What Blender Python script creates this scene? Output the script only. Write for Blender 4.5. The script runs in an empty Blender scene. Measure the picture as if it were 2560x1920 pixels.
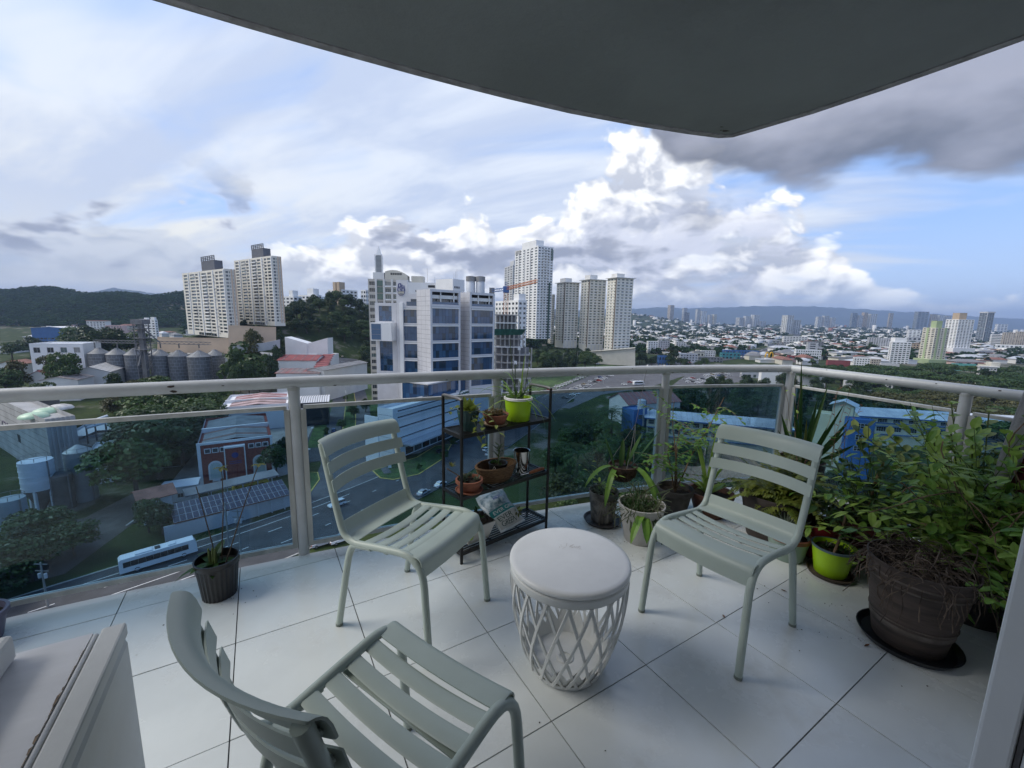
import bpy, math, random
import numpy as np
from mathutils import Vector, Matrix

# ---------------------------------------------------------------- camera
SC = bpy.context.scene
EYE = Vector((0.0, 0.0, 1.44))          # metres; the balcony floor is z = 0
PITCH, ROLL, FPX = math.radians(9.1), math.radians(1.15), 1040.0
FWD = Vector((0, math.cos(PITCH), -math.sin(PITCH)))
_r0 = Vector((1, 0, 0)); _u0 = _r0.cross(FWD)
RGT = _r0 * math.cos(ROLL) + _u0 * math.sin(ROLL)
UPV = -_r0 * math.sin(ROLL) + _u0 * math.cos(ROLL)
camd = bpy.data.cameras.new('camera')
camd.sensor_width = 36.0
camd.lens = 36.0 * FPX / 2560.0
camd.clip_start = 0.02
camd.clip_end = 60000
cam = bpy.data.objects.new('camera', camd)
SC.collection.objects.link(cam)
cam.matrix_world = Matrix(((RGT.x, UPV.x, -FWD.x, EYE.x), (RGT.y, UPV.y, -FWD.y, EYE.y),
                           (RGT.z, UPV.z, -FWD.z, EYE.z), (0, 0, 0, 1)))
SC.camera = cam
SC.view_settings.view_transform = 'Standard'
SC.view_settings.look = 'None'
SC.view_settings.exposure = 1.1
SC.view_settings.gamma = 1.0
SC.cycles.use_denoising = True
SC.cycles.max_bounces = 8
SC.cycles.diffuse_bounces = 3
SC.cycles.glossy_bounces = 3
SC.cycles.transmission_bounces = 4
SC.cycles.transparent_max_bounces = 12
SC.cycles.volume_bounces = 0
SC.cycles.caustics_reflective = False
SC.cycles.caustics_refractive = False

def sight(px, py):
    """direction of the sight line through a point of the photograph (2560 x 1920)"""
    return RGT * ((px - 1280) / FPX) - UPV * ((py - 960) / FPX) + FWD

def G(px, py, z=0.0):
    """survey: where that sight line meets the level z"""
    d = sight(px, py)
    return EYE + d * ((z - EYE.z) / d.z)

def AT(px, py, dist):
    """survey: the point on that sight line at ground distance dist along y"""
    d = sight(px, py)
    return EYE + d * (dist / d.y)

# ---------------------------------------------------------------- node helper
class X:
    """tiny expression wrapper round shader nodes"""
    def __init__(s, nt, sock): s.nt, s.s = nt, sock
    def _m(s, op, *a, clamp=False):
        n = s.nt.nodes.new('ShaderNodeMath'); n.operation = op; n.use_clamp = clamp
        for i, v in enumerate((s,) + a):
            if isinstance(v, X): s.nt.links.new(v.s, n.inputs[i])
            else: n.inputs[i].default_value = v
        return X(s.nt, n.outputs[0])
    def __add__(s, o): return s._m('ADD', o)
    __radd__ = __add__
    def __sub__(s, o): return s._m('SUBTRACT', o)
    def __rsub__(s, o): return (s * -1.0) + o
    def __mul__(s, o): return s._m('MULTIPLY', o)
    __rmul__ = __mul__
    def __truediv__(s, o): return s._m('DIVIDE', o)
    def mn(s, o): return s._m('MINIMUM', o)
    def mx(s, o): return s._m('MAXIMUM', o)
    def pw(s, o): return s._m('POWER', o)
    def sat(s): return s._m('ADD', 0.0, clamp=True)
    def step(s, a, b):
        n = s.nt.nodes.new('ShaderNodeMapRange'); n.interpolation_type = 'SMOOTHSTEP'
        s.nt.links.new(s.s, n.inputs[0])
        for i, v in ((1, a), (2, b)):
            if isinstance(v, X): s.nt.links.new(v.s, n.inputs[i])
            else: n.inputs[i].default_value = v
        return X(s.nt, n.outputs[0])

def curve(x, pts, lo, hi, vlo, vhi):
    """float curve through (x, value) points"""
    n = x.nt.nodes.new('ShaderNodeFloatCurve')
    x.nt.links.new(((x - lo) / (hi - lo)).s, n.inputs['Value'])
    c = n.mapping.curves[0]
    q = [((a - lo) / (hi - lo), (v - vlo) / (vhi - vlo)) for a, v in pts]
    c.points[0].location = q[0]; c.points[1].location = q[-1]
    for a in q[1:-1]: c.points.new(*a)
    n.mapping.update()
    return X(x.nt, n.outputs[0]) * (vhi - vlo) + vlo

def vec(nt, a, b, c):
    n = nt.nodes.new('ShaderNodeCombineXYZ')
    for i, v in enumerate((a, b, c)):
        if isinstance(v, X): nt.links.new(v.s, n.inputs[i])
        else: n.inputs[i].default_value = v
    return X(nt, n.outputs[0])

def noise(v, scale, detail=5, rough=.5, dist=0.0, lac=2.0, dim='3D'):
    n = v.nt.nodes.new('ShaderNodeTexNoise'); n.noise_dimensions = dim
    v.nt.links.new(v.s, n.inputs['Vector'])
    n.inputs['Scale'].default_value = scale; n.inputs['Detail'].default_value = detail
    n.inputs['Roughness'].default_value = rough; n.inputs['Distortion'].default_value = dist
    n.inputs['Lacunarity'].default_value = lac
    return X(v.nt, n.outputs['Fac'])

def mixc(nt, f, a, b):
    n = nt.nodes.new('ShaderNodeMix'); n.data_type = 'RGBA'
    for i, v in ((0, f), (6, a), (7, b)):
        if isinstance(v, X): nt.links.new(v.s, n.inputs[i])
        elif i == 0: n.inputs[i].default_value = v
        else: n.inputs[i].default_value = (*v, 1)
    return X(nt, n.outputs[2])

# ---------------------------------------------------------------- world: evening cloud deck
SUN_EL, SUN_AZ = math.radians(46), math.radians(-92)     # azimuth clockwise from +y (ahead)
W = bpy.data.worlds.new('World'); SC.world = W; W.use_nodes = True
W.cycles.sampling_method = 'MANUAL'; W.cycles.sample_map_resolution = 512
nt = W.node_tree; nt.nodes.clear()
def build_sky():
    out = nt.nodes.new('ShaderNodeOutputWorld'); bg = nt.nodes.new('ShaderNodeBackground')
    nt.links.new(bg.outputs[0], out.inputs[0])
    bg.inputs[1].default_value = 0.071
    sky = nt.nodes.new('ShaderNodeTexSky'); sky.sky_type = 'NISHITA'; sky.sun_disc = False
    sky.sun_elevation = SUN_EL; sky.sun_rotation = SUN_AZ
    sky.altitude = 60; sky.air_density = 1.0; sky.dust_density = 1.6; sky.ozone_density = 2.0
    tc = nt.nodes.new('ShaderNodeTexCoord'); sp = nt.nodes.new('ShaderNodeSeparateXYZ')
    nt.links.new(tc.outputs['Generated'], sp.inputs[0])
    x, y, z = (X(nt, sp.outputs[i]) for i in range(3))
    az = x._m('ARCTAN2', y) * 57.2958
    el = z._m('ARCSINE') * 57.2958
    zc = z.mx(0.0)
    blue = X(nt, sky.outputs[0])
    # paler towards the horizon
    base = mixc(nt, zc.step(0.26, 0.0) * .45, mixc(nt, .6, blue, (2.5, 4.4, 8.8)), (5.6, 6.6, 8.2))
    n2 = lambda a, b, sc, d, r=.5: noise(vec(nt, a, b, 0.0), sc, d, r, dim='2D')
    # --- high thin veil: long streaks of ice cloud, opener to the right
    k = (zc + .16).pw(-1.0)
    px, py = x * k, y * k
    ca, sa = math.cos(math.radians(28)), math.sin(math.radians(28))
    sx, sy = px * ca - py * sa, px * sa + py * ca
    warp = n2(px, py, 1.1, 1)
    st = n2(sx * .42 + warp * .5, sy * 1.15 + warp * .5, 1.7, 4, .55)
    openness = az.step(8, 50) * .20 + el.step(30, 8) * az.step(20, 48) * .10
    vm = (st * .75 + warp * .25 - openness).step(.20, .50)
    veilcol = mixc(nt, az.step(-5, -50) * el.step(22, 5), (5.9, 6.35, 7.05), (7.4, 7.2, 6.3))
    streak = n2(sx * .5 + 3.3 + warp * .3, sy * 1.4, 1.3, 5, .58).step(.36, .64)
    veilcol = mixc(nt, streak * (el.step(2, 12) * .55 + .25), veilcol, (3.8, 4.45, 5.9))
    c1 = mixc(nt, vm * .93, base, veilcol)
    # --- cumulus banks standing on the horizon
    cx, cy = az * .030, el * .046
    wv = n2(cx, cy, 2.2, 2)
    def billow(dy, dx=0.0):
        a, b = cx + dx + wv * .22, cy + dy + wv * .14
        p = vec(nt, a, b, 0.0)
        v = nt.nodes.new('ShaderNodeTexVoronoi'); v.voronoi_dimensions = '2D'; v.feature = 'F1'; v.inputs['Scale'].default_value = 4.4
        v.inputs['Detail'].default_value = 2.6; v.inputs['Roughness'].default_value = .52; v.inputs['Lacunarity'].default_value = 2.3
        v.normalize = True
        nt.links.new(p.s, v.inputs['Vector'])
        return noise(p, 1.7, 2, .5, dim='2D') * .5 + (X(nt, v.outputs['Distance']) * -1.0 + .60) * .9
    top = curve(az, [(-180, 8), (-120, 10), (-80, 9), (-52, 8.8), (-39, 10.2), (-34, 7.4), (-25, 9.0), (-19, 11.0), (-10, 12), (-4, 12.6), (0, 12.5),
                     (3, 15.5), (8, 18.5), (12, 25), (18, 25), (23, 18), (28, 14.5), (32, 12.5), (37, 8.5), (41, 4.0), (52, 2.4), (80, 6), (120, 9), (180, 8)],
                -180, 180, 0, 30)
    n0 = billow(0.0)
    edge = (top - el) / (top * .42 + 2.0)
    dens = edge + (n0 - .50) * 2.3
    m2 = dens.step(.10, .36)
    gaps = n2(az * .05 + 4.0, el * .2, 1.3, 2).step(.36, .52)
    m2 = m2 * (el.step(.2, 5.5) * .55 + .45) * (gaps * .8 + el.step(3, 9) * .5 + az.step(-40, -20) * az.step(34, 18) * .4).sat()
    lit = ((n0 - billow(.075, -.02)) * 5.6 + .36).sat()
    lit = (lit * .75 + edge.step(1.1, .1) * .30).sat()
    shade = mixc(nt, lit, (3.5, 3.8, 4.6), (9.9, 9.85, 9.6))
    # the left bank is greyer and softer
    shade = mixc(nt, az.step(-22, -38) * .72, shade, (3.3, 3.8, 4.7))
    c2 = mixc(nt, m2 * .96, c1, shade)
    # --- small grey scud in front of the white towers
    n3 = n2(az * .060 + wv * .25 + 1.7, el * .125, 1.5, 4, .56)
    band = el.step(1.5, 6.5) * el.step(17.0, 9.0)
    wide = az.step(-52, -30) * .4 + az.step(-8, 8) * .6
    lump = az.step(10, 16) * az.step(35, 29) * el.step(6.5, 8.5) * el.step(14.5, 12.0)
    m3 = (n3 + (wide - 1.0) * .10 - az.step(29, 40) * .35 + lump * .12).step(.475, .585) * band
    c3 = mixc(nt, m3 * .90, c2, mixc(nt, n3.step(.53, .70), (5.2, 5.5, 6.5), (2.3, 2.55, 3.3)))
    # --- the dark rain shelf high on the right
    n4 = n2(az * .045 + 9.0, el * .10, 1.6, 4, .55)
    low = curve(az, [(-180, 40), (0, 40), (17, 21), (22, 16.6), (31, 14.8), (40, 14.4), (52, 12.6), (75, 16), (110, 26), (140, 40), (180, 40)], -180, 180, 0, 40)
    d4 = (el - low) / 2.6 + (n4 - .5) * 2.8
    m4 = d4.step(-.15, .65) * (el - low).step(26, 8)
    c4 = mixc(nt, m4 * .96, c3, mixc(nt, ((el - low) / 10.0 + (n4 - .5) * 2.4).sat(), (1.25, 1.4, 1.8), (2.9, 3.05, 3.7)))
    # below the horizon: plain ground haze
    fin = mixc(nt, z.step(-.006, -.03), c4, (3.2, 3.6, 4.2))
    nt.links.new(fin.s, bg.inputs[0])
build_sky()

sund = bpy.data.lights.new('sun', 'SUN'); sund.energy = 1.25; sund.angle = math.radians(30)
sund.color = (1.0, .95, .86)
sun = bpy.data.objects.new('sun', sund); SC.collection.objects.link(sun)
_d = Vector((math.sin(SUN_AZ) * math.cos(SUN_EL), math.cos(SUN_AZ) * math.cos(SUN_EL), math.sin(SUN_EL)))
sun.rotation_euler = _d.to_track_quat('Z', 'Y').to_euler()
sun.location = (-60, 0, 60)

# ---------------------------------------------------------------- mesh helper
RND = random.Random(7)
LINK = SC.collection.objects.link

class MB:
    def __init__(s): s.v, s.f, s.m = [], [], []
    def add(s, vs, fs, mi=0):
        b = len(s.v); s.v += [tuple(p) for p in vs]; s.f += [tuple(i + b for i in f) for f in fs]; s.m += [mi] * len(fs)
        return s
    def box(s, x0, x1, y0, y1, z0, z1, mi=0):
        return s.add([(x0, y0, z0), (x1, y0, z0), (x1, y1, z0), (x0, y1, z0), (x0, y0, z1), (x1, y0, z1), (x1, y1, z1), (x0, y1, z1)],
                     [(3, 2, 1, 0), (4, 5, 6, 7), (0, 1, 5, 4), (1, 2, 6, 5), (2, 3, 7, 6), (3, 0, 4, 7)], mi)
    def bar(s, a, b, w, h, mi=0, up=(0, 0, 1)):
        """rectangular bar from a to b"""
        a, b = Vector(a), Vector(b); d = (b - a).normalized(); u = Vector(up)
        if abs(d.dot(u)) > .98: u = Vector((0, 1, 0))
        r = d.cross(u).normalized() * (w / 2); u = r.cross(d).normalized() * (h / 2)
        return s.add([a - r - u, a + r - u, a + r + u, a - r + u, b - r - u, b + r - u, b + r + u, b - r + u],
                     [(0, 1, 2, 3), (7, 6, 5, 4), (0, 4, 5, 1), (1, 5, 6, 2), (2, 6, 7, 3), (3, 7, 4, 0)], mi)
    def tube(s, pts, r, n=8, mi=0, cap=True):
        pts = [Vector(p) for p in pts]; k = len(pts)
        rs = r if isinstance(r, (list, tuple)) else [r] * k
        vs, fs = [], []; ref = None
        for i, p in enumerate(pts):
            d = (pts[min(i + 1, k - 1)] - pts[max(i - 1, 0)]).normalized()
            if ref is None:
                ref = Vector((0, 0, 1)) if abs(d.z) < .9 else Vector((1, 0, 0))
            a = d.cross(ref).normalized(); b = a.cross(d).normalized(); ref = b
            for j in range(n):
                t = 2 * math.pi * j / n
                vs.append(p + a * (math.cos(t) * rs[i]) + b * (math.sin(t) * rs[i]))
        for i in range(k - 1):
            for j in range(n):
                j2 = (j + 1) % n
                fs.append((i * n + j, i * n + j2, (i + 1) * n + j2, (i + 1) * n + j))
        if cap:
            fs.append(tuple(range(n - 1, -1, -1))); fs.append(tuple(range((k - 1) * n, k * n)))
        return s.add(vs, fs, mi)
    def lathe(s, prof, n=32, c=(0, 0, 0), mi=0, wob=0.0):
        vs, fs = [], []; k = len(prof)
        for j in range(n):
            t = 2 * math.pi * j / n; w = 1 + wob * math.sin(3 * t + 1)
            for r, z in prof: vs.append((c[0] + r * w * math.cos(t), c[1] + r * w * math.sin(t), c[2] + z))
        for j in range(n):
            j2 = (j + 1) % n
            for i in range(k - 1):
                fs.append((j * k + i, j2 * k + i, j2 * k + i + 1, j * k + i + 1))
        ring = prof[0][0] > 1e-5 and prof[-1][0] > 1e-5
        if prof[0][0] > 1e-5 and not ring: fs.append(tuple(j * k for j in range(n - 1, -1, -1)))
        if prof[-1][0] > 1e-5 and not ring: fs.append(tuple(j * k + k - 1 for j in range(n)))
        return s.add(vs, fs, mi)
    def prism(s, poly, z0, z1, mi=0):
        n = len(poly)
        vs = [(p[0], p[1], z0) for p in poly] + [(p[0], p[1], z1) for p in poly]
        fs = [tuple(range(n - 1, -1, -1)), tuple(range(n, 2 * n))] + [(i, (i + 1) % n, n + (i + 1) % n, n + i) for i in range(n)]
        return s.add(vs, fs, mi)
    def sweep(s, loop, frames, mi=0):
        """closed 2-D loop carried through frames (origin, ex, ey)"""
        n, k = len(loop), len(frames); vs, fs = [], []
        for o, ex, ey in frames:
            for a, b in loop: vs.append(Vector(o) + Vector(ex) * a + Vector(ey) * b)
        for i in range(k - 1):
            for j in range(n):
                j2 = (j + 1) % n
                fs.append((i * n + j, i * n + j2, (i + 1) * n + j2, (i + 1) * n + j))
        fs.append(tuple(range(n - 1, -1, -1))); fs.append(tuple(range((k - 1) * n, k * n)))
        return s.add(vs, fs, mi)
    def mesh(s, name, mats, smooth=False):
        me = bpy.data.meshes.new(name); me.from_pydata(s.v, [], s.f)
        if not isinstance(mats, (list, tuple)): mats = [mats]
        for m in mats: me.materials.append(m)
        if len(mats) > 1: me.polygons.foreach_set('material_index', s.m)
        if smooth:
            me.polygons.foreach_set('use_smooth', [True] * len(me.polygons))
            if smooth is not True: me.set_sharp_from_angle(angle=math.radians(smooth))
        me.update()
        return me
    def build(s, name, mats, parent=None, smooth=False, loc=None, rz=0.0, bevel=0.0):
        return obj(name, s.mesh(name, mats, smooth), parent, loc, rz, bevel)

def obj(name, me, parent=None, loc=None, rz=0.0, bevel=0.0):
    o = bpy.data.objects.new(name, me); LINK(o)
    if parent is not None:
        o.parent = parent; KIDS.setdefault(parent.name, []).append(o)
    if loc is not None: o.location = loc
    if rz: o.rotation_euler = (0, 0, rz)
    if bevel:
        b = o.modifiers.new('bevel', 'BEVEL'); b.width = bevel; b.segments = 2; b.limit_method = 'ANGLE'; b.angle_limit = math.radians(40)
        b.harden_normals = False
    return o

def tag(o, label, cat, group=None, kind=None):
    if label: o['label'] = label
    if cat: o['category'] = cat
    if group: o['group'] = group
    if kind: o['kind'] = kind
    return o

def thing(name, label, cat, loc=(0, 0, 0), rz=0.0, group=None):
    o = bpy.data.objects.new(name, None); o.empty_display_size = .1; LINK(o)
    o.location = loc; o.rotation_euler = (0, 0, rz)
    return tag(o, label, cat, group)

def struct(name, mb, mats, smooth=False, **k):
    o = mb.build(name, mats, None, smooth, **k); o['kind'] = 'structure'; return o

KIDS = {}
def dup(root, loc, rz=None, label=None, scale=None):
    """copy a thing with its parts and their sub-parts (meshes are shared)"""
    r = root.copy(); LINK(r); r.location = loc
    if rz is not None: r.rotation_euler = (0, 0, rz)
    if scale is not None: r.scale = (scale,) * 3 if not isinstance(scale, (tuple, list)) else scale
    if label: r['label'] = label
    for ch in KIDS.get(root.name, ()):
        c = ch.copy(); LINK(c); c.parent = r; KIDS.setdefault(r.name, []).append(c)
        for g in KIDS.get(ch.name, ()):
            d = g.copy(); LINK(d); d.parent = c; KIDS.setdefault(c.name, []).append(d)
    return r

# ---------------------------------------------------------------- materials
MATS = {}
def mat(name, col, rough=.6, metal=0.0, var=0.0, scale=4.0, bump=0.0, bscale=60.0, col2=None, spec=None, coat=0.0, detail=5, sub=0.0, stretch=None):
    if name in MATS: return MATS[name]
    m = bpy.data.materials.new(name); m.use_nodes = True; t = m.node_tree
    p = t.nodes['Principled BSDF']
    p.inputs['Base Color'].default_value = (*col, 1); p.inputs['Roughness'].default_value = rough; p.inputs['Metallic'].default_value = metal
    if spec is not None: p.inputs['Specular IOR Level'].default_value = spec
    if coat: p.inputs['Coat Weight'].default_value = coat
    if sub:
        p.inputs['Subsurface Weight'].default_value = 0
    if var or bump or col2:
        tc = t.nodes.new('ShaderNodeTexCoord'); v = X(t, tc.outputs['Object'])
        if stretch:
            mp = t.nodes.new('ShaderNodeMapping'); t.links.new(tc.outputs['Object'], mp.inputs[0]); mp.inputs['Scale'].default_value = stretch
            v = X(t, mp.outputs[0])
        if var or col2:
            n = noise(v, scale, detail, .6)
            a = tuple(max(0, c * (1 - var)) for c in col); b = col2 or tuple(min(1, c * (1 + var)) for c in col)
            c = mixc(t, n.step(.32, .68), a, b)
            t.links.new(c.s, p.inputs['Base Color'])
            r = n * .16 + (rough - .08); t.links.new(r.s, p.inputs['Roughness'])
        if bump:
            n2 = noise(v, bscale, 4, .6)
            b = t.nodes.new('ShaderNodeBump'); b.inputs['Strength'].default_value = bump; b.inputs['Distance'].default_value = .02
            t.links.new(n2.s, b.inputs['Height']); t.links.new(b.outputs[0], p.inputs['Normal'])
    MATS[name] = m
    return m

def leafmat(name, col, col2, rough=.45, scale=1.5, trans=.25):
    """leaf: diffuse + gloss with light passing through, colour varies from plant to plant and clump to clump"""
    if name in MATS: return MATS[name]
    m = bpy.data.materials.new(name); m.use_nodes = True; t = m.node_tree; p = t.nodes['Principled BSDF']
    tc = t.nodes.new('ShaderNodeTexCoord'); oi = t.nodes.new('ShaderNodeObjectInfo')
    g = t.nodes.new('ShaderNodeNewGeometry')
    n = noise(X(t, tc.outputs['Object']), scale, 3, .6)
    isl = X(t, g.outputs['Random Per Island'])
    f = (n.step(.3, .7) * .55 + isl * .30 + X(t, oi.outputs['Random']) * .25).sat()
    c = mixc(t, f, col, col2)
    t.links.new(c.s, p.inputs['Base Color']); p.inputs['Roughness'].default_value = rough
    p.inputs['Specular IOR Level'].default_value = .35 if rough < .8 else .05
    tr = t.nodes.new('ShaderNodeBsdfTranslucent'); t.links.new(c.s, tr.inputs[0])
    mx = t.nodes.new('ShaderNodeMixShader'); mx.inputs[0].default_value = trans
    t.links.new(p.outputs[0], mx.inputs[1]); t.links.new(tr.outputs[0], mx.inputs[2])
    t.links.new(mx.outputs[0], t.nodes['Material Output'].inputs[0])
    MATS[name] = m
    return m

def glassmat(name, tint, rough=0.0, refl=1.0):
    """thin clear pane: straight-through tint with a fresnel reflection"""
    m = bpy.data.materials.new(name); m.use_nodes = True; t = m.node_tree; t.nodes.remove(t.nodes['Principled BSDF'])
    tr = t.nodes.new('ShaderNodeBsdfTransparent'); tr.inputs[0].default_value = (*tint, 1)
    gl = t.nodes.new('ShaderNodeBsdfGlossy'); gl.inputs['Roughness'].default_value = rough
    fr = t.nodes.new('ShaderNodeFresnel'); fr.inputs[0].default_value = 1.5
    mx = t.nodes.new('ShaderNodeMixShader')
    t.links.new((X(t, fr.outputs[0]) * refl).s, mx.inputs[0]); t.links.new(tr.outputs[0], mx.inputs[1]); t.links.new(gl.outputs[0], mx.inputs[2])
    t.links.new(mx.outputs[0], t.nodes['Material Output'].inputs[0])
    MATS[name] = m
    return m

# ================================================================ balcony
TILE = .495
GO = Vector((.59, 1.552)); _ga = math.radians(31.4)
GA = Vector((math.cos(_ga), math.sin(_ga))); GB = Vector((-GA.y, GA.x))
def gw(u, v, z=0.0):
    p = GO + GA * (u * TILE) + GB * (v * TILE)
    return Vector((p.x, p.y, z))

M_tile = mat('porcelain_tile', (.635, .668, .668), rough=.24, var=.05, scale=2.2, bump=.03, bscale=9, spec=.55)
def soil_tiles():
    """each tile a touch different, with dusty smears and drip marks"""
    t = M_tile.node_tree; p = t.nodes['Principled BSDF']; old = X(t, p.inputs['Base Color'].links[0].from_socket)
    g = t.nodes.new('ShaderNodeNewGeometry'); v = X(t, g.outputs['Position']); oi = X(t, t.nodes.new('ShaderNodeObjectInfo').outputs['Random'])
    a = noise(v, 3.1, 6, .65); b = noise(v, 28, 3, .6); c = mixc(t, oi * .10, old, (.50, .50, .49))
    c = mixc(t, a.step(.52, .74) * .30, c, (.36, .34, .31)); c = mixc(t, (b.step(.66, .76) * a.step(.45, .62)) * .45, c, (.20, .18, .16))
    t.links.new(c.s, p.inputs['Base Color']); t.links.new((a.step(.4, .75) * .22 + .18).s, p.inputs['Roughness'])
soil_tiles()
M_grout = mat('grout', (.10, .10, .11), rough=.9, var=.3, scale=9)
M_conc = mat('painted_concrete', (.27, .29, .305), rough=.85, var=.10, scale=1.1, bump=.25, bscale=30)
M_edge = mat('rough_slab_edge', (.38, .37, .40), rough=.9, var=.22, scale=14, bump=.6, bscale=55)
M_wall = mat('apartment_wall', (.74, .73, .71), rough=.8, var=.05, scale=1.5)
M_rail = mat('grey_powder_coat', (.50, .52, .54), rough=.38, var=.07, scale=7, bump=.05, bscale=120)
M_alu = mat('weathered_aluminium', (.44, .45, .44), rough=.45, metal=.15, var=.16, scale=11, stretch=(1, 1, .25))
M_chip = mat('rust_chip', (.06, .045, .04), rough=.9, var=.5, scale=40)
M_glass = glassmat('tinted_balcony_glass', (.52, .68, .79), 0.0, .5)

def rail_v(u):
    return float(np.interp(u, [-7, -6, -4.67, -3.7, -3.06, -2.31, -1.39, -.32, 1.11, 2.0, 2.93, 3.7, 4.39, 5.27],
                           [3.52, 3.51, 3.47, 3.41, 3.355, 3.285, 3.18, 3.05, 2.83, 2.645, 2.42, 2.19, 1.955, 1.585]))
def smooth_v(u):
    return sum(rail_v(u + d) for d in (-.5, -.25, 0, .25, .5)) / 5 if u < 4.7 else rail_v(u)
UC, VC = 5.27, 1.585                       # railing corner
URX = lambda v: 5.27 - (VC - v) * .135     # right-hand run

# floor slab and tiles
NU = [-6.5 + i * .25 for i in range(46)] + [4.95, 5.22]
outer = [(u, smooth_v(u) - .045) for u in NU] + [(URX(v) - .05, v) for v in (1.4, .5, -.5, -1.5, -3.2)]
poly = outer + [(4.8, -4.2), (-6.5, -4.2)]
mb = MB(); mb.prism([gw(u, v)[:2] for u, v in reversed(poly)][::-1], -.24, -.011)
floor = struct('balcony_floor', mb, M_grout)

def clip(pg, px0, px1, py0, py1):
    for ax, lim, sg in ((0, px0, 1), (0, px1, -1), (1, py0, 1), (1, py1, -1)):
        out = []
        for i in range(len(pg)):
            a, b = pg[i - 1], pg[i]; ia, ib = (a[ax] - lim) * sg >= 0, (b[ax] - lim) * sg >= 0
            if ia != ib:
                t = (lim - a[ax]) / (b[ax] - a[ax]); out.append((a[0] + t * (b[0] - a[0]), a[1] + t * (b[1] - a[1])))
            if ib: out.append(b)
        pg = out
        if len(pg) < 3: return []
    return pg
def clean(pg):
    out = []
    for p in pg:
        if not out or math.hypot(p[0] - out[-1][0], p[1] - out[-1][1]) > 1e-4: out.append(p)
    if len(out) > 2 and math.hypot(out[0][0] - out[-1][0], out[0][1] - out[-1][1]) < 1e-4: out.pop()
    return out
gap = .0045
full = None
for iu in range(-7, 6):
    for iv in range(-5, 4):
        pg = clean(clip(list(poly), iu + gap, iu + 1 - gap, iv + gap, iv + 1 - gap))
        if len(pg) < 3: continue
        c = gw(iu + .5, iv + .5)
        if c.y < -.6: continue
        loc = [((p[0] - iu - .5) * TILE, (p[1] - iv - .5) * TILE) for p in pg]
        if len(pg) == 4 and abs(pg[0][0] - pg[2][0]) > .98 and abs(pg[0][1] - pg[2][1]) > .98:
            if full is None: full = MB().prism(loc, -.011, 0).mesh('tile', M_tile)
            me = full
        else: me = MB().prism(loc, -.011, 0).mesh('tile', M_tile)
        obj('tile', me, floor, (c.x, c.y, RND.uniform(-.0006, .0006)), _ga)

# slab of the balcony above: underside, drip groove and rough outer lip
sl = [(-7, 2.50), (-5, 2.46), (-4, 2.42), (-3.02, 2.385), (-2.6, 2.365), (-2.13, 2.335), (-1.68, 2.30), (-1.16, 2.255), (-.69, 2.205), (-.17, 2.14), (.59, 2.02), (1.44, 1.825), (2.19, 1.61), (2.60, 1.47), (2.66, 1.42)]
sr = [(2.70, 1.2), (2.80, .6), (2.835, 0), (2.84, -.5), (2.83, -1.2), (2.80, -2.2), (2.75, -4.2)]
edge_pts = sl + sr
def inset(pts, d):
    out = []
    for i, p in enumerate(pts):
        a, b = pts[max(i - 1, 0)], pts[min(i + 1, len(pts) - 1)]
        tx, ty = b[0] - a[0], b[1] - a[1]; l = math.hypot(tx, ty)
        out.append((p[0] + ty / l * d, p[1] - tx / l * d))
    return out
mb = MB(); ins = inset(edge_pts, -.115)
mb.prism([gw(u, v)[:2] for u, v in ins + [(-7, -4.2)]][::-1], 2.605, 2.85)
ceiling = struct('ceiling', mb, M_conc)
mb = MB(); a, b = edge_pts, inset(edge_pts, -.085)
for i in range(len(a) - 1):
    q = [a[i], a[i + 1], b[i + 1], b[i]]
    mb.prism([gw(u, v)[:2] for u, v in q][::-1], 2.60, 2.85)
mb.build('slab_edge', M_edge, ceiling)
# drip groove roof
mb = MB(); a2, b2 = inset(edge_pts, -.08), inset(edge_pts, -.12)
for i in range(len(a) - 1): mb.prism([gw(u, v)[:2] for u, v in (a2[i], a2[i + 1], b2[i + 1], b2[i])][::-1], 2.622, 2.84)
mb.build('drip_groove', mat('groove_dark', (.16, .16, .18), rough=.95), ceiling)
mb = MB()
for u, v, r in ((2.50, 1.40, .022), (2.36, 1.36, .010), (2.44, 1.42, .008)):
    p = gw(u, v, 2.603)
    mb.add([(p.x + r * random.Random(i).uniform(.6, 1.5) * math.cos(i * .785), p.y + r * .5 * math.sin(i * .785), 2.6025) for i in range(8)], [tuple(range(7, -1, -1))])
mb.build('stain_spot', M_chip, ceiling)

# the flat's own outer wall behind the viewer, with the door opening we look out of
mb = MB()
def wallbox(u0, u1, z0, z1, v0=-2.35, v1=-2.05, t=mb):
    t.prism([gw(u, v)[:2] for u, v in ((u0, v0), (u1, v0), (u1, v1), (u0, v1))], z0, z1)
wallbox(-34, -4.4, -50, 46); wallbox(-.82, 30, -50, 46); wallbox(-4.4, -.82, 2.56, 46); wallbox(-4.4, -.82, -50, -.25)
wallbox(-34, 30, 2.86, 3.0, -23.6, -2.36); wallbox(-34, 30, -.5, -.26, -23.6, -2.36)
wallbox(-34, 30, -50, 46, -24, -23.6)
struct('apartment_block_wall', mb, M_wall)

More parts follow.
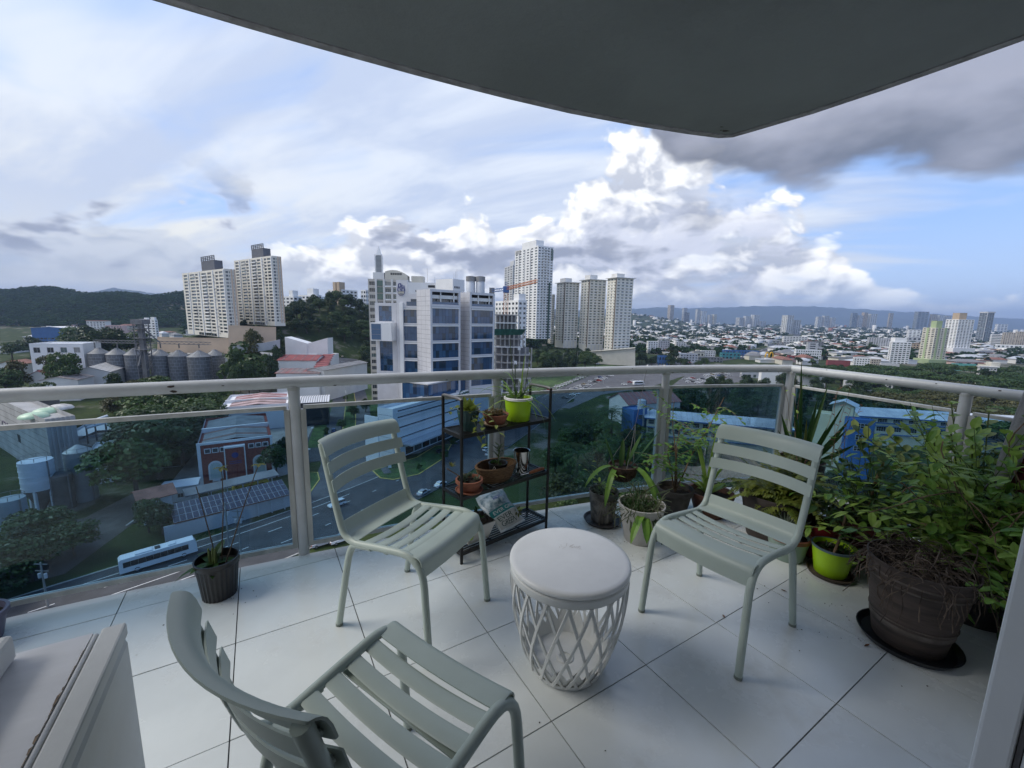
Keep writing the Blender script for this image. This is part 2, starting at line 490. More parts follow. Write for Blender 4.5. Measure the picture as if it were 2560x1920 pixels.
# railing
rl = thing('balcony_railing', 'grey pipe railing with tinted glass panels around the balcony edge', 'railing', (0, 0, 0))
RR = .033
def rail_path(u0, u1, z, off=0.0, n=None):
    n = n or max(2, int((u1 - u0) / .25))
    return [gw(u0 + (u1 - u0) * i / n, smooth_v(u0 + (u1 - u0) * i / n) + off, z) for i in range(n + 1)]
def side_path(v0, v1, z, n=3): return [gw(URX(v0 + (v1 - v0) * i / n), v0 + (v1 - v0) * i / n, z) for i in range(n + 1)]
joint = gw(UC, VC, 1.05)
MB().tube(rail_path(-6.8, UC, 1.05, n=48), RR, 20).build('handrail', M_rail, rl, smooth=60)
MB().tube([joint + Vector((-.004, .006, 0))] + side_path(VC - .02, -2.0, 1.05), RR, 20).build('handrail', M_rail, rl, smooth=60)
posts = [(-5.35, None), (-2.34, None), (.17, None), (3.01, None), ('c', VC), ('r', -.62)]
PW = []
for a, b in posts:
    p = gw(UC - .02, VC - .02) if a == 'c' else gw(URX(b), b) if a == 'r' else gw(a, smooth_v(a))
    PW.append(p)
    mb = MB(); mb.tube([(p.x, p.y, -.20), (p.x, p.y, 1.03)], .030, 18)
    o = mb.build('post', M_rail, rl, smooth=60)
    rm = MB(); rm.tube([(p.x, p.y, 1.006), (p.x, p.y, 1.022)], .0325, 14); rm.build('weld_collar', M_alu, o, smooth=60)
# dark chips where the paint has come off the rail
for u, da, s in ((-3.44, .3, .013), (-3.42, -.5, .016), (-3.0, .1, .006), (-2.33, -.9, .012), (1.42, -.6, .010), (1.5, -.75, .006), (2.35, .5, .006), (4.8, -.3, .009), (4.2, .0, .005), (3.1, -.9, .010), (-1.9, -.8, .009), (-.55, -.7, .008)):
    p = gw(u, smooth_v(u), 1.05); t = (gw(u + .1, smooth_v(u + .1)) - gw(u - .1, smooth_v(u - .1))).normalized(); nrm = Vector((t.y, -t.x, 0))
    n3 = nrm * math.cos(da) + Vector((0, 0, 1)) * math.sin(da); e = n3.cross(t)
    rr = random.Random(int(u * 100)); q = p + n3 * (RR + .0008)
    MB().add([q + t * (s * rr.uniform(.7, 1.8) * math.cos(i * .9)) + e * (s * rr.uniform(.25, .6) * math.sin(i * .9)) for i in range(7)], [tuple(range(7))]).build('paint_chip', M_chip, rl)
for v, da, s in ((.2, .2, .007), (-.33, .55, .006), (1.0, .9, .006), (-.9, .6, .008)):
    p = gw(URX(v), v, 1.05); t = GB.to_3d().normalized(); nrm = -GA.to_3d()
    n3 = nrm * math.cos(da) + Vector((0, 0, 1)) * math.sin(da); e = n3.cross(t); q = p + n3 * (RR + .0008)
    MB().add([q + t * (s * math.cos(i * .9)) + e * (s * .5 * math.sin(i * .9)) for i in range(7)], [tuple(range(7))]).build('paint_chip', M_chip, rl)

def panel(paths_fn, name_first=None):
    """one glazed bay: glass between a cap strip, a sill channel and two upright channels"""
    pts = paths_fn(0.0)
    def frames(z): return [(Vector((p.x, p.y, z)), None) for p in pts]
    n = len(pts); tang = [(pts[min(i + 1, n - 1)] - pts[max(i - 1, 0)]).normalized() for i in range(n)]
    nor = [Vector((t.y, -t.x, 0)) for t in tang]
    def rectsweep(w, z0, z1):
        m = MB(); m.sweep([(-w / 2, z0), (w / 2, z0), (w / 2, z1), (-w / 2, z1)], [(pts[i], nor[i], Vector((0, 0, 1))) for i in range(n)]); return m
    g = rectsweep(.008, .072, .893).build('glass_panel', M_glass, rl)
    rectsweep(.030, .894, .916).build('cap_strip', M_alu, rl, bevel=.003)
    rectsweep(.026, .045, .071).build('sill_channel', M_alu, rl)
    for i in (0, n - 1):
        p, t, q = pts[i], tang[i], nor[i]
        m = MB(); m.add([p + q * a + t * b + Vector((0, 0, z)) for z in (.045, .893) for a, b in ((-.016, -.014), (.016, -.014), (.016, .014), (-.016, .014))],
                        [(3, 2, 1, 0), (4, 5, 6, 7), (0, 1, 5, 4), (1, 2, 6, 5), (2, 3, 7, 6), (3, 0, 4, 7)])
        m.build('channel', M_alu, rl)
pu = [-6.8, -5.35, -2.34, .17, 3.01, 5.25]
for a, b in zip(pu[:-1], pu[1:]):
    panel(lambda z, a=a, b=b: rail_path(a + .085, b - .085, 0.0, n=8))
panel(lambda z: side_path(VC - .11, -.53, 0.0)); panel(lambda z: side_path(-.71, -2.0, 0.0))

# ---------------------------------------------------------------- chairs
M_sage = mat('sage_enamel', (.40, .465, .42), rough=.42, var=.035, scale=6, bump=.035, bscale=400)
M_foot = mat('chair_foot_cap', (.18, .21, .19), rough=.6)
def bez(pts, n=6):
    """rounded polyline: quadratic corners"""
    pts = [Vector(p) for p in pts]; out = [pts[0]]
    for i in range(1, len(pts) - 1):
        a = pts[i].lerp(pts[i - 1], .5 if i > 1 else .28); b = pts[i].lerp(pts[i + 1], .5 if i < len(pts) - 2 else .28)
        for k in range(n + 1):
            t = k / n; out.append(a.lerp(pts[i], t).lerp(pts[i].lerp(b, t), t))
    out.append(pts[-1]); return out

def ribbon(prof, half, sagf, thick, m=None, nx=14, rnd=.008):
    """slat: profile (y,z) carried across x, bowed by sagf(s)->(dy,dz), s=-1..1; ends slightly rounded"""
    m = m or MB(); prof = [Vector((0, *p)) for p in prof]; k = len(prof)
    nn = []
    for i in range(k):
        t = (prof[min(i + 1, k - 1)] - prof[max(i - 1, 0)]).normalized(); nn.append(Vector((0, -t.z, t.y)))
    loop = [prof[i] + nn[i] * (thick / 2) for i in range(k)] + [prof[i] - nn[i] * (thick / 2) for i in range(k - 1, -1, -1)]
    fr = []
    xs = [-1, -.985] + [-.97 + 1.94 * i / nx for i in range(nx + 1)] + [.985, 1]
    cen = sum(prof, Vector()) / k
    vs, fs = [], []; L = len(loop)
    for s in xs:
        dy, dz = sagf(s); sh = 1.0 - (rnd * 8 if abs(s) == 1 else rnd * 3 if abs(s) == .985 else 0)
        for p in loop:
            q = cen + (p - cen) * sh; vs.append((s * half, q.y + dy, q.z + dz))
    for i in range(len(xs) - 1):
        for j in range(L):
            j2 = (j + 1) % L; fs.append((i * L + j, (i + 1) * L + j, (i + 1) * L + j2, i * L + j2))
    fs.append(tuple(range(L))); fs.append(tuple(range((len(xs) - 1) * L + L - 1, (len(xs) - 1) * L - 1, -1)))
    return m.add(vs, fs)

def make_chair(label, loc, rz):
    t = thing('slatted_chair', label, 'chair', loc, rz, 'sage slatted metal chairs')
    for sx in (-1, 1):
        x0, x1 = .238 * sx, .222 * sx
        side = bez([(x0, .262, .012), (x1 * 1.015, .222, .475), (x1, -.02, .452), (x1, -.215, .425), (x1, -.258, .56), (x1, -.338, .866)], 7)
        MB().tube(side, .0155, 12).build('side_frame', M_sage, t, smooth=50)
        MB().tube([(x0, .2625, 0), (x0, .262, .013)], .0165, 12).build('foot_cap', M_foot, t, smooth=50)
        rear = bez([(x1, -.055, .440), (x1 * 1.0, -.185, .425), (x0, -.262, .012)], 7)
        MB().tube(rear, [.0155] * len(rear), 12).build('leg', M_sage, t, smooth=50)
        MB().tube([(x0, -.2625, 0), (x0, -.262, .013)], .0165, 12).build('foot_cap', M_foot, t, smooth=50)
    sag = lambda d: (lambda s: (0, -d * (1 - s * s)))
    for i in range(4):
        y1 = .128 - i * .066; zz = .4645 - (.128 - y1) * .06
        prof = [(y1, zz - .003), (y1 - .006, zz), (y1 - .042, zz - .003), (y1 - .047, zz - .006)]
        ribbon(prof[::-1], .228, sag(.020), .004).build('seat_slat', M_sage, t, smooth=40)
    fr = [(.137, .467)] + [(.190 + .030 * math.sin(a), .437 + .031 * math.cos(a)) for a in [i * .35 for i in range(6)]] + [(.2215, .385)]
    ribbon(fr[::-1], .228, lambda s: (0, -.012 * (1 - s * s)), .005).build('front_slat', M_sage, t, smooth=60)
    rr = [(-.138, .450), (-.170, .450)] + [(-.190 - .036 * math.sin(a), .486 - .036 * math.cos(a)) for a in [.2 + i * .22 for i in range(6)]] + [(-.234, .500), (-.239, .512)]
    ribbon(rr[::-1], .225, lambda s: (-.016 * (1 - s * s), -.004 * (1 - s * s)), .004).build('seat_back_slat', M_sage, t, smooth=60)
    up = lambda z: -.258 - (z - .56) * .262
    bow = lambda s: (-.058 * (1 - s * s), 0)
    for z0 in (.655, .733):
        pr = [(up(z0 + d * .0106) + .030, z0 + d * .0106) for d in range(6)]
        ribbon(pr[::-1], .238, bow, .004).build('back_slat', M_sage, t, smooth=40)
    z0 = .812
    pr = [(up(z0 + d * .010) + .030, z0 + d * .010) for d in range(4)]
    pr += [(pr[-1][0] - .044 * (1 - math.cos(a)) - .003, pr[-1][1] + .040 * math.sin(a)) for a in [.25 + i * .28 for i in range(5)]]
    ribbon(pr[::-1], .240, bow, .005).build('top_slat', M_sage, t, smooth=60)
    for z in (.685, .763, .828):
        for sx in (-1, 1): MB().tube([(.222 * sx, up(z) - .004, z), (.222 * sx, up(z) + .017, z + .004)], .008, 8).build('slat_bracket', M_sage, t, smooth=50)
    MB().bar((-.22, .02, .432), (.22, .02, .432), .02, .006).build('seat_stretcher', M_sage, t)
    return t
def face(dx, dy): return math.atan2(-dx, dy)
make_chair('sage slatted chair in front of the black shelf, facing the round table', (-.446, 1.843, 0), face(.896, -.444))
make_chair('sage slatted chair beside the potted plants, its back to the fern', (1.023, 1.841, 0), face(-.81, -.585))
make_chair('nearest sage slatted chair, seen from behind its curved backrest', (-.288, .908, 0), face(.55, .835))

# ---------------------------------------------------------------- basket table
M_plas = mat('warm_white_plastic', (.755, .76, .75), rough=.38, var=.03, scale=9, bump=.02, bscale=300)
M_plas2 = mat('basket_plastic', (.665, .675, .66), rough=.45, var=.04, scale=7)
M_dirt = mat('table_smudge', (.46, .41, .36), rough=.8, var=.35, scale=90)
tb = thing('basket_table', 'round off-white side table with lattice basket base between the chairs', 'table', (.25, 1.572, 0))
MB().lathe([(0, .452), (.226, .452), (.240, .455), (.2455, .463), (.2445, .472), (.238, .4775), (.222, .479), (.0, .477)], 64).build('lid', M_plas, tb, smooth=60)
MB().lathe([(.228, .414), (.236, .414), (.241, .42), (.2415, .446), (.236, .450), (.228, .450), (.228, .414)], 64).build('rim', M_plas2, tb, smooth=50)
def bask_r(z):
    t = max(0, min(1, z / .42)); return .150 + (.237 - .150) * (1 - (1 - t) ** 2.1)
NS = 18
for sgn in (1, -1):
    for i in range(NS):
        m = MB(); pts = []; K = 15
        for k in range(K + 1):
            z = .012 + .405 * k / K; a = 2 * math.pi * (i + (.25 if sgn > 0 else 0)) / NS + sgn * .66 * (k / K) ** .8; r = bask_r(z) + sgn * .0022
            pts.append(Vector((r * math.cos(a), r * math.sin(a), z)))
        fr = []
        for k, p in enumerate(pts):
            d = (pts[min(k + 1, K)] - pts[max(k - 1, 0)]).normalized(); o = Vector((p.x, p.y, 0)).normalized(); s = d.cross(o).normalized(); o = s.cross(d)
            fr.append((p, s, o))
        m.sweep([(-.0066, -.003), (.0066, -.003), (.005, .003), (-.005, .003)], fr)
        m.build('lattice_strip', M_plas2, tb, smooth=40)
MB().lathe([(.0, .010), (.024, .010), (.024, .016), (.034, .016), (.036, .010), (.145, .012), (.152, .020), (.158, .020), (.156, .004), (.150, 0), (.0, 0)], 48).build('base', M_plas2, tb, smooth=40)
m = MB(); n = 17 * 4
for j in range(n):
    a0, a1 = 2 * math.pi * j / n, 2 * math.pi * (j + 1) / n
    h = lambda jj: .055 + .055 * abs(((jj / 4.0) % 1) * 2 - 1)
    v = []
    for a, hh in ((a0, h(j)), (a1, h(j + 1))):
        for z in (.014, hh):
            for rr in (-.006, -.002): r = bask_r(z) + rr - .004; v.append((r * math.cos(a), r * math.sin(a), z))
    m.add(v, [(0, 4, 6, 2), (1, 3, 7, 5), (2, 6, 7, 3)])
m.build('base_skirt', M_plas2, tb)
m = MB(); rr = random.Random(3)
for i in range(26):
    a = rr.uniform(0, 6.28); r = rr.uniform(.0, .035) ** 1; x, y = .01 + r * 1.6 * math.cos(a), .07 + r * .6 * math.sin(a); l = rr.uniform(.004, .016); w = .0009; b = rr.gauss(.6, .5)
    m.add([(x, y, .4786), (x + l * math.cos(b), y + l * math.sin(b), .4786), (x + l * math.cos(b) - w, y + l * math.sin(b) + w, .4786), (x - w, y + w, .4786)], [(0, 1, 2, 3)])
m.build('smudge', M_dirt, tb)

# ---------------------------------------------------------------- plant shelf
M_black = mat('black_enamel', (.006, .006, .007), rough=.42, var=.3, scale=12)
M_shine = mat('top_rail_sheen', (.10, .10, .105), rough=.35)  # lighter black puts the sheen of the top rails into the colour
sh = thing('plant_shelf', 'black metal three-tier plant shelf against the glass railing', 'shelf', (-.276, 2.252, 0), math.radians(40))
SW, SD, SHT = .695, .20, .985
SZ = (.062, .405, .772)
for x in (0, SW):
    for y in (0, SD): MB().tube([(x, y, 0), (x, y, SHT)], .0095, 10).build('upright', M_black, sh, smooth=50)
    MB().tube(bez([(x, 0, SHT - .006), (x, .02, SHT + .001), (x, SD - .02, SHT + .001), (x, SD, SHT - .006)], 3), .0095, 10).build('top_rail', M_shine, sh, smooth=50)
for z in SZ:
    fr = MB().bar((0, 0, z), (SW, 0, z), .010, .022).bar((0, SD, z), (SW, SD, z), .010, .022).bar((0, 0, z), (0, SD, z), .016, .022).bar((SW, 0, z), (SW, SD, z), .016, .022)
    s = fr.build('tier_frame', M_black, sh)
    for i in range(9): MB().bar((.012, SD * (i + .5) / 9, z + .005), (SW - .012, SD * (i + .5) / 9, z + .005), .011, .004).build('slat', M_black, s)
    MB().bar((SW / 3, .006, z), (SW / 3, SD - .006, z), .012, .004).bar((SW * 2 / 3, .006, z), (SW * 2 / 3, SD - .006, z), .012, .004).build('crossbar', M_black, s)

# ---------------------------------------------------------------- cabinet by the doorway
M_cab = mat('cabinet_paint', (.60, .615, .61), rough=.5, var=.06, scale=4, bump=.05, bscale=30)
M_memb = mat('wrinkled_white_skin', (.64, .65, .68), rough=.42, var=.06, scale=5, bump=.16, bscale=5, stretch=(.6, 1.8, 1))
M_rustline = mat('rusty_sealant', (.20, .15, .11), rough=.9, var=.5, scale=60)
cz = .80
c0, c1 = G(317, 1553, cz), G(157, 1915, cz)
cd = (c1 - c0).normalized(); cl = Vector((cd.y, -cd.x, 0))      # cl points left, away from the room
if cl.x > 0: cl = -cl
cab = thing('white_cabinet', 'white painted cabinet with rust-stained lid joint in the near corner', 'cabinet', (c0.x, c0.y, 0), math.atan2(-cd.x, cd.y))
# local frame: +y runs towards the viewer along the edge, +x is ... taken from cl
sx = 1 if Vector((math.cos(cab.rotation_euler.z), math.sin(cab.rotation_euler.z), 0)).dot(cl) > 0 else -1
def cbox(m, a0, a1, y0, y1, z0, z1): return m.box(min(a0 * sx, a1 * sx), max(a0 * sx, a1 * sx), y0, y1, z0, z1)
cbox(MB(), 0, .90, 0, .80, .02, cz - .03).build('body', M_cab, cab, bevel=.012)
m = MB(); cbox(m, .0, .038, 0, .80, cz - .029, cz); m.build('front_lip', M_cab, cab, bevel=.004)
MB().tube([(.0445 * sx, .012, cz - .006), (.0445 * sx, .80, cz - .006)], .0045, 8).build('trim_rod', M_rail, cab, smooth=50)
m = MB(); cbox(m, .052, .90, 0, .80, cz - .029, cz - .006); m.build('top_sheet', M_memb, cab)
m = MB(); rr = random.Random(5); y = .05
while y < .46:
    l = rr.uniform(.01, .05); w = rr.uniform(.0008, .0042) * (1 if .14 < y < .40 else .4)
    m.add([((.0505) * sx, y, cz - .0035), ((.0505 + w) * sx, y + l * .2, cz - .0035), ((.0505 + w * .7) * sx, y + l * .8, cz - .0035), (.0505 * sx, y + l, cz - .0035)], [(0, 1, 2, 3)]); y += l * rr.uniform(.7, 1.2)
m.build('rust_flake', M_rustline, cab)
m = MB(); cbox(m, .15, .90, .014, .80, cz - .005, cz + .045); m.build('raised_lid', M_cab, cab, bevel=.008)
M_blk = mat('black_rubber', (.018, .018, .02), rough=.5, var=.3, scale=30)
kp = Vector((c0.x, c0.y, 0)) + cd * .30 + cl * .262
ko = thing('black_box', 'small black box on the white cabinet at the left frame edge', 'box', (kp.x, kp.y, cz + .0455), cab.rotation_euler.z + .35)
MB().box(-.05, .05, -.05, .05, 0, .035).build('body', M_blk, ko, bevel=.008)
MB().box(-.044, .044, -.044, .044, .0352, .043).build('cover', mat('scuffed_black', (.05, .05, .055), rough=.35, var=.6, scale=25), ko, bevel=.003)

# ---------------------------------------------------------------- sliding-door stile at the right
ds = thing('door_stile', 'white aluminium sliding door stile at the right edge', 'door frame', gw(1.35, -1.93), _ga)
M_door = mat('door_aluminium', (.62, .65, .68), rough=.4, var=.03, scale=5)
sp0 = AT(2425, 1900, .50); sp0 = Vector((sp0.x, sp0.y, 0))
ds.location = sp0; ds.rotation_euler = (0, 0, _ga)
MB().box(0, .06, -.034, 0, 0, 2.58).build('stile_face', M_door, ds, bevel=.004)
MB().box(.006, .06, -.040, -.035, 0, 2.58).build('seal_groove', M_grout, ds)
MB().box(.004, .06, -.30, -.041, 0, 2.58).build('outer_jamb', M_door, ds, bevel=.003)
# ================================================================ the town below
S_ = 2560 / 2212.0                        # the survey notes below were read off a 2212-px-wide print
ZG = -48.0
def gp(x, y, z=ZG): return G(x * S_, y * S_, z)
def ap(x, y, d): return AT(x * S_, y * S_, d)

def bump2(x, y, cx, cy, rx, ry, h, rot=0.0):
    c, s = math.cos(rot), math.sin(rot); dx, dy = x - cx, y - cy
    a, b = (dx * c + dy * s) / rx, (-dx * s + dy * c) / ry
    return h * np.exp(-(a * a + b * b))
def terrain(x, y):
    x = np.asarray(x, float); y = np.asarray(y, float)
    h = ZG + 0 * x
    h = h + bump2(x, y, -245, 362, 78, 68, 30)          # terrace of the twin towers
    h = h + bump2(x, y, -186, 455, 58, 75, 52)           # wooded knoll
    h = h + bump2(x, y, -330, 640, 200, 160, 26)
    h = h + bump2(x, y, 60, 720, 170, 170, 16)
    ridge = bump2(x, y, -1500, 1250, 900, 330, 84, .25) + bump2(x, y, -900, 1150, 330, 240, 46, .1) + bump2(x, y, -2300, 1500, 500, 500, 60)
    h = h + ridge * (1 + .10 * np.sin(x * .011 + 1) * np.cos(y * .013) + .06 * np.sin(x * .031 + y * .02))
    h = h + bump2(x, y, 900, 3300, 420, 380, 90) + bump2(x, y, 260, 3000, 300, 300, 60) + bump2(x, y, 2600, 3600, 900, 500, 26) + bump2(x, y, 1500, 4300, 500, 400, 60)
    h = h - 3.0 * np.exp(-((x - 50) ** 2 + (y - 150) ** 2) / 5200.0)
    return h
def tz(x, y): return float(terrain(x, y))

def ground_sheet():
    def axis(lim):
        v = [0.0]; s = 8.0
        while v[-1] < lim: v.append(v[-1] + s); s = min(s * 1.05, 900) if v[-1] > 380 else s
        return v
    ax = axis(14500); xs = [-a for a in ax[:0:-1]] + ax; ys = [-120 + a for a in axis(14500)]
    xx, yy = np.meshgrid(xs, ys); zz = terrain(xx, yy)
    nx, ny = len(xs), len(ys)
    me = bpy.data.meshes.new('ground')
    vs = np.stack([xx, yy, zz], -1).reshape(-1, 3)
    i = np.arange(ny - 1)[:, None] * nx + np.arange(nx - 1)[None, :]
    fs = np.stack([i, i + 1, i + nx + 1, i + nx], -1).reshape(-1, 4)
    me.vertices.add(len(vs)); me.vertices.foreach_set('co', vs.ravel())
    me.loops.add(fs.size); me.loops.foreach_set('vertex_index', fs.ravel().astype(np.int32))
    me.polygons.add(len(fs)); me.polygons.foreach_set('loop_start', np.arange(0, fs.size, 4, dtype=np.int32))
    me.update(calc_edges=True); me.polygons.foreach_set('use_smooth', [True] * len(fs))
    m = bpy.data.materials.new('ground_cover'); m.use_nodes = True; t = m.node_tree; p = t.nodes['Principled BSDF']
    tc = t.nodes.new('ShaderNodeTexCoord'); v = X(t, tc.outputs['Object'])
    a = noise(v, .011, 5, .6); b = noise(v, .09, 4, .6); c = noise(v, .6, 4, .6)
    g = mixc(t, b.step(.3, .7), (.020, .036, .012), (.048, .072, .022))
    g = mixc(t, c.step(.35, .75) * .4, g, (.07, .075, .038))
    g = mixc(t, (a * .6 + b * .4).step(.53, .60), g, (.17, .155, .135))
    t.links.new(g.s, p.inputs['Base Color']); p.inputs['Roughness'].default_value = .95; p.inputs['Specular IOR Level'].default_value = .1
    me.materials.append(m)
    o = obj('ground', me); o['kind'] = 'structure'
ground_sheet()

# ---------------------------------------------------------------- surfaces
M_asph = mat('asphalt', (.060, .062, .066), rough=.88, var=.22, scale=.25, bump=.2, bscale=6)
M_asph2 = mat('worn_asphalt', (.105, .105, .11), rough=.9, var=.2, scale=.18, bump=.2, bscale=6)
M_pave = mat('concrete_paving', (.30, .29, .27), rough=.9, var=.18, scale=.3)
M_kerb = mat('kerbstone', (.42, .41, .38), rough=.9, var=.2, scale=1.0)
M_paint = mat('road_paint', (.72, .72, .70), rough=.7, var=.12, scale=3)
M_ypaint = mat('yellow_kerb_paint', (.55, .42, .10), rough=.7, var=.2, scale=2)
M_grass = mat('mown_grass', (.050, .092, .022), rough=.95, var=.45, scale=.35, bump=.8, bscale=5)
M_dirt2 = mat('bare_earth', (.22, .15, .09), rough=.95, var=.3, scale=.2)

def ribbon_path(pts, width, z=None, off=.05, name='road', m=M_asph, step=6.0, parent=None):
    pts = [Vector((p[0], p[1], 0)) for p in pts]; line = []
    for i in range(len(pts) - 1):
        n = max(1, int((pts[i + 1] - pts[i]).length / step))
        line += [pts[i].lerp(pts[i + 1], k / n) for k in range(n)]
    line.append(pts[-1])
    for _ in range(3):
        line = [line[0]] + [(line[i - 1] + line[i] * 2 + line[i + 1]) / 4 for i in range(1, len(line) - 1)] + [line[-1]]
    mb = MB(); vs, fs = [], []
    for i, p in enumerate(line):
        t = (line[min(i + 1, len(line) - 1)] - line[max(i - 1, 0)]).normalized(); n = Vector((t.y, -t.x, 0))
        for s in (-1, 1):
            q = p + n * (s * width / 2); vs.append((q.x, q.y, (max(tz(q.x, q.y), tz(p.x, p.y)) if z is None else z) + off))
    for i in range(len(line) - 1): fs.append((2 * i, 2 * i + 1, 2 * i + 3, 2 * i + 2))
    mb.add(vs, fs)
    if parent is None: return struct(name, mb, m), line
    return mb.build(name, m, parent), line

def offset_line(line, d):
    out = []
    for i, p in enumerate(line):
        t = (line[min(i + 1, len(line) - 1)] - line[max(i - 1, 0)]).normalized(); out.append(p + Vector((t.y, -t.x, 0)) * d)
    return out

AVE = [(-150, -20), (-110, 22), (-75, 60), (-55, 82), (-40, 103), (-26, 129), (-13, 158), (4, 200), (26, 255), (58, 330), (110, 400), (190, 470), (330, 590), (520, 830), (690, 1060), (1010, 1500), (1500, 2200)]
avenue, AL = ribbon_path(AVE, 21, name='avenue', off=.14)
SIDE = [(-46, 122), (-58, 142), (-90, 228), (-118, 296), (-142, 356)]
side_street, SL = ribbon_path(SIDE, 19, name='side_street', off=.10, m=M_asph2)
_, _l = ribbon_path([(-70, 133), (-86, 168), (-103, 212), (-112, 236)], 13, name='parking_lane', off=.06, m=M_asph)
# verges and kerbs
def strip(line, w, z0, name, m, parent): ribbon_path([(p.x, p.y) for p in line], w, off=z0, name=name, m=m, parent=parent, step=9)
def kerb(line, name, parent, m=M_kerb, h=.14, w=.3):
    mb = MB()
    fr = []
    for i, p in enumerate(line):
        t = (line[min(i + 1, len(line) - 1)] - line[max(i - 1, 0)]).normalized()
        fr.append((Vector((p.x, p.y, tz(p.x, p.y) + .10)), Vector((t.y, -t.x, 0)), Vector((0, 0, 1))))
    mb.sweep([(-w / 2, 0), (w / 2, 0), (w / 2, h), (-w / 2, h)], fr); return mb.build(name, m, parent)
near = [p for p in AL if p.y < 420]
for d in (-10.4, 10.4): kerb(offset_line(near, d), 'kerb', avenue)
# lane paint
def dashes(line, d, parent, l=3.0, gap_=6.0, w=.16, name='lane_dash', zo=.155, far=330, m=M_paint):
    o = offset_line(line, d); acc = 0.0; mb = None
    for i in range(len(o) - 1):
        a, b = o[i], o[i + 1]; L = (b - a).length; t = (b - a).normalized(); s = -acc
        while s + 1e-3 < L:
            if s >= 0:
                p, q = a + t * s, a + t * min(s + l, L + l); n = Vector((t.y, -t.x, 0)) * (w / 2)
                if p.y < far:
                    z = max(tz(p.x, p.y), tz(q.x, q.y)) + zo
                    MB().add([(p.x - n.x, p.y - n.y, z), (p.x + n.x, p.y + n.y, z), (q.x + n.x, q.y + n.y, z), (q.x - n.x, q.y - n.y, z)], [(0, 1, 2, 3)]).build(name, m, parent)
            s += l + gap_
        acc = (L - s) if False else (L + acc) % (l + gap_)
for d in (-3.4, 3.6): dashes(near, d, avenue, w=.2)
for d in (-7.2, 0.3, 7.2): strip(offset_line(near, d), .18, .152, 'lane_line', M_paint, avenue)
# planted median of the side street
def clipline(line, y0, y1): return [p for p in line if y0 <= p.y <= y1]
med = clipline(SL, 168, 430)
mm, _ = ribbon_path([(p.x, p.y) for p in med], 5.0, name='median_verge', off=.22, m=M_grass)
for d in (-2.6, 2.6): kerb(offset_line(med, d), 'kerb', mm, M_ypaint)
verge_l = offset_line(clipline(SL, 150, 420), -12.0); vl, _ = ribbon_path([(p.x, p.y) for p in verge_l], 5, name='verge', off=.12, m=M_grass)
verge_r = offset_line(clipline(SL, 200, 420), 12.0); vr, _ = ribbon_path([(p.x, p.y) for p in verge_r], 5, name='verge', off=.12, m=M_grass)
# turf corner islands at the junction
def patch(name, pts, m, zo, kerbmat=None, z=None):
    P = [gp(*p) for p in pts]
    mb = MB(); zz = [(tz(p.x, p.y) if z is None else z) + zo for p in P]
    mb.add([(p.x, p.y, q) for p, q in zip(P, zz)], [tuple(range(len(P)))])
    o = struct(name, mb, m)
    me = o.data
    if me.polygons[0].normal.z < 0: me.flip_normals()
    if kerbmat:
        L = [Vector((p.x, p.y, 0)) for p in P]; kerb(L + [L[0]], 'kerb', o, kerbmat, .18, .35)
    return o
patch('turf_island', [(805, 1015), (822, 1030), (850, 1033), (905, 1020), (958, 985), (975, 955), (940, 960), (900, 985), (850, 1000)], M_grass, .24, M_ypaint)
patch('turf_island', [(657, 1085), (672, 1060), (690, 1035), (686, 1020), (664, 1020), (640, 1050)], M_grass, .24, M_ypaint)
patch('forecourt_parking', [(848, 985), (905, 975), (985, 935), (1060, 890), (1080, 868), (1000, 870), (900, 915)], M_pave, .08)
patch('road_junction', [(640, 1110), (668, 1062), (694, 1000), (712, 925), (792, 925), (806, 1010), (830, 1040), (930, 1020), (962, 996), (900, 1065), (760, 1125)], M_asph2, .12)
patch('brick_yard', [(330, 1090), (600, 1030), (665, 1010), (690, 905), (560, 905), (420, 980)], M_pave, .07)
patch('verge_lawn', [(150, 1250), (420, 1172), (655, 1095), (650, 1120), (440, 1195), (260, 1262)], M_grass, .09)
patch('verge_lawn', [(-60, 1400), (140, 1300), (270, 1262), (230, 1290), (40, 1400)], M_grass, .09)
patch('factory_yard', [(-160, 1160), (180, 1120), (300, 1060), (330, 1100), (140, 1240), (-100, 1300)], mat('stained_yard', (.085, .08, .075), rough=.95, var=.4, scale=.12), .07)
patch('grass_bank', [(1100, 850), (1130, 868), (1180, 850), (1290, 806), (1330, 792), (1250, 790), (1160, 800)], M_grass, .3)
car_park = patch('open_car_park', [(1128, 872), (1190, 845), (1300, 805), (1420, 786), (1560, 790), (1480, 812), (1400, 838), (1300, 852), (1230, 880)], M_asph2, .10)
far_park = patch('market_car_park', [(1440, 842), (1480, 812), (1545, 795), (1680, 790), (1640, 812), (1560, 835)], M_asph2, .12)

# ---------------------------------------------------------------- haze-free building kit
M_white = mat('white_render', (.70, .69, .67), rough=.75, var=.07, scale=.12)
M_whit2 = mat('bright_white_render', (.78, .78, .78), rough=.7, var=.05, scale=.1)
M_cream = mat('cream_render', (.62, .585, .50), rough=.75, var=.07, scale=.12)
M_grey = mat('grey_concrete_far', (.34, .34, .335), rough=.85, var=.16, scale=.1)
M_lgrey = mat('pale_grey_render', (.50, .51, .53), rough=.8, var=.08, scale=.1)
M_peach = mat('peach_render', (.62, .47, .34), rough=.8, var=.08, scale=.08)
M_tan = mat('tan_render', (.46, .36, .26), rough=.8, var=.1, scale=.1)
M_pink = mat('pink_render', (.60, .43, .40), rough=.8, var=.08, scale=.1)
M_green = mat('sage_render', (.36, .44, .25), rough=.8, var=.08, scale=.1)
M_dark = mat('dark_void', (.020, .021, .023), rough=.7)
M_clay = mat('clay_tiles', (.25, .115, .085), rough=.85, var=.3, scale=.4)
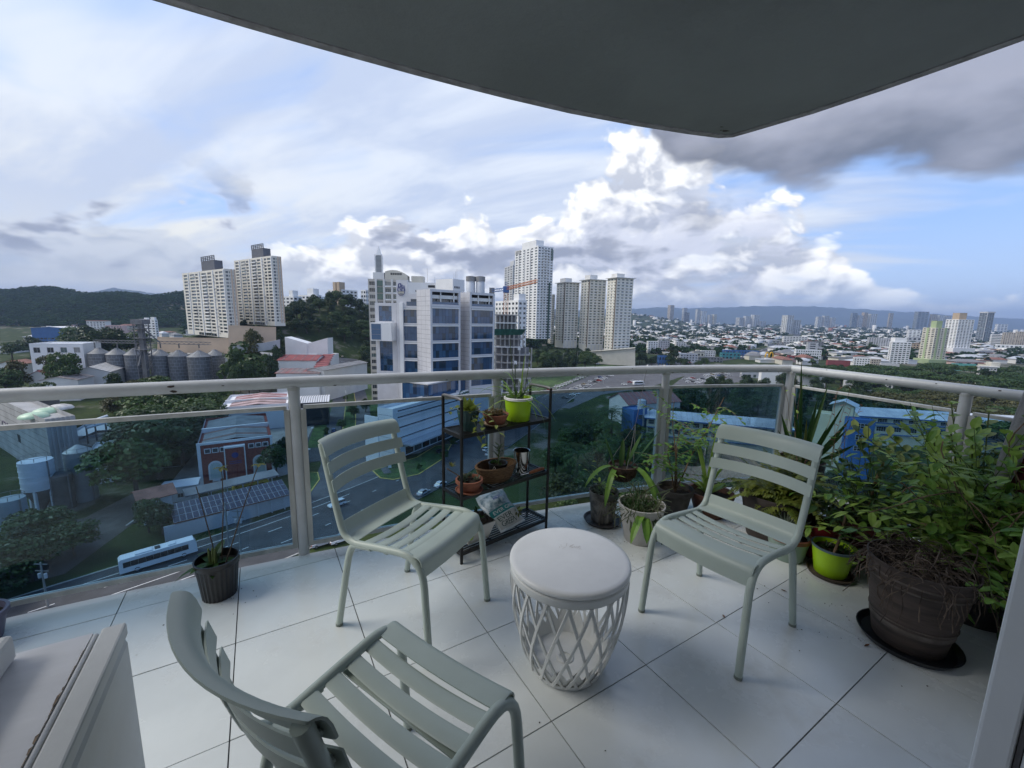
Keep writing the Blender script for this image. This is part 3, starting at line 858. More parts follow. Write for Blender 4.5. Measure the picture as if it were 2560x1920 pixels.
M_maroon = mat('maroon_roof', (.24, .060, .062), rough=.7, var=.2, scale=.3)
M_metal = mat('zinc_roof', (.50, .52, .55), rough=.5, var=.12, scale=.15, metal=.1)
M_mroof = mat('grey_roof', (.22, .22, .225), rough=.85, var=.2, scale=.15)
M_blue = mat('blue_render', (.05, .14, .34), rough=.6, var=.1, scale=.2)
def winglass(name, col, rough=.08): return mat(name, col, rough=rough, spec=.9)
GL = [winglass('window_dark', (.018, .022, .028)), winglass('window_grey', (.06, .075, .085)), winglass('window_green', (.10, .145, .14)), winglass('window_curtain', (.26, .26, .25), .3)]
M_frame = mat('window_frame', (.55, .55, .55), rough=.5)
WCACHE = {}
def winmesh(w, h, g, mull=1, rail=0, fr=M_frame, fw=.07, name='window'):
    k = (round(w, 2), round(h, 2), g.name, mull, rail, fr.name)
    if k not in WCACHE:
        m = MB(); m.box(0, w, .02, .05, 0, h, 0)
        for a in (0, w - fw): m.box(a, a + fw, -.03, .019, 0, h, 1)
        for z in (0, h - fw): m.box(fw, w - fw, -.03, .019, z, z + fw, 1)
        for i in range(mull): x = w * (i + 1) / (mull + 1); m.box(x - fw / 2, x + fw / 2, -.025, .019, fw, h - fw, 1)
        for i in range(rail): z = h * (i + 1) / (rail + 1); m.box(fw, w - fw, -.02, .019, z - fw / 2, z + fw / 2, 1)
        WCACHE[k] = m.mesh(name, [g, fr])
    return WCACHE[k]

def wallface(m, P, W, z0, z1, cols, rows, depth, mi=0):
    """wall plane with rectangular openings and their reveals; P(x, z, d) maps to the building frame"""
    xs = [0.0]
    for a, b in cols: xs += [a, b]
    xs.append(W)
    q = lambda x0, x1, a, b: m.add([P(x0, a, 0), P(x1, a, 0), P(x1, b, 0), P(x0, b, 0)], [(0, 1, 2, 3)], mi) if x1 - x0 > 1e-4 and b - a > 1e-4 else None
    for i in range(0, len(xs), 2): q(xs[i], xs[i + 1], z0, z1)
    for a, b in cols:
        z = z0
        for s, h in rows:
            q(a, b, z, s); z = h
            m.add([P(a, s, 0), P(b, s, 0), P(b, h, 0), P(a, h, 0), P(a, s, -depth), P(b, s, -depth), P(b, h, -depth), P(a, h, -depth)],
                  [(0, 4, 5, 1), (1, 5, 6, 2), (2, 6, 7, 3), (3, 7, 4, 0)], mi)
        q(a, b, z, z1)

class Bld:
    """building seen at corner C: face R runs right/back along azimuth az (deg), face L runs left/back"""
    def __init__(s, name, label, xc, dist, az, ytop, zb=None, xr=None, xl=None, wr=None, wl=None, group=None, cat='building'):
        s.c = ap(xc, ytop, dist); s.ztop = s.c.z; a = math.radians(az)
        s.ex = Vector((math.sin(a), math.cos(a), 0)); s.ey = Vector((-math.cos(a), math.sin(a), 0))
        s.zb = tz(s.c.x, s.c.y) - 1.0 if zb is None else zb
        def hit(px, e):
            d = sight(px * S_, ytop * S_); k = d.x / d.y            # x = k*y
            w = (s.c.x - k * s.c.y) / (k * e.y - e.x)
            if not 0.5 < w < 130: print('BAD WIDTH', label, px, round(w, 1)); w = 12.0
            return w
        s.wr = wr if wr is not None else hit(xr, s.ex); s.wl = wl if wl is not None else hit(xl, s.ey)
        s.H = s.ztop - s.zb
        s.t = thing(name, label, cat, (s.c.x, s.c.y, s.zb), math.atan2(s.ex.y, s.ex.x), group)
    def P(s, f):
        if f == 'R': return lambda x, z, d: (x, -d, z)
        if f == 'L': return lambda x, z, d: (-d, s.wl - x, z)
    def walls(s, m, R=None, L=None, depth=.3, name='wall', z0=0.0, z1=None, roof=True, parapet=.0, m2=None):
        """R / L = (cols, rows) of openings"""
        z1 = s.H if z1 is None else z1; mb = MB(); mats = [m, m2 or m]
        for f, W, op in (('R', s.wr, R), ('L', s.wl, L)):
            cols, rows = op if op else ([], []); wallface(mb, s.P(f), W, z0, z1, cols, rows, depth, 1 if (f == 'L' and m2) else 0)
        a, b = s.wr, s.wl
        mb.add([(a, 0, z0), (a, b, z0), (a, b, z1), (a, 0, z1)], [(0, 1, 2, 3)]); mb.add([(a, b, z0), (0, b, z0), (0, b, z1), (a, b, z1)], [(0, 1, 2, 3)])
        if roof: mb.add([(0, 0, z1 - parapet), (a, 0, z1 - parapet), (a, b, z1 - parapet), (0, b, z1 - parapet)], [(0, 1, 2, 3)])
        if parapet:
            mb.add([(.2, .2, z1 - parapet), (a - .2, .2, z1 - parapet), (a - .2, .2, z1), (.2, .2, z1)], [(3, 2, 1, 0)])
            mb.add([(a - .2, b - .2, z1 - parapet), (.2, b - .2, z1 - parapet), (.2, b - .2, z1), (a - .2, b - .2, z1)], [(3, 2, 1, 0)])
        return mb.build(name, mats, s.t)
    def windows(s, f, cols, rows, depth=.28, glass=None, mull=1, rail=0, joined=False, name='window', seed=1, fr=M_frame, fw=.07):
        rr = random.Random(seed * 77 + len(cols)); gl = glass or GL; w8 = [5, 3, 2, 1][:len(gl)] if glass is None else [1] * len(gl); mj = MB()
        for a, b in cols:
            for z0, z1 in rows:
                g = rr.choices(range(len(gl)), w8)[0]
                if joined:
                    P = s.P(f); mj.add([P(a, z0, -depth), P(b, z0, -depth), P(b, z1, -depth), P(a, z1, -depth)], [(0, 1, 2, 3)], g); continue
                me = winmesh(b - a, z1 - z0, gl[g], mull, rail, fr, fw, name)
                if f == 'R': obj(name, me, s.t, (a, depth, z0))
                else: obj(name, me, s.t, (depth, s.wl - a, z0), -math.pi / 2)
        if joined:
            o = mj.build('window_rows', gl, s.t); o['kind'] = 'stuff'; return o
    def box(s, name, m, x0, x1, y0, y1, z0, z1, bevel=0):
        return MB().box(x0, x1, y0, y1, z0, z1).build(name, m, s.t, bevel=bevel)
def even(W, n, w, m0=None, m1=None):
    m0 = (W / n - w) / 2 if m0 is None else m0; m1 = m0 if m1 is None else m1
    p = (W - m0 - m1 - w) / max(1, n - 1); return [(m0 + i * p, m0 + i * p + w) for i in range(n)]
def rows(n, z0, fh, sill=.9, h=1.4): return [(z0 + i * fh + sill, z0 + i * fh + sill + h) for i in range(n)]

# ---------------------------------------------------------------- twin apartment towers on the terrace
def twin(xl, xc, xr, ytop, ybase, dist, finx, finy, nf, label, holes, seed):
    zb = ap(xc, ybase, dist).z
    b = Bld('apartment_tower', label, xc, dist, 35.0, ytop, zb, xr=xr, xl=xl)
    fh = b.H / (nf + .6)
    r = rows(nf - 1, fh * 1.05, fh, .85, 1.5)
    # broad face (L): five bays between proud piers
    W = b.wl; cols = [(W * a, W * c) for a, c in ((.035, .13), (.20, .315), (.335, .40), (.485, .60), (.625, .71), (.80, .86), (.88, .965))]
    Rc = [(b.wr * a, b.wr * c) for a, c in ((.10, .34), (.42, .50), (.74, .80))]
    b.walls(mat('warm_cream', (.74, .70, .62), rough=.75, var=.06, scale=.12), R=(Rc, r), L=(cols, r), depth=.45, parapet=.9, name='wall')
    b.windows('L', cols, r, .42, seed=seed); b.windows('R', Rc, r, .42, seed=seed + 1)
    for a in (.165, .445, .755, .985):
        b.box('pier', M_whit2, -.55, -.02, W * (1 - a) - .45, W * (1 - a) + .45, 0, b.H - .4)
    b.box('side_panel', M_peach, b.wr * .56, b.wr * .70, -.12, -.004, fh, b.H); b.box('side_panel', M_peach, b.wr * .84, b.wr - .1, -.12, -.004, fh, b.H)
    # ground floor lobby glazing
    lob = b.box('lobby_glazing', GL[0], -.10, -.01, W * .28, W * .70, .4, fh * .95); 
    for k in range(8): b.box('lobby_mullion', M_whit2, -.16, -.11, W * (.28 + .42 * k / 7) - .06, W * (.28 + .42 * k / 7) + .06, .4, fh * .95)
    # balcony slabs on the broad face
    for z0, z1 in r: b.box('balcony_slab', M_whit2, -.8, -.03, W * .40, W * .515, z0 - .95, z0 - .25)
    ac = random.Random(seed)
    for c in (0, 1, 3, 4, 6):
        for z0, z1 in r:
            if ac.random() < .45: y_ = W * (1 - [.165, .32, .43, .61, .77, .0, .80][c]) - .2; b.box('air_conditioner', M_lgrey, -.75, -.05, y_, y_ + .8, z0 - .75, z0 - .15)
    # roof fin: dark lattice panel
    q = ap(finx[0], ytop, dist + 6); fw = b.wl * .30; fz = ap(xc, finy, dist).z - zb
    M_fin = mat('dark_fin', (.10, .105, .125), rough=.6, var=.15, scale=.3)
    y0 = W * .30; y1 = y0 + fw; x0, x1 = 3.0, 8.5; H = b.H
    h = fz - H; f = MB(); f.box(x0, x1, y0, y1, H - 1, H + h * .70); fin = f.build('roof_fin', M_fin, b.t)
    n = 6
    for i in range(n + 1):
        yy = y0 + (y1 - y0) * i / n; b2 = MB().box(x0, x0 + .5, yy - .22, yy + .22, H + h * .70, H + h); b2.build('fin_post', M_fin, fin)
    for k in range(4): MB().box(x0 - .01, x0 + .51, y0, y1, H + h * (.70 + .30 * k / 3) - .22, H + h * (.70 + .30 * k / 3) + .22).build('fin_rail', M_fin, fin)
    return b
T1 = twin(392, 484, 508, 580, 730, 300, (428, 460), 545, 19, 'left cream apartment tower of the pair, its base behind a peach wall', 2, 11)
T2 = twin(504, 587, 607, 552, 704, 318, (540, 568), 520, 21, 'right and taller cream apartment tower of the pair above the terrace', 3, 21)
# peach retaining wall of the terrace
def wallrun(name, label, pts, top_y, m, th=.6, depth=25, cat='wall'):
    """free-standing wall through survey points (x, ytop, ybase, dist)"""
    t = thing(name, label, cat, ap(pts[0][0], pts[0][2], pts[0][3])); o = Vector(t.location)
    for a, b in zip(pts[:-1], pts[1:]):
        A, B = ap(a[0], a[1], a[3]) - o, ap(b[0], b[1], b[3]) - o; A2, B2 = ap(a[0], a[2], a[3]) - o, ap(b[0], b[2], b[3]) - o
        n = Vector((-(B - A).y, (B - A).x, 0)).normalized() * th
        MB().add([A2, B2, B, A, A2 + n, B2 + n, B + n, A + n], [(0, 1, 2, 3), (7, 6, 5, 4), (3, 2, 6, 7), (0, 4, 5, 1), (0, 3, 7, 4), (1, 5, 6, 2)]).build('wall_section', m, t)
        MB().add([A + Vector((0, 0, .02)) - n * .3, B + Vector((0, 0, .02)) - n * .3, B + Vector((0, 0, .02)) + n * 1.3, A + Vector((0, 0, .02)) + n * 1.3,
                  A + Vector((0, 0, .4)) - n * .3, B + Vector((0, 0, .4)) - n * .3, B + Vector((0, 0, .4)) + n * 1.3, A + Vector((0, 0, .4)) + n * 1.3],
                 [(3, 2, 1, 0), (4, 5, 6, 7), (0, 1, 5, 4), (1, 2, 6, 5), (2, 3, 7, 6), (3, 0, 4, 7)]).build('coping', m, t)
    return t
wallrun('retaining_wall', 'long peach retaining wall below the twin towers', [(340, 729, 760, 285), (405, 731, 762, 282), (494, 732, 764, 280)], 0, M_peach)
wallrun('retaining_wall', 'taller peach retaining wall step between tower base and tree', [(493, 704, 764, 279), (545, 706, 758, 281), (596, 708, 752, 286)], 0, M_peach)
wallrun('boundary_wall', 'low white boundary wall running below the peach terrace', [(500, 748, 765, 262), (570, 742, 758, 268), (605, 735, 752, 276)], 0, M_lgrey, .4)
# ---------------------------------------------------------------- office complex with the blue glazing
M_clad = mat('silver_cladding', (.60, .60, .63), rough=.45, var=.05, scale=.3, metal=.15)
M_cladj = mat('cladding_joint', (.22, .22, .24), rough=.7)
M_bglass = [winglass('blue_glass_a', (.022, .060, .135), .04), winglass('blue_glass_b', (.032, .090, .19), .05), winglass('blue_glass_c', (.012, .030, .060), .04), winglass('blue_glass_d', (.03, .08, .16), .12)]
def Z(x, y, d): return ap(x, y, d).z
def zo(x, y): return ((860 + x * .2532) / S_, (560 + y * .2532) / S_)      # enlargement notes -> print
def glazed(b, f, x0, x1, z0, z1, ncol, nrow, seed, depth=.25, name='window_pane'):
    """curtain-wall field: panes as parts with slim mullions, set in a recess"""
    rr = random.Random(seed); dark = 0
    w, h = (x1 - x0) / ncol, (z1 - z0) / nrow
    for i in range(ncol):
        for j in range(nrow):
            g = rr.choices(M_bglass, [7, 4, 3, 1])[0]
            k = ('cw', round(w, 2), round(h, 2), g.name)
            if k not in WCACHE: WCACHE[k] = MB().box(.03, w - .03, 0, .06, .03, h - .03).mesh(name, g)
            j_ = rr.uniform(0, .012)
            if f == 'R': obj(name, WCACHE[k], b.t, (x0 + i * w, depth + j_, z0 + j * h), rr.uniform(-.004, .004))
            else: obj(name, WCACHE[k], b.t, (depth + j_, b.wl - x0 - i * w, z0 + j * h), -math.pi / 2 + rr.uniform(-.004, .004))
def office_block(label, xc, dist, az, xr, wl, ytop_z, zrec, zb, bands, ncol, seed, rc=None, recess=True):
    px, py = zo(xc, ytop_z)
    b = Bld('office_block', label, px, dist, az, py, zb, xr=zo(xr, 0)[0], wl=wl)
    H = b.H; m = .9; zr = Z(px, zo(0, zrec)[1], dist) - zb
    zs = [Z(px, zo(0, y)[1], dist) - zb for y in bands]               # band tops, going down
    rws = [(zs[i + 1] + .75, zs[i] - .45) for i in range(len(zs) - 1)]
    top = (zr + .4, H - 1.0)
    b.walls(M_clad, R=([(m, b.wr - m)], rws[::-1] + [top]), depth=.9, parapet=.6)
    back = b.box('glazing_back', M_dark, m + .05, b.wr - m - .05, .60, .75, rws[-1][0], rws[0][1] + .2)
    for i, (a, c) in enumerate(rws):
        glazed(b, 'R', m, b.wr - m, a, c, ncol, 2, seed + i, .28)
        b.box('band', M_whit2, m - .2, b.wr - m + .2, -.35, -.02, c + .02, c + .42); b.box('band', M_lgrey, m - .2, b.wr - m + .2, -.22, -.02, c + .5, c + .85)
    # open loggia at the top
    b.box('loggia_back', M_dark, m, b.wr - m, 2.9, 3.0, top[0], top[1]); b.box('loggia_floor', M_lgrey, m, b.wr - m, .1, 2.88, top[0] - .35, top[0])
    b.box('loggia_beam', M_whit2, m, b.wr - m, 1.0, 1.4, top[1] - 2.6, top[1] - 1.2)
    for k in (.36, .80): b.box('loggia_column', M_whit2, b.wr * k - .2, b.wr * k + .2, .5, .9, top[0], top[1] - .02)
    n = 7
    for k in range(n):
        me = winmesh((b.wr - 2 * m) / n - .1, 2.6, GL[k % 2], 0, 0)
        obj('loggia_window', me, b.t, (m + (b.wr - 2 * m) * k / n, 2.6, top[0] + .05))
    b.box('balustrade', M_bglass[1], m, b.wr - m, .12, .17, top[0] + .02, top[0] + 1.0)
    # cladding joints
    zz = 2.0
    while zz < H - 1:
        b.box('joint', M_cladj, -.012, -.002, .05, b.wl - .05, zz, zz + .10); zz += 1.9
    for k in range(1, 3): b.box('joint', M_cladj, -.011, -.003, b.wl * k / 3 - .05, b.wl * k / 3 + .05, .5, H - .2)
    return b
ZB = ZG
O1 = office_block('silver office block with blue glazing and open top loggia, nearest face', 850, 168, 52, 1150, 12.5, 640, 800, ZB, [820, 1000, 1170, 1345, 1520, 1690], 8, 31)
O2 = office_block('right-hand silver office block with blue glazing, beside the scaffolded shell', 1243, 178, 52, 1490, 14, 672, 820, ZB, [838, 1000, 1155, 1310, 1465, 1620], 7, 51)
# left wing of the offices, lower, with two window columns and a projecting box
px, py = zo(755, 690)
b = Bld('office_wing', 'left wing of the offices carrying the blue letters and crest', px, 178, 10, py, ZB, wr=1.5, xl=zo(515, 0)[0]); 
zs = [Z(px, zo(0, y)[1], 178) - ZB for y in (835, 1000, 1175, 1345, 1520, 1700)]; rws = [(zs[i + 1] + .8, zs[i] - .5) for i in range(5)]
W = b.wl; c0 = W * .29
b.walls(M_clad, L=([(c0, W - .15)], rws[::-1]), depth=.9)
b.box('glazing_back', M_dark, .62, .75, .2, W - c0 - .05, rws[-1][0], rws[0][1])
for i, (a, c) in enumerate(rws):
    glazed(b, 'L', c0, W - .15, a, c, 5, 2, 70 + i)
    b.box('band', M_whit2, -.35, -.02, .02, W - c0, c + .02, c + .42); b.box('band', M_lgrey, -.22, -.02, .02, W - c0, c + .5, c + .85)
b.box('white_fin', M_whit2, -.8, -.01, W - c0, W * .86, 0, Z(px, zo(0, 780)[1], 178) - ZB)
b.box('upper_window', M_bglass[0], -.08, -.01, .3, W * .58, rws[0][1] + 1.6, rws[0][1] + 3.3); b.box('upper_window', M_bglass[2], -.08, -.01, .3, W * .40, rws[0][1] + 3.32, rws[0][1] + 4.4)
WING = b
# blue letters and crest, proud of the cladding (built in the wing's frame: face L, looking along -x)
M_navy = mat('navy_sign_metal', (.035, .045, .20), rough=.4)
M_sgold = mat('pale_sign_metal', (.55, .52, .42), rough=.5)
def on_face(b, px_, py_):
    """where a sight line meets face L of b (its x=0 plane), in the building frame"""
    d = sight(px_ * S_, py_ * S_); n = -b.ex; o = Vector((b.c.x, b.c.y, 0))
    t = ((o - EYE).dot(n)) / d.dot(n); q = EYE + d * t - Vector((b.c.x, b.c.y, b.zb)); return q.dot(b.ey), q.z
def letter_bar(m, a, c, w): m.bar((-.16, *a), (-.16, *c), w, .12, 0, up=(1, 0, 0))
y0, z0 = on_face(b, *zo(527, 655)); y1, z1 = on_face(b, *zo(603, 590)); wv_ = abs(y1 - y0); hh = z1 - z0; yl = max(y0, y1)
def LP(u, v): return (yl - u * wv_, z0 + v * hh)
s1 = MB()
for a, c in (((.05, 0), (.20, 1)), ((.20, 1), (.48, 1)), ((.48, 1), (.46, .52)), ((.46, .52), (.12, .48)), ((.34, .5), (.40, 0)), ((0, 0), (.14, 0))): letter_bar(s1, LP(*a), LP(*c), .34)
s1.build('sign_letter', M_navy, b.t)
s2 = MB()
for a, c in (((.58, 0), (.62, .78)), ((.92, .02), (.86, .74)), ((.60, .36), (.90, .36)), ((.62, .78), (.70, .78)), ((.84, .02), (1.0, .02)), ((.50, .02), (.64, .02))): letter_bar(s2, LP(*a), LP(*c), .34)
s2.build('sign_letter', M_navy, b.t)
cy_, cz_ = on_face(b, *zo(566, 680)); r = wv_ * .42
MB().add([(-.15, cy_ + r * math.cos(a), cz_ + .15 * r + (r * .9 * math.sin(a) if math.sin(a) < 0 else r * .28)) for a in [math.pi + i * math.pi / 10 for i in range(11)]] + [(-.15, cy_ + r, cz_ + .5 * r), (-.15, cy_ - r, cz_ + .5 * r)][:2], [tuple(range(13))]).build('crest_field', M_sgold, b.t)
cr = MB(); pts = [(-.20, cy_ + r * math.cos(a), cz_ + .15 * r + r * .9 * math.sin(a)) for a in [math.pi + i * math.pi / 12 for i in range(13)]] + [(-.20, cy_ + r, cz_ + .5 * r), (-.20, cy_ - r, cz_ + .5 * r), (-.20, cy_ - r, cz_ + .15 * r)]
for p, q in zip(pts[:-1], pts[1:]): cr.bar(p, q, .16, .12, up=(1, 0, 0))
for k in range(2): cr.bar((-.20, cy_ - r * .55, cz_ - .1 * r - k * .3 * r), (-.20, cy_ + r * .55, cz_ - .1 * r - k * .3 * r), .14, .1, up=(1, 0, 0))
cr.build('crest_outline', M_navy, b.t)
ya, za = on_face(b, *zo(518, 700)); yb_, zb_ = on_face(b, *zo(628, 552)); b.box('sign_wall', M_clad, -.04, .5, min(ya, yb_), max(ya, yb_), min(za, b.H - 1), zb_)
# lower left tower of the wing with its jutting white box
px, py = zo(515, 780)
b = Bld('office_stair_tower', 'slim silver stair tower with jutting white window box at the offices', px, 182, 6, py, ZB, wr=3, xl=zo(302, 0)[0]); W = b.wl
zz = lambda y: Z(px, zo(0, y)[1], 182) - ZB
b.walls(M_clad, L=([(W * .18, W * .78)], [(zz(1455), zz(1160)), (zz(962), zz(810))]), depth=.5)
glazed(b, 'L', W * .18, W * .78, zz(1455), zz(1160), 4, 5, 91, .3); glazed(b, 'L', W * .18, W * .78, zz(962), zz(810), 4, 3, 92, .3)
q = b.box('jutting_box', M_whit2, -5.5, -.01, W * .02, W * .97, zz(1150), zz(975))
MB().box(-5.62, -5.51, W * .50, W * .93, zz(1138), zz(988)).build('box_window', M_bglass[1], q)
for k in range(4): MB().box(-5.66, -5.625, W * .50, W * .93, zz(1138) + (zz(988) - zz(1138)) * k / 3 - .06, zz(1138) + (zz(988) - zz(1138)) * k / 3 + .06).build('box_mullion', M_cladj, q)
b.box('small_box', M_lgrey, -.5, -.02, W * .16, W * .20, zz(965), zz(950))
# glazed set-back floor on the podium and the striped podium itself
px, py = zo(830, 1590)
b = Bld('glass_pavilion', 'dark blue glass floor set back on the striped podium', px, 160, 30, py, ZB + 14, xr=zo(1450, 0)[0], xl=zo(575, 0)[0])
b.walls(M_dark); glazed(b, 'R', .1, b.wr - .1, .3, b.H - .2, 16, 2, 95, -.07); glazed(b, 'L', .1, b.wl - .1, .3, b.H - .2, 7, 2, 96, -.07)
b.box('roof_edge', M_lgrey, -.4, b.wr + .3, -.4, b.wl, b.H + .02, b.H + .5)
pc = (848, 884)
b = Bld('striped_podium', 'white podium with dark horizontal stripes and green lettering below the offices', pc[0], 137, 27, pc[1], ZG, xr=1086, xl=815)
H = b.H; zl = lambda y: Z(848, y, 137) - ZG
slots = [(zl(972), zl(969)), (zl(953.5), zl(950)), (zl(931), zl(927)), (zl(908), zl(904)), (zl(893.5), zl(890))]
b.walls(M_whit2, R=([(b.wr * .03, b.wr - .8)], slots), depth=.8, parapet=1.0)
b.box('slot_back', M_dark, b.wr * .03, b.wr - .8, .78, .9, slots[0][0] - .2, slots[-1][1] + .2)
for z0, z1 in slots: b.box('louvre_shelf', M_whit2, b.wr * .03 - .4, b.wr - .4, -.5, -.02, z0 - .42, z0 - .05)
for k in range(6): b.box('joint', M_cladj, -.015, -.003, .3, b.wl - .3, H * (k + 1) / 7, H * (k + 1) / 7 + .12)
b.box('canopy', M_lgrey, 4, b.wr * .8, -4.5, -.02, 4.6, 5.2)
for k in range(14): b.box('shopfront_pane', GL[k % 2], 6 + k * 4.6, 6 + k * 4.6 + 4.2, -.06, -.01, .4, 4.3)
PODIUM = b
# green lettering along the parapet
fc = bpy.data.curves.new('lettering', 'FONT'); fc.body = 'Corporate Center'; fc.size = 3.3; fc.extrude = .06; fc.resolution_u = 2
fo = bpy.data.objects.new('tmp', fc); LINK(fo); dg = bpy.context.evaluated_depsgraph_get(); fm = bpy.data.meshes.new_from_object(fo.evaluated_get(dg)); bpy.data.objects.remove(fo)
M_sgreen = mat('green_sign_letters', (.02, .10, .075), rough=.5); fm.materials.clear(); fm.materials.append(M_sgreen)
fx = [v.co.x for v in fm.vertices]; k = 26.0 / (max(fx) - min(fx))
for v in fm.vertices: v.co = Vector((v.co.x * k, -v.co.z * 1.0, v.co.y * k * 1.15))
obj('sign_lettering', fm, b.t, (b.wr * .50, -.18, H - 2.35))
# podium roof terrace kerb on the left
b.box('ramp_wall', M_whit2, -6.5, -6.1, b.wl * .05, b.wl * .9, 0, H - 1.5)

# ---------------------------------------------------------------- cream block with the slatted spire
def grid_tower(name, label, xc, dist, az, ytop, zb, nf, fh=None, xr=None, xl=None, wr=None, wl=None, Rn=4, Ln=4, m=M_white, ww=(.55, .55), wh=1.4, joined=True, glass=None, group=None, par=.8, mull=1, seed=1, sill=.8, cat='building', z0=0.0):
    b = Bld(name, label, xc, dist, az, ytop, zb, xr=xr, xl=xl, wr=wr, wl=wl, group=group, cat=cat)
    fh = fh or (b.H - z0 - par) / nf
    r = rows(nf, z0, fh, sill * fh / 2.9, wh * fh / 2.9)
    Rc = even(b.wr, Rn, b.wr / Rn * ww[0]) if Rn else []; Lc = even(b.wl, Ln, b.wl / Ln * ww[1]) if Ln else []
    b.walls(m, R=(Rc, r) if Rn else None, L=(Lc, r) if Ln else None, depth=.35, parapet=par)
    if Rn: b.windows('R', Rc, r, .33, glass, mull, joined=joined, seed=seed)
    if Ln: b.windows('L', Lc, r, .33, glass, mull, joined=joined, seed=seed + 5)
    b.fh = fh; b.rows = r; b.Rc, b.Lc = Rc, Lc
    return b
px, py = zo(235, 540)
b = grid_tower('apartment_block', 'older cream apartment block with a slatted spire behind the offices', px, 232, 84, py, ZG, 19, xr=zo(630, 0)[0], wl=16, Rn=5, Ln=2, m=mat('aged_cream', (.52, .49, .44), rough=.8, var=.12, scale=.15), ww=(.72, .5), joined=False, wh=1.7, seed=5, mull=2)
for c in b.Rc[1:2]:
    for z0, z1 in b.rows[-3:]: b.box('green_bay', winglass('green_bay_glass', (.03, .10, .085)), c[0], c[1], -.5, -.02, z0 - .3, z1 + .5)
for i in range(1, 5):
    x = b.wr * i / 5; b.box('pier', M_white, x - .5, x + .5, -.7, -.02, 0, b.H)
for z0, z1 in b.rows[-9:]:
    for i in (2, 3, 4): b.box('balcony_rail', M_whit2, b.wr * i / 5 + .6, b.wr * (i + 1) / 5 - .6, -.65, -.5, z0 - .8, z0 - .05)
H = b.H; M_sp = mat('spire_slats', (.46, .48, .50), rough=.6)
b.box('spire_base', M_white, b.wr * .12, b.wr * .40, 1, 8, H - .7, H + 3.6)
sx0, sx1 = b.wr * .175, b.wr * .345
sp = b.box('spire_core', mat('spire_core', (.20, .21, .22), rough=.8), sx0 + .4, sx1 - .4, 2.4, 2.4 + (sx1 - sx0) - .8, H + 3.6, H + 12.6)
for k in range(14): MB().box(sx0 + .1, sx1 - .1, 2.1, 2.1 + (sx1 - sx0) - .2, H + 3.7 + k * .65, H + 3.7 + k * .65 + .3).build('spire_slat', M_sp, sp)
for sx_ in (sx0, sx1): MB().box(sx_ - .25, sx_ + .25, 1.9, 2.4, H + 3.6, H + 13.2).build('spire_post', M_whit2, sp)
mx_, w_ = (sx0 + sx1) / 2, (sx1 - sx0) / 2
MB().add([(mx_ - w_ * .75, 2.2, H + 12.8), (mx_ + w_ * .75, 2.2, H + 12.8), (mx_ + w_ * .75, 2.2 + w_ * 1.5, H + 12.8), (mx_ - w_ * .75, 2.2 + w_ * 1.5, H + 12.8), (mx_, 2.2 + w_ * .75, H + 18.2)], [(3, 2, 1, 0), (0, 1, 4), (1, 2, 4), (2, 3, 4), (3, 0, 4)]).build('spire_tip', M_whit2, sp)
# curved attic
arc = MB(); n = 12; a0, a1 = b.wr * .42, b.wr * .99
for i in range(n):
    t0, t1 = i / n, (i + 1) / n; f = lambda t: H + 3.4 + 1.9 * (1 - (2 * t - .75) ** 2) * .9
    x0, x1 = a0 + (a1 - a0) * t0, a0 + (a1 - a0) * t1
    arc.add([(x0, 1, H - .6), (x1, 1, H - .6), (x1, 1, f(t1)), (x0, 1, f(t0)), (x0, 9, H - .6), (x1, 9, H - .6), (x1, 9, f(t1)), (x0, 9, f(t0))], [(0, 1, 2, 3), (3, 2, 6, 7), (5, 4, 7, 6)])
at = arc.build('curved_attic', M_cream, b.t)
for k in range(6): MB().box(a0 + (a1 - a0) * (.25 + k * .085), a0 + (a1 - a0) * (.25 + k * .085) + .7, .9, .99, H + 2.5, H + 3.6).build('attic_vent', M_dark, at)
# flat-topped white blocks behind the offices
def simple(name, label, xc, dist, az, ytop, zb, m, xr=None, xl=None, wr=None, wl=None, cat='building', group=None):
    b = Bld(name, label, xc, dist, az, ytop, zb, xr=xr, xl=xl, wr=wr, wl=wl, cat=cat, group=group); b.walls(m, parapet=.7); return b
px, py = zo(628, 575); b = simple('white_block', 'white flat-topped block with small vents behind the crest', px, 215, 88, py, ZG, M_whit2, xr=zo(900, 0)[0], wl=10)
for k in range(4): b.box('vent', M_dark, b.wr * (.28 + k * .055), b.wr * (.28 + k * .055) + .55, -.08, -.01, b.H - 4.6, b.H - 3.8)
b.box('plant_room', M_cream, b.wr * .12, b.wr * .55, 1, 7, b.H - .6, b.H + 3.2)
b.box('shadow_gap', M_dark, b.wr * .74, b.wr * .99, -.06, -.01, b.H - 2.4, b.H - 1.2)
for x, h in ((.68, 7.5), (.95, 3)): b.box('antenna', M_mroof, b.wr * x, b.wr * x + .1, 3, 3.1, b.H - .7, b.H + h)
px, py = zo(1075, 540); b = simple('white_block', 'bright white lift block with a pitched end beside the offices', px, 205, 35, py, ZG, M_whit2, xr=zo(1190, 0)[0], xl=zo(905, 0)[0])
for k in range(4): b.box('vent', M_dark, b.wr * (.12 + k * .12), b.wr * (.12 + k * .12) + .6, -.08, -.01, b.H - 4.4, b.H - 3.4)
for k in range(3): b.box('antenna', M_mroof, b.wr * .6, b.wr * .6 + .08, 2 + k, 2.08 + k, b.H - .7, b.H + 5 - k)
px, py = zo(1230, 620)
t = thing('rooftop_tank', 'silver water tanks with dark cowls on the office roof', 'tank', ap(px, py, 196) - Vector((0, 0, 0)))
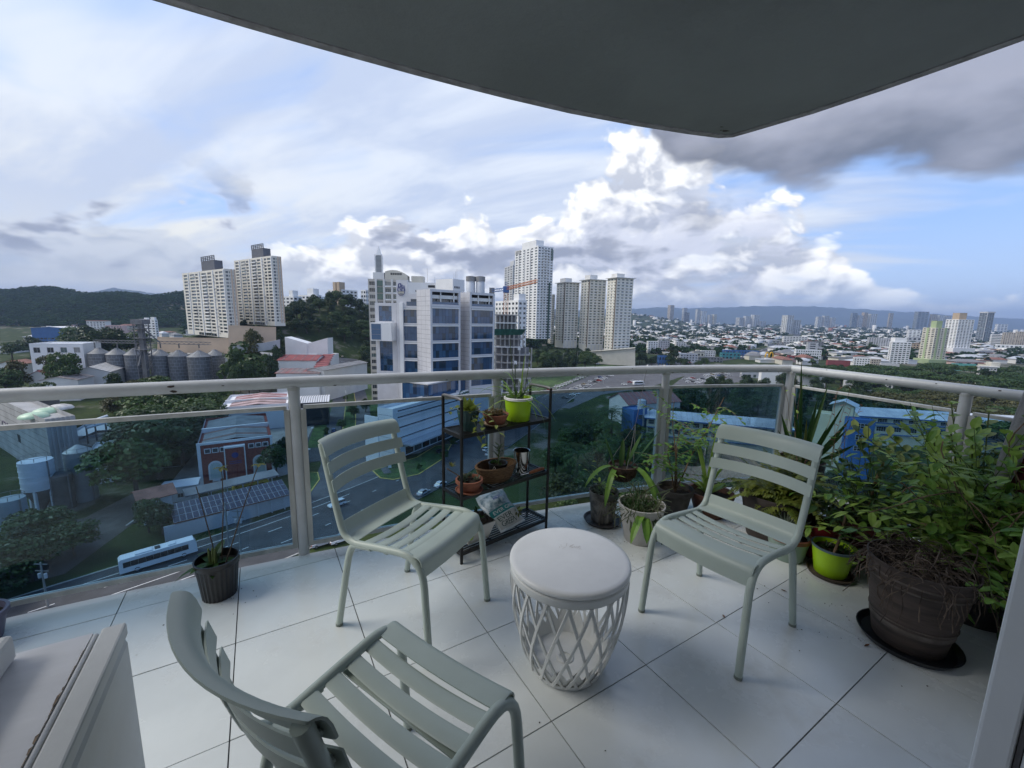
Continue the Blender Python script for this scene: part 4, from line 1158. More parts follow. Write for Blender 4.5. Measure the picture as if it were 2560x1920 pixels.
for k in range(2):
    c = MB().lathe([(0, -3), (2.0, -3), (2.0, 2.4), (.9, 3.4), (0, 3.5)], 18, (k * 4.4 + 1, 0, 0)).build('tank_drum', M_metal, t, smooth=50)
    MB().lathe([(2.08, 2.5), (2.2, 2.5), (2.2, 4.6), (.4, 4.9), (0, 4.9)], 18, (k * 4.4 + 1, 0, 0)).build('cowl', M_mroof, t, smooth=50)

# ---------------------------------------------------------------- building shell under construction and tower crane
px, py = zo(1490, 890)
b = Bld('construction_shell', 'unfinished concrete shell with open floors and green safety netting', px, 205, 88, py, ZG, wr=14, wl=16)
H = b.H; M_raw = mat('raw_concrete', (.40, .385, .37), rough=.95, var=.2, scale=.2); M_net = mat('green_net', (.03, .15, .12), rough=.9, var=.2, scale=.5)
n = 13; ztop = H
for k in range(n + 1):
    z = H * k / n; w = 1.32 if k < n * .66 else 1.0 if k < n * .8 else .85
    s = b.box('floor_slab', M_raw if k % 3 else M_whit2, 0, b.wr * w, 0, b.wl, z - .5, z)
    if k < n:
        for i in range(7): MB().box(b.wr * w * i / 6 * .96 + .3, b.wr * w * i / 6 * .96 + 1.0, .5, 1.2, z, z + H / n - .5).build('column', M_raw, s)
        MB().box(1, b.wr * w - 1, 6, 6.3, z, z + H / n - .5).build('core_wall', M_mroof, s)
nz = H * .80; b.t['kind_note'] = 0; del b.t['kind_note']
MB().add([(-.5, -.3, nz), (b.wr * .95, -.3, nz + .4), (b.wr * 1.08, -4.5, nz + 3.2), (-.5, -4.5, nz + 3.0), (-.5, -.35, nz + .15), (b.wr * .95, -.35, nz + .55), (b.wr * 1.08, -4.55, nz + 3.35), (-.5, -4.55, nz + 3.15)], [(0, 1, 2, 3), (7, 6, 5, 4), (0, 3, 7, 4), (1, 5, 6, 2), (3, 2, 6, 7)]).build('safety_net', M_net, b.t)
for i in range(9): MB().box(b.wr * .8 * i / 8, b.wr * .8 * i / 8 + .12, .2, .32, H, H + 2.2).build('rebar_cluster', M_dark, b.t)
b.box('warning_band', M_maroon, 0, b.wr, -.12, -.02, H * .46, H * .46 + .5)
for x, z in ((.70, .52), (.88, .34), (.82, .66)): b.box('patch_panel', M_whit2, b.wr * x, b.wr * (x + .1), -.1, -.01, H * z, H * z + 1.8)
# crane
q0 = ap(zo(1597, 870)[0], zo(0, 870)[1], 225); ct = thing('tower_crane', 'orange lattice tower crane with blue cab above the concrete shell', 'crane', (q0.x, q0.y, ZG))
M_cr = mat('crane_orange', (.50, .16, .05), rough=.6); M_crb = mat('crane_blue', (.05, .12, .32), rough=.6)
zt = Z(*zo(1597, 650), 225) - ZG
def lattice(m, a, c, w, n, r=.16):
    a, c = Vector(a), Vector(c); d = (c - a).normalized(); u = Vector((0, 0, 1)) if abs(d.z) < .9 else Vector((1, 0, 0)); s = d.cross(u).normalized() * w / 2; u2 = s.cross(d).normalized() * w / 2
    cs = [s + u2, s - u2, -s - u2, -s + u2]
    for k in cs: m.bar(a + k, c + k, r, r)
    for i in range(n):
        p, q = a.lerp(c, i / n), a.lerp(c, (i + 1) / n)
        for j in range(4): m.bar(p + cs[j], q + cs[(j + 1) % 4], r * .6, r * .6)
m = MB(); lattice(m, (0, 0, 0), (0, 0, zt), 2.2, 26, .26); m.build('mast', M_cr, ct)
jd = (ap(zo(1905, 605)[0], zo(0, 605)[1], 205) - Vector((q0.x, q0.y, ZG))); jd.z = zt + 3.2
m = MB(); lattice(m, (0, 0, zt + .6), tuple(jd), 1.3, 22, .18); m.build('jib', M_cr, ct)
bk = Vector((-jd.x, -jd.y, 0)).normalized() * 13
m = MB(); lattice(m, (0, 0, zt + .4), (bk.x, bk.y, zt), 1.4, 6, .2); m.build('counter_jib', M_crb, ct)
MB().box(bk.x - 1.6, bk.x + 1.2, bk.y - 1, bk.y + 1, zt - 1.8, zt + 1.6).build('counterweight', M_mroof, ct); MB().box(-1.6, 1.6, -1.6, 1.6, zt - 1.5, zt + 1.8).build('cab', M_crb, ct, bevel=.2)
m = MB(); lattice(m, (0, 0, zt + 1), (0, 0, zt + 4.2), 1.0, 3, .18); m.build('mast_head', M_crb, ct)

# ---------------------------------------------------------------- tall towers in the middle
b = grid_tower('residential_tower', 'tallest white residential tower with rows of balconies in the middle', 1163, 470, 60, 530, -22, 34, xr=1196, xl=1113, Rn=5, Ln=6, m=M_whit2, ww=(.62, .50), wh=1.35, seed=8)
b.box('crown', M_whit2, 1, b.wr * .55, b.wl * .12, b.wl * .72, b.H - .8, Z(1160, 516, 470) - b.zb); b.box('roof_louvre', M_grey, -.3, -.02, b.wl * .74, b.wl * .97, b.H - 4, b.H - .5)
for z0, z1 in b.rows:
    b.box('balcony_row', M_whit2, b.wr * .30, b.wr * .72, -1.1, -.02, z0 - .9, z0 - .05)
for k in range(3): b.box('vertical_band', M_lgrey, -.5, -.02, b.wl * (.30 + .25 * k) - .5, b.wl * (.30 + .25 * k) + .5, 0, b.H - 3)
b.box('hoist_track', mat('hoist_green', (.05, .10, .08), rough=.7), b.wr * .74, b.wr * .82, -1.4, -.05, 0, b.H * .62)
b.box('green_bay', mat('grey_green_bay', (.16, .2, .18), rough=.6), b.wr * .86, b.wr * .97, -1.0, -.03, b.H * .86, b.H * .97)  # one even grey-green over the bay near the top
b = grid_tower('residential_tower', 'slim grey-white tower half hidden behind the tallest white one', 1108, 560, 70, 572, -20, 30, xr=1122, xl=1090, Rn=2, Ln=3, m=M_lgrey, seed=9); b.box('crown', M_lgrey, 2, b.wr - 1, 2, b.wl * .5, b.H - .7, b.H + 6)
b = grid_tower('residential_tower', 'white low-rise block with square windows behind the crane', 1120, 330, 62, 648, ZG + 6, 15, xr=1138, xl=1070, Rn=2, Ln=7, m=M_whit2, seed=10); b.box('crown', M_whit2, 2, 8, 3, 12, b.H - .7, b.H + 5)
b = grid_tower('residential_tower', 'narrow pale tower edge right of the tallest white tower', 1194, 520, 75, 636, -30, 24, xr=1199, wl=12, Rn=2, Ln=2, m=M_cream, seed=12)
def condo(xl, xc, xr, ytop, ybase, dist, ycap, label, seed):
    zb = Z(xc, ybase, dist)
    b = Bld('condominium_tower', label, xc, dist, 66, ytop, zb, xr=xr, xl=xl, group='cream condominium towers')
    nf = 27; fh = b.H / nf; r = rows(nf - 3, fh * 3, fh, .9, 1.35)
    Rc = even(b.wr, 4, b.wr / 4 * .55); Lc = even(b.wl, 3, b.wl / 3 * .5)
    b.walls(mat('condo_cream', (.76, .73, .64), rough=.75, var=.05, scale=.1), R=(Rc, r), L=(Lc, r), depth=.35, parapet=.5)
    b.windows('R', Rc, r, .3, GL[1:], joined=True, seed=seed); b.windows('L', Lc, r, .3, GL[1:], joined=True, seed=seed + 3)
    b.box('recess_strip', mat('brown_strip', (.16, .125, .10), rough=.8), -.25, -.03, .15, b.wl * .11, fh * 2, b.H - .8)
    for z0, z1 in r[:-1]:
        b.box('balcony_slab', M_whit2, b.wr * .06, b.wr * .97, -.3, -.02, z0 - .9, z0 - .35); b.box('balcony_slab', M_whit2, -.3, -.02, b.wl * .15, b.wl * .95, z0 - .9, z0 - .35)
    b.box('roof_canopy', M_white, -2.2, b.wr + 1.5, -2.2, b.wl + 1.5, b.H + .02, b.H + .6)
    b.box('lift_core', M_white, b.wr * .05, b.wr * .50, b.wl * .1, b.wl * .7, b.H + .62, Z(xc, ycap, dist) - zb)
    for k in range(5): b.box('base_column', M_white, b.wr * k / 4.3, b.wr * k / 4.3 + 1.0, -.6, -.02, 0, fh * 3)
    return b
condo(1203, 1222, 1252, 610, 752, 500, 600, 'leftmost of the three cream condominium towers', 61)
condo(1256, 1275, 1310, 604, 762, 480, 593, 'middle of the three cream condominium towers', 64)
condo(1313, 1333, 1369, 600, 775, 455, 590, 'rightmost of the three cream condominium towers, by the low white wall', 67)
wallrun('podium_wall', 'low cream podium wall at the foot of the condominium towers', [(1225, 762, 785, 470), (1300, 758, 790, 450), (1372, 752, 795, 440)], 0, M_cream, 6)

# white apartment slabs beyond the wooded knoll
def slab(xl, xc, xr, ytop, dist, nf, Ln, Rn, label, zb=-14, m=M_whit2, az=28, seed=3): return grid_tower('apartment_slab', label, xc, dist, az, ytop, zb, nf, xr=xr, xl=xl, Rn=Rn, Ln=Ln, m=m, ww=(.6, .62), seed=seed, wh=1.5)
b = slab(600, 634, 652, 640, 430, 9, 4, 2, 'white apartment slab right of the taller twin tower', seed=31); b.box('lift_room', M_whit2, 2, 8, 4, 10, b.H - .7, b.H + 6)
b = slab(636, 684, 694, 637, 455, 9, 6, 2, 'wide white apartment slab with balconies left of the knoll', seed=32); b.box('lift_room', M_whit2, 2, 9, 8, 18, b.H - .7, b.H + 7)
b = slab(707, 738, 772, 625, 540, 9, 4, 4, 'distant white block with brown twin lift towers above the knoll', zb=-6, seed=33)
for k in range(2): b.box('lift_tower', M_tan, -2.5, 6, 1 + k * 7, 6 + k * 7, b.H * .4, b.H + 9)
slab(779, 790, 797, 626, 560, 9, 2, 2, 'narrow white block between the knoll and the spire building', seed=34)
# ---------------------------------------------------------------- grain silos
M_silo = mat('galvanised_panel', (.155, .165, .18), rough=.62, metal=.35, var=.18, scale=.5)
M_seam = mat('silo_seam', (.33, .345, .365), rough=.55, metal=.3)
M_scone = mat('silo_cone', (.20, .205, .21), rough=.6, metal=.3, var=.15, scale=.3)
SILO = {}
def silo(xl, xr, yeave, yapex, dist, label, nring=9, nseg=14):
    c = ap((xl + xr) / 2, yeave, dist); R = (xr - xl) * S_ / 2 / FPX * ((c - EYE).dot(FWD)); R *= .93; zb = tz(c.x, c.y) - .5; H = c.z - zb; hc = ap((xl + xr) / 2, yapex, dist).z - c.z
    t = thing('grain_silo', label, 'silo', (c.x, c.y, zb), 0, 'galvanised grain silos in a row')
    MB().lathe([(0, .05), (R - .07, .05), (R - .07, H)], 28).build('seam_shell', M_seam, t, smooth=50)
    m = MB(); rh = H / nring
    for k in range(nring):
        for i in range(nseg):
            a0, a1 = 2 * math.pi * (i + (.5 if k % 2 else 0) + .035) / nseg, 2 * math.pi * (i + (.5 if k % 2 else 0) + .965) / nseg
            z0, z1 = k * rh + .10, (k + 1) * rh - .10; am = (a0 + a1) / 2; r = R
            m.add([(r * math.cos(a), r * math.sin(a), z) for z in (z0, z1) for a in (a0, am, a1)], [(0, 1, 4, 3), (1, 2, 5, 4)])
    p = m.build('panel_rings', M_silo, t); p['kind'] = 'stuff'
    MB().lathe([(R + .3, H - .05), (R + .3, H + .05), (1.0, H + hc * .92), (.9, H + hc), (0, H + hc)], 28).build('roof_cone', M_scone, t, smooth=35)
    for i in range(8): a = i * math.pi / 4; MB().bar(((R + .2) * math.cos(a), (R + .2) * math.sin(a), H + .12), (1.0 * math.cos(a), 1.0 * math.sin(a), H + hc * .95), .15, .12).build('roof_rib', M_seam, t)
    return t
ords = ['first silo from the left in the front row of grain silos', 'second silo from the left in the grain silo row', 'third silo from the left, beside the elevator tower', 'fourth silo from the left, just right of the elevator tower', 'fifth silo from the left in the grain silo row', 'sixth and largest-looking silo in the grain silo row', 'last silo at the right end of the grain silo row']
for (xl, xr, ye, yx, d), lb in zip(((194, 234, 763, 751, 262), (233, 273, 765, 752, 262), (272, 311, 766, 752, 262), (326, 366, 768, 755, 264), (366, 406, 769, 756, 264), (407, 454, 770, 757, 258), (446, 483, 767, 755, 276)), ords): silo(xl, xr, ye, yx, d, lb)
for (xl, xr, ye, yx, d), lb in zip(((320, 350, 762, 753, 290), (368, 400, 764, 754, 292), (405, 438, 764, 754, 294)), ('silo behind the elevator tower in the rear row', 'middle silo of the rear silo row', 'right-hand silo of the rear silo row')): silo(xl, xr, ye, yx, d, lb)
q = ap(318, 820, 256); et = thing('elevator_tower', 'grey lattice grain elevator tower with conveyors above the silos', 'tower', (q.x, q.y, tz(q.x, q.y)))
M_steel = mat('grey_steel', (.17, .17, .175), rough=.7, var=.2, scale=.5); h = ap(318, 690, 256).z - et.location.z
m = MB(); lattice(m, (0, 0, 0), (0, 0, h), 5.0, 9, .4); m.build('lattice_mast', M_steel, et)
MB().box(-1.2, 1.2, -1.2, 1.2, 0, h * .98).build('elevator_shaft', M_steel, et); MB().box(-3.5, 3.5, -3, 3, h * .93, h).build('head_house', M_steel, et)
for zf in (.55, .72, .86): MB().box(-4, 4, -3.4, 3.4, h * zf, h * zf + .3).build('platform', M_steel, et)
zc_ = ap(318, 741, 256).z - et.location.z
for xx, s_ in ((205, 'l'), (455, 'r')):
    e = ap(xx, 744, 262) - Vector(et.location); m = MB(); lattice(m, (0, 0, zc_ + .5), (e.x, e.y, zc_), 1.6, 14, .22); m.build('conveyor_bridge', M_steel, et)
for xx in (205, 254, 296, 347, 387, 430):
    e = ap(xx, 752, 262) - Vector(et.location); MB().bar((e.x, e.y, zc_ - .6), (e.x, e.y, e.z), .5, .5).build('chute', M_steel, et)
e = ap(345, 735, 262) - Vector(et.location); MB().bar((0, 0, h * .9), (e.x, e.y, zc_), .7, .7).build('down_pipe', M_steel, et); e = ap(300, 790, 252) - Vector(et.location); MB().bar((0, 0, h * .62), (e.x, e.y, e.z), .7, .7).build('down_pipe', M_steel, et)

# ---------------------------------------------------------------- pitched-roof hall kit
def hall(name, label, xc, dist, az, yeave, zb=None, xr=None, xl=None, wr=None, wl=None, m=M_white, mr=M_metal, rise=2.2, along='L', over=.6, group=None, gable=True, ribs=0, wins=None, cat='building', seed=1):
    """shed: ridge along face L ('L') or R ('R')"""
    b = Bld(name, label, xc, dist, az, yeave, zb, xr=xr, xl=xl, wr=wr, wl=wl, group=group, cat=cat); H = b.H; a, c = b.wr, b.wl
    if wins:
        n, ww_, z0, z1, faces = wins; Rc = even(a, n[0], ww_) if n[0] else []; Lc = even(c, n[1], ww_) if n[1] else []
        rw = z0 if isinstance(z0, list) else [(z0, z1)]
        b.walls(m, R=(Rc, rw), L=(Lc, rw), roof=False)
        for f, cc in (('R', Rc), ('L', Lc)):
            if cc: b.windows(f, cc, rw, .25, seed=seed)
    else: b.walls(m, roof=False)
    o, r = over, MB()
    if along == 'L':
        x0, x1, xm = -o, a + o, a / 2
        for p, q in (((x0, H - o * .3), (xm, H + rise)), ((xm, H + rise), (x1, H - o * .3))):
            r.add([(p[0], -o, p[1]), (q[0], -o, q[1]), (q[0], c + o, q[1]), (p[0], c + o, p[1]), (p[0], -o, p[1] + .18), (q[0], -o, q[1] + .18), (q[0], c + o, q[1] + .18), (p[0], c + o, p[1] + .18)], [(3, 2, 1, 0), (4, 5, 6, 7), (0, 1, 5, 4), (1, 2, 6, 5), (2, 3, 7, 6), (3, 0, 4, 7)])
        g = [(0, 0, H), (a, 0, H), (a / 2, 0, H + rise)]; g2 = [(0, c, H), (a, c, H), (a / 2, c, H + rise)]
    else:
        y0, y1, ym = -o, c + o, c / 2
        for p, q in (((y0, H - o * .3), (ym, H + rise)), ((ym, H + rise), (y1, H - o * .3))):
            r.add([(-o, p[0], p[1]), (a + o, p[0], p[1]), (a + o, q[0], q[1]), (-o, q[0], q[1]), (-o, p[0], p[1] + .18), (a + o, p[0], p[1] + .18), (a + o, q[0], q[1] + .18), (-o, q[0], q[1] + .18)], [(3, 2, 1, 0), (4, 5, 6, 7), (0, 1, 5, 4), (1, 2, 6, 5), (2, 3, 7, 6), (3, 0, 4, 7)])
        g = [(0, 0, H), (0, c, H), (0, c / 2, H + rise)]; g2 = [(a, 0, H), (a, c, H), (a, c / 2, H + rise)]
    ro = r.build('roof', mr, b.t)
    MB().add(g, [(0, 1, 2)]).add(g2, [(2, 1, 0)]).build('gable', m, b.t) if False else None
    MB().add(g, [(0, 1, 2)]).build('gable', m, b.t); MB().add(g2, [(2, 1, 0)]).build('gable', m, b.t)
    for k in range(ribs):
        if along == 'L':
            yy = c * (k + .5) / ribs
            for p, q in (((-o, H - o * .3), (a / 2, H + rise)), ((a / 2, H + rise), (a + o, H - o * .3))): MB().bar((p[0], yy, p[1] + .24), (q[0], yy, q[1] + .24), .22, .12).build('roof_seam', M_mroof, ro)
        else:
            xx = a * (k + .5) / ribs
            for p, q in (((-o, H - o * .3), (c / 2, H + rise)), ((c / 2, H + rise), (c + o, H - o * .3))): MB().bar((xx, p[0], p[1] + .24), (xx, q[0], q[1] + .24), .22, .12).build('roof_seam', M_mroof, ro)
    return b

# left neighbourhood
b = grid_tower('white_office', 'white slab-sided building with strip windows left of the silos', 62, 250, 72, 742, None, 4, xr=178, wl=18, Rn=4, Ln=3, m=M_whit2, ww=(.5, .7), joined=False, seed=41)
hall('hall', 'low hall with maroon roof at the left frame edge', 60, 225, 60, 812, None, xr=104, wl=40, mr=M_maroon, rise=2.5, ribs=5)
hall('hall', 'hall with faded white sheet roof and rust streaks before the silos', 150, 232, 62, 806, None, xr=238, wl=26, mr=mat('streaked_sheet', (.55, .53, .50), rough=.6, var=.3, scale=.25, stretch=(1, 6, 1)), rise=3.2, ribs=7)
hall('hall', 'low white workshop with rusty awning left of the silos', 86, 215, 70, 822, None, xr=168, wl=14, mr=mat('rusty_sheet', (.30, .17, .12), rough=.8, var=.4, scale=.5, col2=(.55, .5, .46)), rise=1.6, ribs=9)
hall('hall', 'long white shed roof behind the last silo', 486, 268, 78, 772, None, xr=586, wl=24, mr=M_metal, rise=1.4, ribs=6)
hall('hall', 'long blue-grey school roof at the far left', 66, 520, 76, 708, None, xr=146, wl=30, m=M_blue, mr=M_whit2, rise=1.5, wins=((10, 3), 3.0, [(1.2, 3.2), (5, 7), (9, 11)], 0, 0), seed=4)
hall('hall', 'second blue and white classroom block below the first', 110, 470, 76, 738, None, xr=150, wl=30, m=M_blue, mr=M_metal, rise=1.2, wins=((6, 2), 2.6, [(1.2, 3.2), (5, 7)], 0, 0), seed=5)
hall('hall', 'pale blue low roofs at the left frame edge', -8, 430, 75, 748, None, xr=32, wl=30, mr=mat('pale_blue_roof', (.38, .48, .60), rough=.6, var=.1, scale=.1), rise=1.5, ribs=4)
hall('hall', 'white house with red roof at the left frame edge', -10, 265, 70, 788, None, xr=42, wl=16, mr=M_clay, rise=2, wins=((5, 2), 1.3, 3.0, 4.4, 0), seed=6)
grid_tower('apartment_house', 'white four-storey house with red roof under the forest ridge', 186, 760, 74, 694, None, 4, xr=226, wl=14, Rn=6, Ln=2, m=M_white, seed=42).box('roof', M_clay, -1, 30, -1, 15, 18, 18.6) if False else None
b = grid_tower('apartment_house', 'white house with red roof under the forest ridge', 186, 720, 76, 693, -32, 4, xr=227, wl=14, Rn=6, Ln=2, m=M_white, seed=42); b.box('roof', M_clay, -1, b.wr + 1, -1, 15, b.H + .02, b.H + .7)
grid_tower('apartment_house', 'pink apartment house under the forest ridge', 226, 650, 72, 703, -36, 4, xr=263, wl=14, Rn=6, Ln=2, m=M_pink, seed=43)
b = grid_tower('apartment_house', 'slim white apartment house with a notched roof left of the twin towers', 334, 560, 12, 690, -38, 8, xr=340, xl=300, Rn=1, Ln=4, m=M_whit2, seed=44); b.box('roof_block', M_whit2, 1, 4, 2, 8, b.H - .7, b.H + 3); b.box('roof_block', M_whit2, 1, 4, 14, 19, b.H - .7, b.H + 2)

# butterfly-roofed white hall and its maroon-roofed annexes
q = ap(664, 800, 290); t = thing('butterfly_hall', 'white windowless hall with a butterfly parapet below the wooded knoll', 'building', (q.x, q.y, tz(q.x, q.y) - 1)); o = Vector(t.location)
pl = [ap(x, y, 290) - o for x, y in ((617, 766), (708, 766), (707, 730), (664, 742), (615, 728))]
for nm, idx in (('facade_leaf', (0, None, 3, 4)), ('facade_leaf', (None, 1, 2, 3))):
    mid = (pl[0] + pl[1]) / 2; pts = [mid if i is None else pl[i] for i in idx]; n = Vector((0, 9, 0)); sh_ = Vector((0, .25, 0)) if idx[0] is None else Vector()
    MB().add([p + sh_ for p in pts] + [p + n for p in pts], [(0, 1, 2, 3), (7, 6, 5, 4), (0, 4, 5, 1), (1, 5, 6, 2), (2, 6, 7, 3), (3, 7, 4, 0)]).build(nm, M_whit2, t)
z1 = pl[0].z; MB().box(pl[0].x + .5, pl[1].x + 1, 1.0, 16, -8, z1 + .2).build('lower_block', M_white, t)
for k in range(3): MB().box(pl[0].x + .3, pl[1].x + 1.2, .6, .95, z1 - 1.2 - k * 2.6, z1 - .4 - k * 2.6).build('cornice', mat('grey_brown_band', (.30, .27, .25), rough=.8), t)
MB().box(-7, 7, -.3, .55, z1 - 2.5, z1 + .6).build('centre_panel', M_whit2, t)
hall('annex_hall', 'white annex with maroon hipped roof before the butterfly hall', 600, 262, 84, 778, None, xr=682, wl=20, m=M_whit2, mr=M_maroon, rise=2.6, along='R', ribs=4, wins=((1, 0), 1.4, 1.2, 2.6, 0))
t = thing('stepped_roof', 'row of stepped maroon canopies beside the white annex', 'canopy', ap(690, 800, 262))
o = Vector(t.location)
for k in range(9):
    p = ap(708 - k * 2.6, 769 + k * 4.6, 280 - k * 5) - o; MB().add([(p.x - 5, p.y, p.z), (p.x + 3, p.y, p.z + .4), (p.x + 3, p.y + 4, p.z + 1.1), (p.x - 5, p.y + 4, p.z + .7), (p.x - 5, p.y, p.z - .3), (p.x + 3, p.y, p.z + .1), (p.x + 3, p.y + 4, p.z + .8), (p.x - 5, p.y + 4, p.z + .4)], [(0, 1, 2, 3), (7, 6, 5, 4), (0, 4, 5, 1), (1, 5, 6, 2), (2, 6, 7, 3), (3, 7, 4, 0)]).build('canopy', M_maroon, t)
hall('annex_hall', 'grey-roofed side hall right of the stepped canopies', 700, 232, 12, 800, None, wr=44, wl=11, m=M_white, mr=M_mroof, rise=1.0, along='R', ribs=14)
hall('annex_hall', 'low hall with grey and maroon sheet roof above the railing', 596, 228, 84, 806, None, xr=688, wl=18, m=M_whit2, mr=mat('patched_sheet', (.30, .27, .27), rough=.6, var=.4, scale=.12, col2=(.26, .07, .07)), rise=1.5, along='R', ribs=8)

# ---------------------------------------------------------------- brick hall with white trim
def brickmat():
    m = bpy.data.materials.new('red_brick'); m.use_nodes = True; t = m.node_tree; p = t.nodes['Principled BSDF']
    tc = t.nodes.new('ShaderNodeTexCoord'); n = noise(X(t, tc.outputs['Object']), 1.2, 5, .65); n2_ = noise(X(t, tc.outputs['Object']), 18, 2, .6)
    c = mixc(t, n.step(.3, .7), (.19, .042, .034), (.30, .075, .055)); c = mixc(t, n2_.step(.45, .7) * .35, c, (.12, .03, .028)); t.links.new(c.s, p.inputs['Base Color']); p.inputs['Roughness'].default_value = .9
    MATS['red_brick'] = m; return m
M_brick = brickmat()
def z8(x, y): return (328.4 + x * .2188, 829.5 + y * .2188)
px, py = z8(447, 592); D8 = 113
b = Bld('brick_hall', 'red brick hall with white trim, arched windows and grey sheet roof', px, D8, 57, py, ZG, xr=z8(1185, 0)[0], wl=34)
H = b.H; W = b.wr; Hs = H
b.walls(M_brick, parapet=.9, m2=M_whit2)
b.box('corner_trim', M_whit2, -.25, .55, -.28, -.01, 0, H); b.box('corner_trim', M_whit2, W - .5, W + .1, -.28, -.01, 0, H); b.box('cornice', M_whit2, -.3, W + .2, -.32, -.01, H - .55, H + .12)
for k in (.075, .175, .275, .66, .76, .86):
    w = 1.25; t_ = b.box('window_surround', M_whit2, W * k, W * k + w + .3, -.2, -.012, H * .745, H * .745 + 1.45); MB().box(W * k + .2, W * k + w + .1, -.23, -.205, H * .745 + .2, H * .745 + 1.25).build('pane', GL[1], t_)
def arch(bx, k, w, z0, z1):
    def outline(ww, h0, h1, d): r = ww / 2; return [(-r, h0), (r, h0)] + [(r * math.cos(a), h1 - r + r * math.sin(a)) for a in [i * math.pi / 10 for i in range(11)]]
    for nm, ww, dd, m_ in (('arch_surround', w, -.22, M_whit2), ('arch_panel', w * .76, -.28, mat('arch_panel', (.52, .60, .55), rough=.5))):
        o_ = outline(ww, z0 + (0 if nm == 'arch_surround' else .35), z1 - (0 if nm == 'arch_surround' else .45), dd); n = len(o_)
        MB().add([(W * k + p[0], dd, p[1]) for p in o_] + [(W * k + p[0], -.005, p[1]) for p in o_], [tuple(range(n))] + [(i, n + i, n + (i + 1) % n, (i + 1) % n) for i in range(n)]).build(nm, m_, bx.t)
    bx.box('basin', M_whit2, W * k - .9, W * k + .9, -.8, -.29, z0 - .35, z0 + .05)
arch(b, .20, 3.4, H * .10, H * .55); arch(b, .80, 3.4, H * .10, H * .55)
p_ = b.box('portal', M_brick, W * .345, W * .60, -1.6, -.02, 0, H * .84)
for x0, x1 in ((.33, .345), (.60, .615)): MB().box(W * x0, W * x1, -1.75, -.02, 0, H * .86).build('portal_trim', M_whit2, p_)
MB().box(W * .33, W * .615, -1.8, -.02, H * .842, H * .88).build('portal_trim', M_whit2, p_)
cxp = (W * .345 + W * .60) / 2; MB().lathe([(0, 0), (.85, 0), (.85, .05), (0, .05)], 16).build('emblem', M_navy, p_, loc=(cxp, -1.61, H * .66)).rotation_euler = (math.pi / 2, 0, 0)
for k in range(2): MB().box(cxp - 1.5, cxp + 1.5, -1.66, -1.61, H * .50 - k * .55, H * .50 - k * .55 + .22).build('sign_line', M_navy, p_)
def sheetroof(b, x0, x1, y0, y1, z, rise, n, m1, m2_, every=4):
    """low gable of separate sheets running down both slopes, ridge along y"""
    xm = (x0 + x1) / 2
    for i in range(n):
        a, c = y0 + (y1 - y0) * i / n + .06, y0 + (y1 - y0) * (i + 1) / n - .06
        for p, q in (((x0, z), (xm, z + rise)), ((xm, z + rise), (x1, z))):
            MB().add([(p[0], a, p[1]), (q[0], a, q[1]), (q[0], c, q[1]), (p[0], c, p[1]), (p[0], a, p[1] + .12), (q[0], a, q[1] + .12), (q[0], c, q[1] + .12), (p[0], c, p[1] + .12)], [(3, 2, 1, 0), (4, 5, 6, 7), (0, 1, 5, 4), (2, 3, 7, 6), (1, 2, 6, 5), (3, 0, 4, 7)]).build('roof_sheet', m2_ if i % every == 2 else m1, b.t)
M_sh1 = mat('weathered_sheet', (.19, .20, .21), rough=.5, var=.25, scale=.3, metal=.2); M_sh2 = mat('brown_sheet', (.17, .10, .085), rough=.7, var=.3, scale=.3); M_sh3 = mat('pink_sheet', (.42, .30, .30), rough=.6, var=.25, scale=.3)
sheetroof(b, .8, W - .8, 1.2, 15.5, H - .85, 1.1, 7, M_sh1, M_sh2)
b.box('cross_parapet', M_whit2, 0, W, 15.8, 16.5, H - .9, H + .5); sheetroof(b, .8, W - .8, 16.8, 33, H - .85, 1.1, 8, M_sh1, M_sh1)
BH = b
px, py = z8(672, 232); b = Bld('rear_hall', 'white-walled hall with pinkish sheet roofs behind the brick hall', px, 166, 63, py, ZG, xr=z8(1345, 0)[0], wl=30); b.walls(M_whit2, parapet=.9)
sheetroof(b, 2.5, b.wr - 1, 1, 13, b.H - .85, 1.2, 6, M_sh3, M_sh2, 3); b.box('cross_parapet', M_whit2, 0, b.wr, 13.3, 14, b.H - .9, b.H + .4); sheetroof(b, 2.5, b.wr - 1, 14.4, 29, b.H - .85, 1.2, 7, M_sh3, M_maroon, 3)
b = hall('carport', 'white corrugated carport roof beside the side street', z8(1452, 170)[0], 178, 68, z8(0, 185)[1], None, xr=z8(1735, 0)[0], wl=16, m=M_dark, mr=mat('white_corrugated', (.66, .67, .69), rough=.5, var=.06, scale=.2), rise=.8, along='R', ribs=12)
# covered walk, yellow bus, solar canopy, street wall
def canopy(name, label, p0, p1, depth, zt, m, posts=6, thick=.25, rise=.0, cat='canopy', x=None):
    A, B = gp(*p0, z=zt), gp(*p1, z=zt); ex = (B - A); L = ex.length; ex.normalize(); rz = math.atan2(ex.y, ex.x)
    t = thing(name, label, cat, (A.x, A.y, ZG), rz); h = zt - ZG
    MB().add([(0, 0, h), (L, 0, h), (L, depth, h + rise), (0, depth, h + rise), (0, 0, h + thick), (L, 0, h + thick), (L, depth, h + rise + thick), (0, depth, h + rise + thick)], [(3, 2, 1, 0), (4, 5, 6, 7), (0, 1, 5, 4), (1, 2, 6, 5), (2, 3, 7, 6), (3, 0, 4, 7)]).build('roof', m, t)
    for i in range(posts):
        for y in (.4, depth - .4): MB().box(L * (i + .5) / posts - .1, L * (i + .5) / posts + .1, y - .1, y + .1, 0, h + rise * y / depth).build('post', M_lgrey, t)
    return t, L, h
canopy('covered_walk', 'long dark canopy over the walk before the brick hall', z8(330, 1120), z8(1255, 905), 4.2, ZG + 4.0, M_mroof, 6, .3, .5)
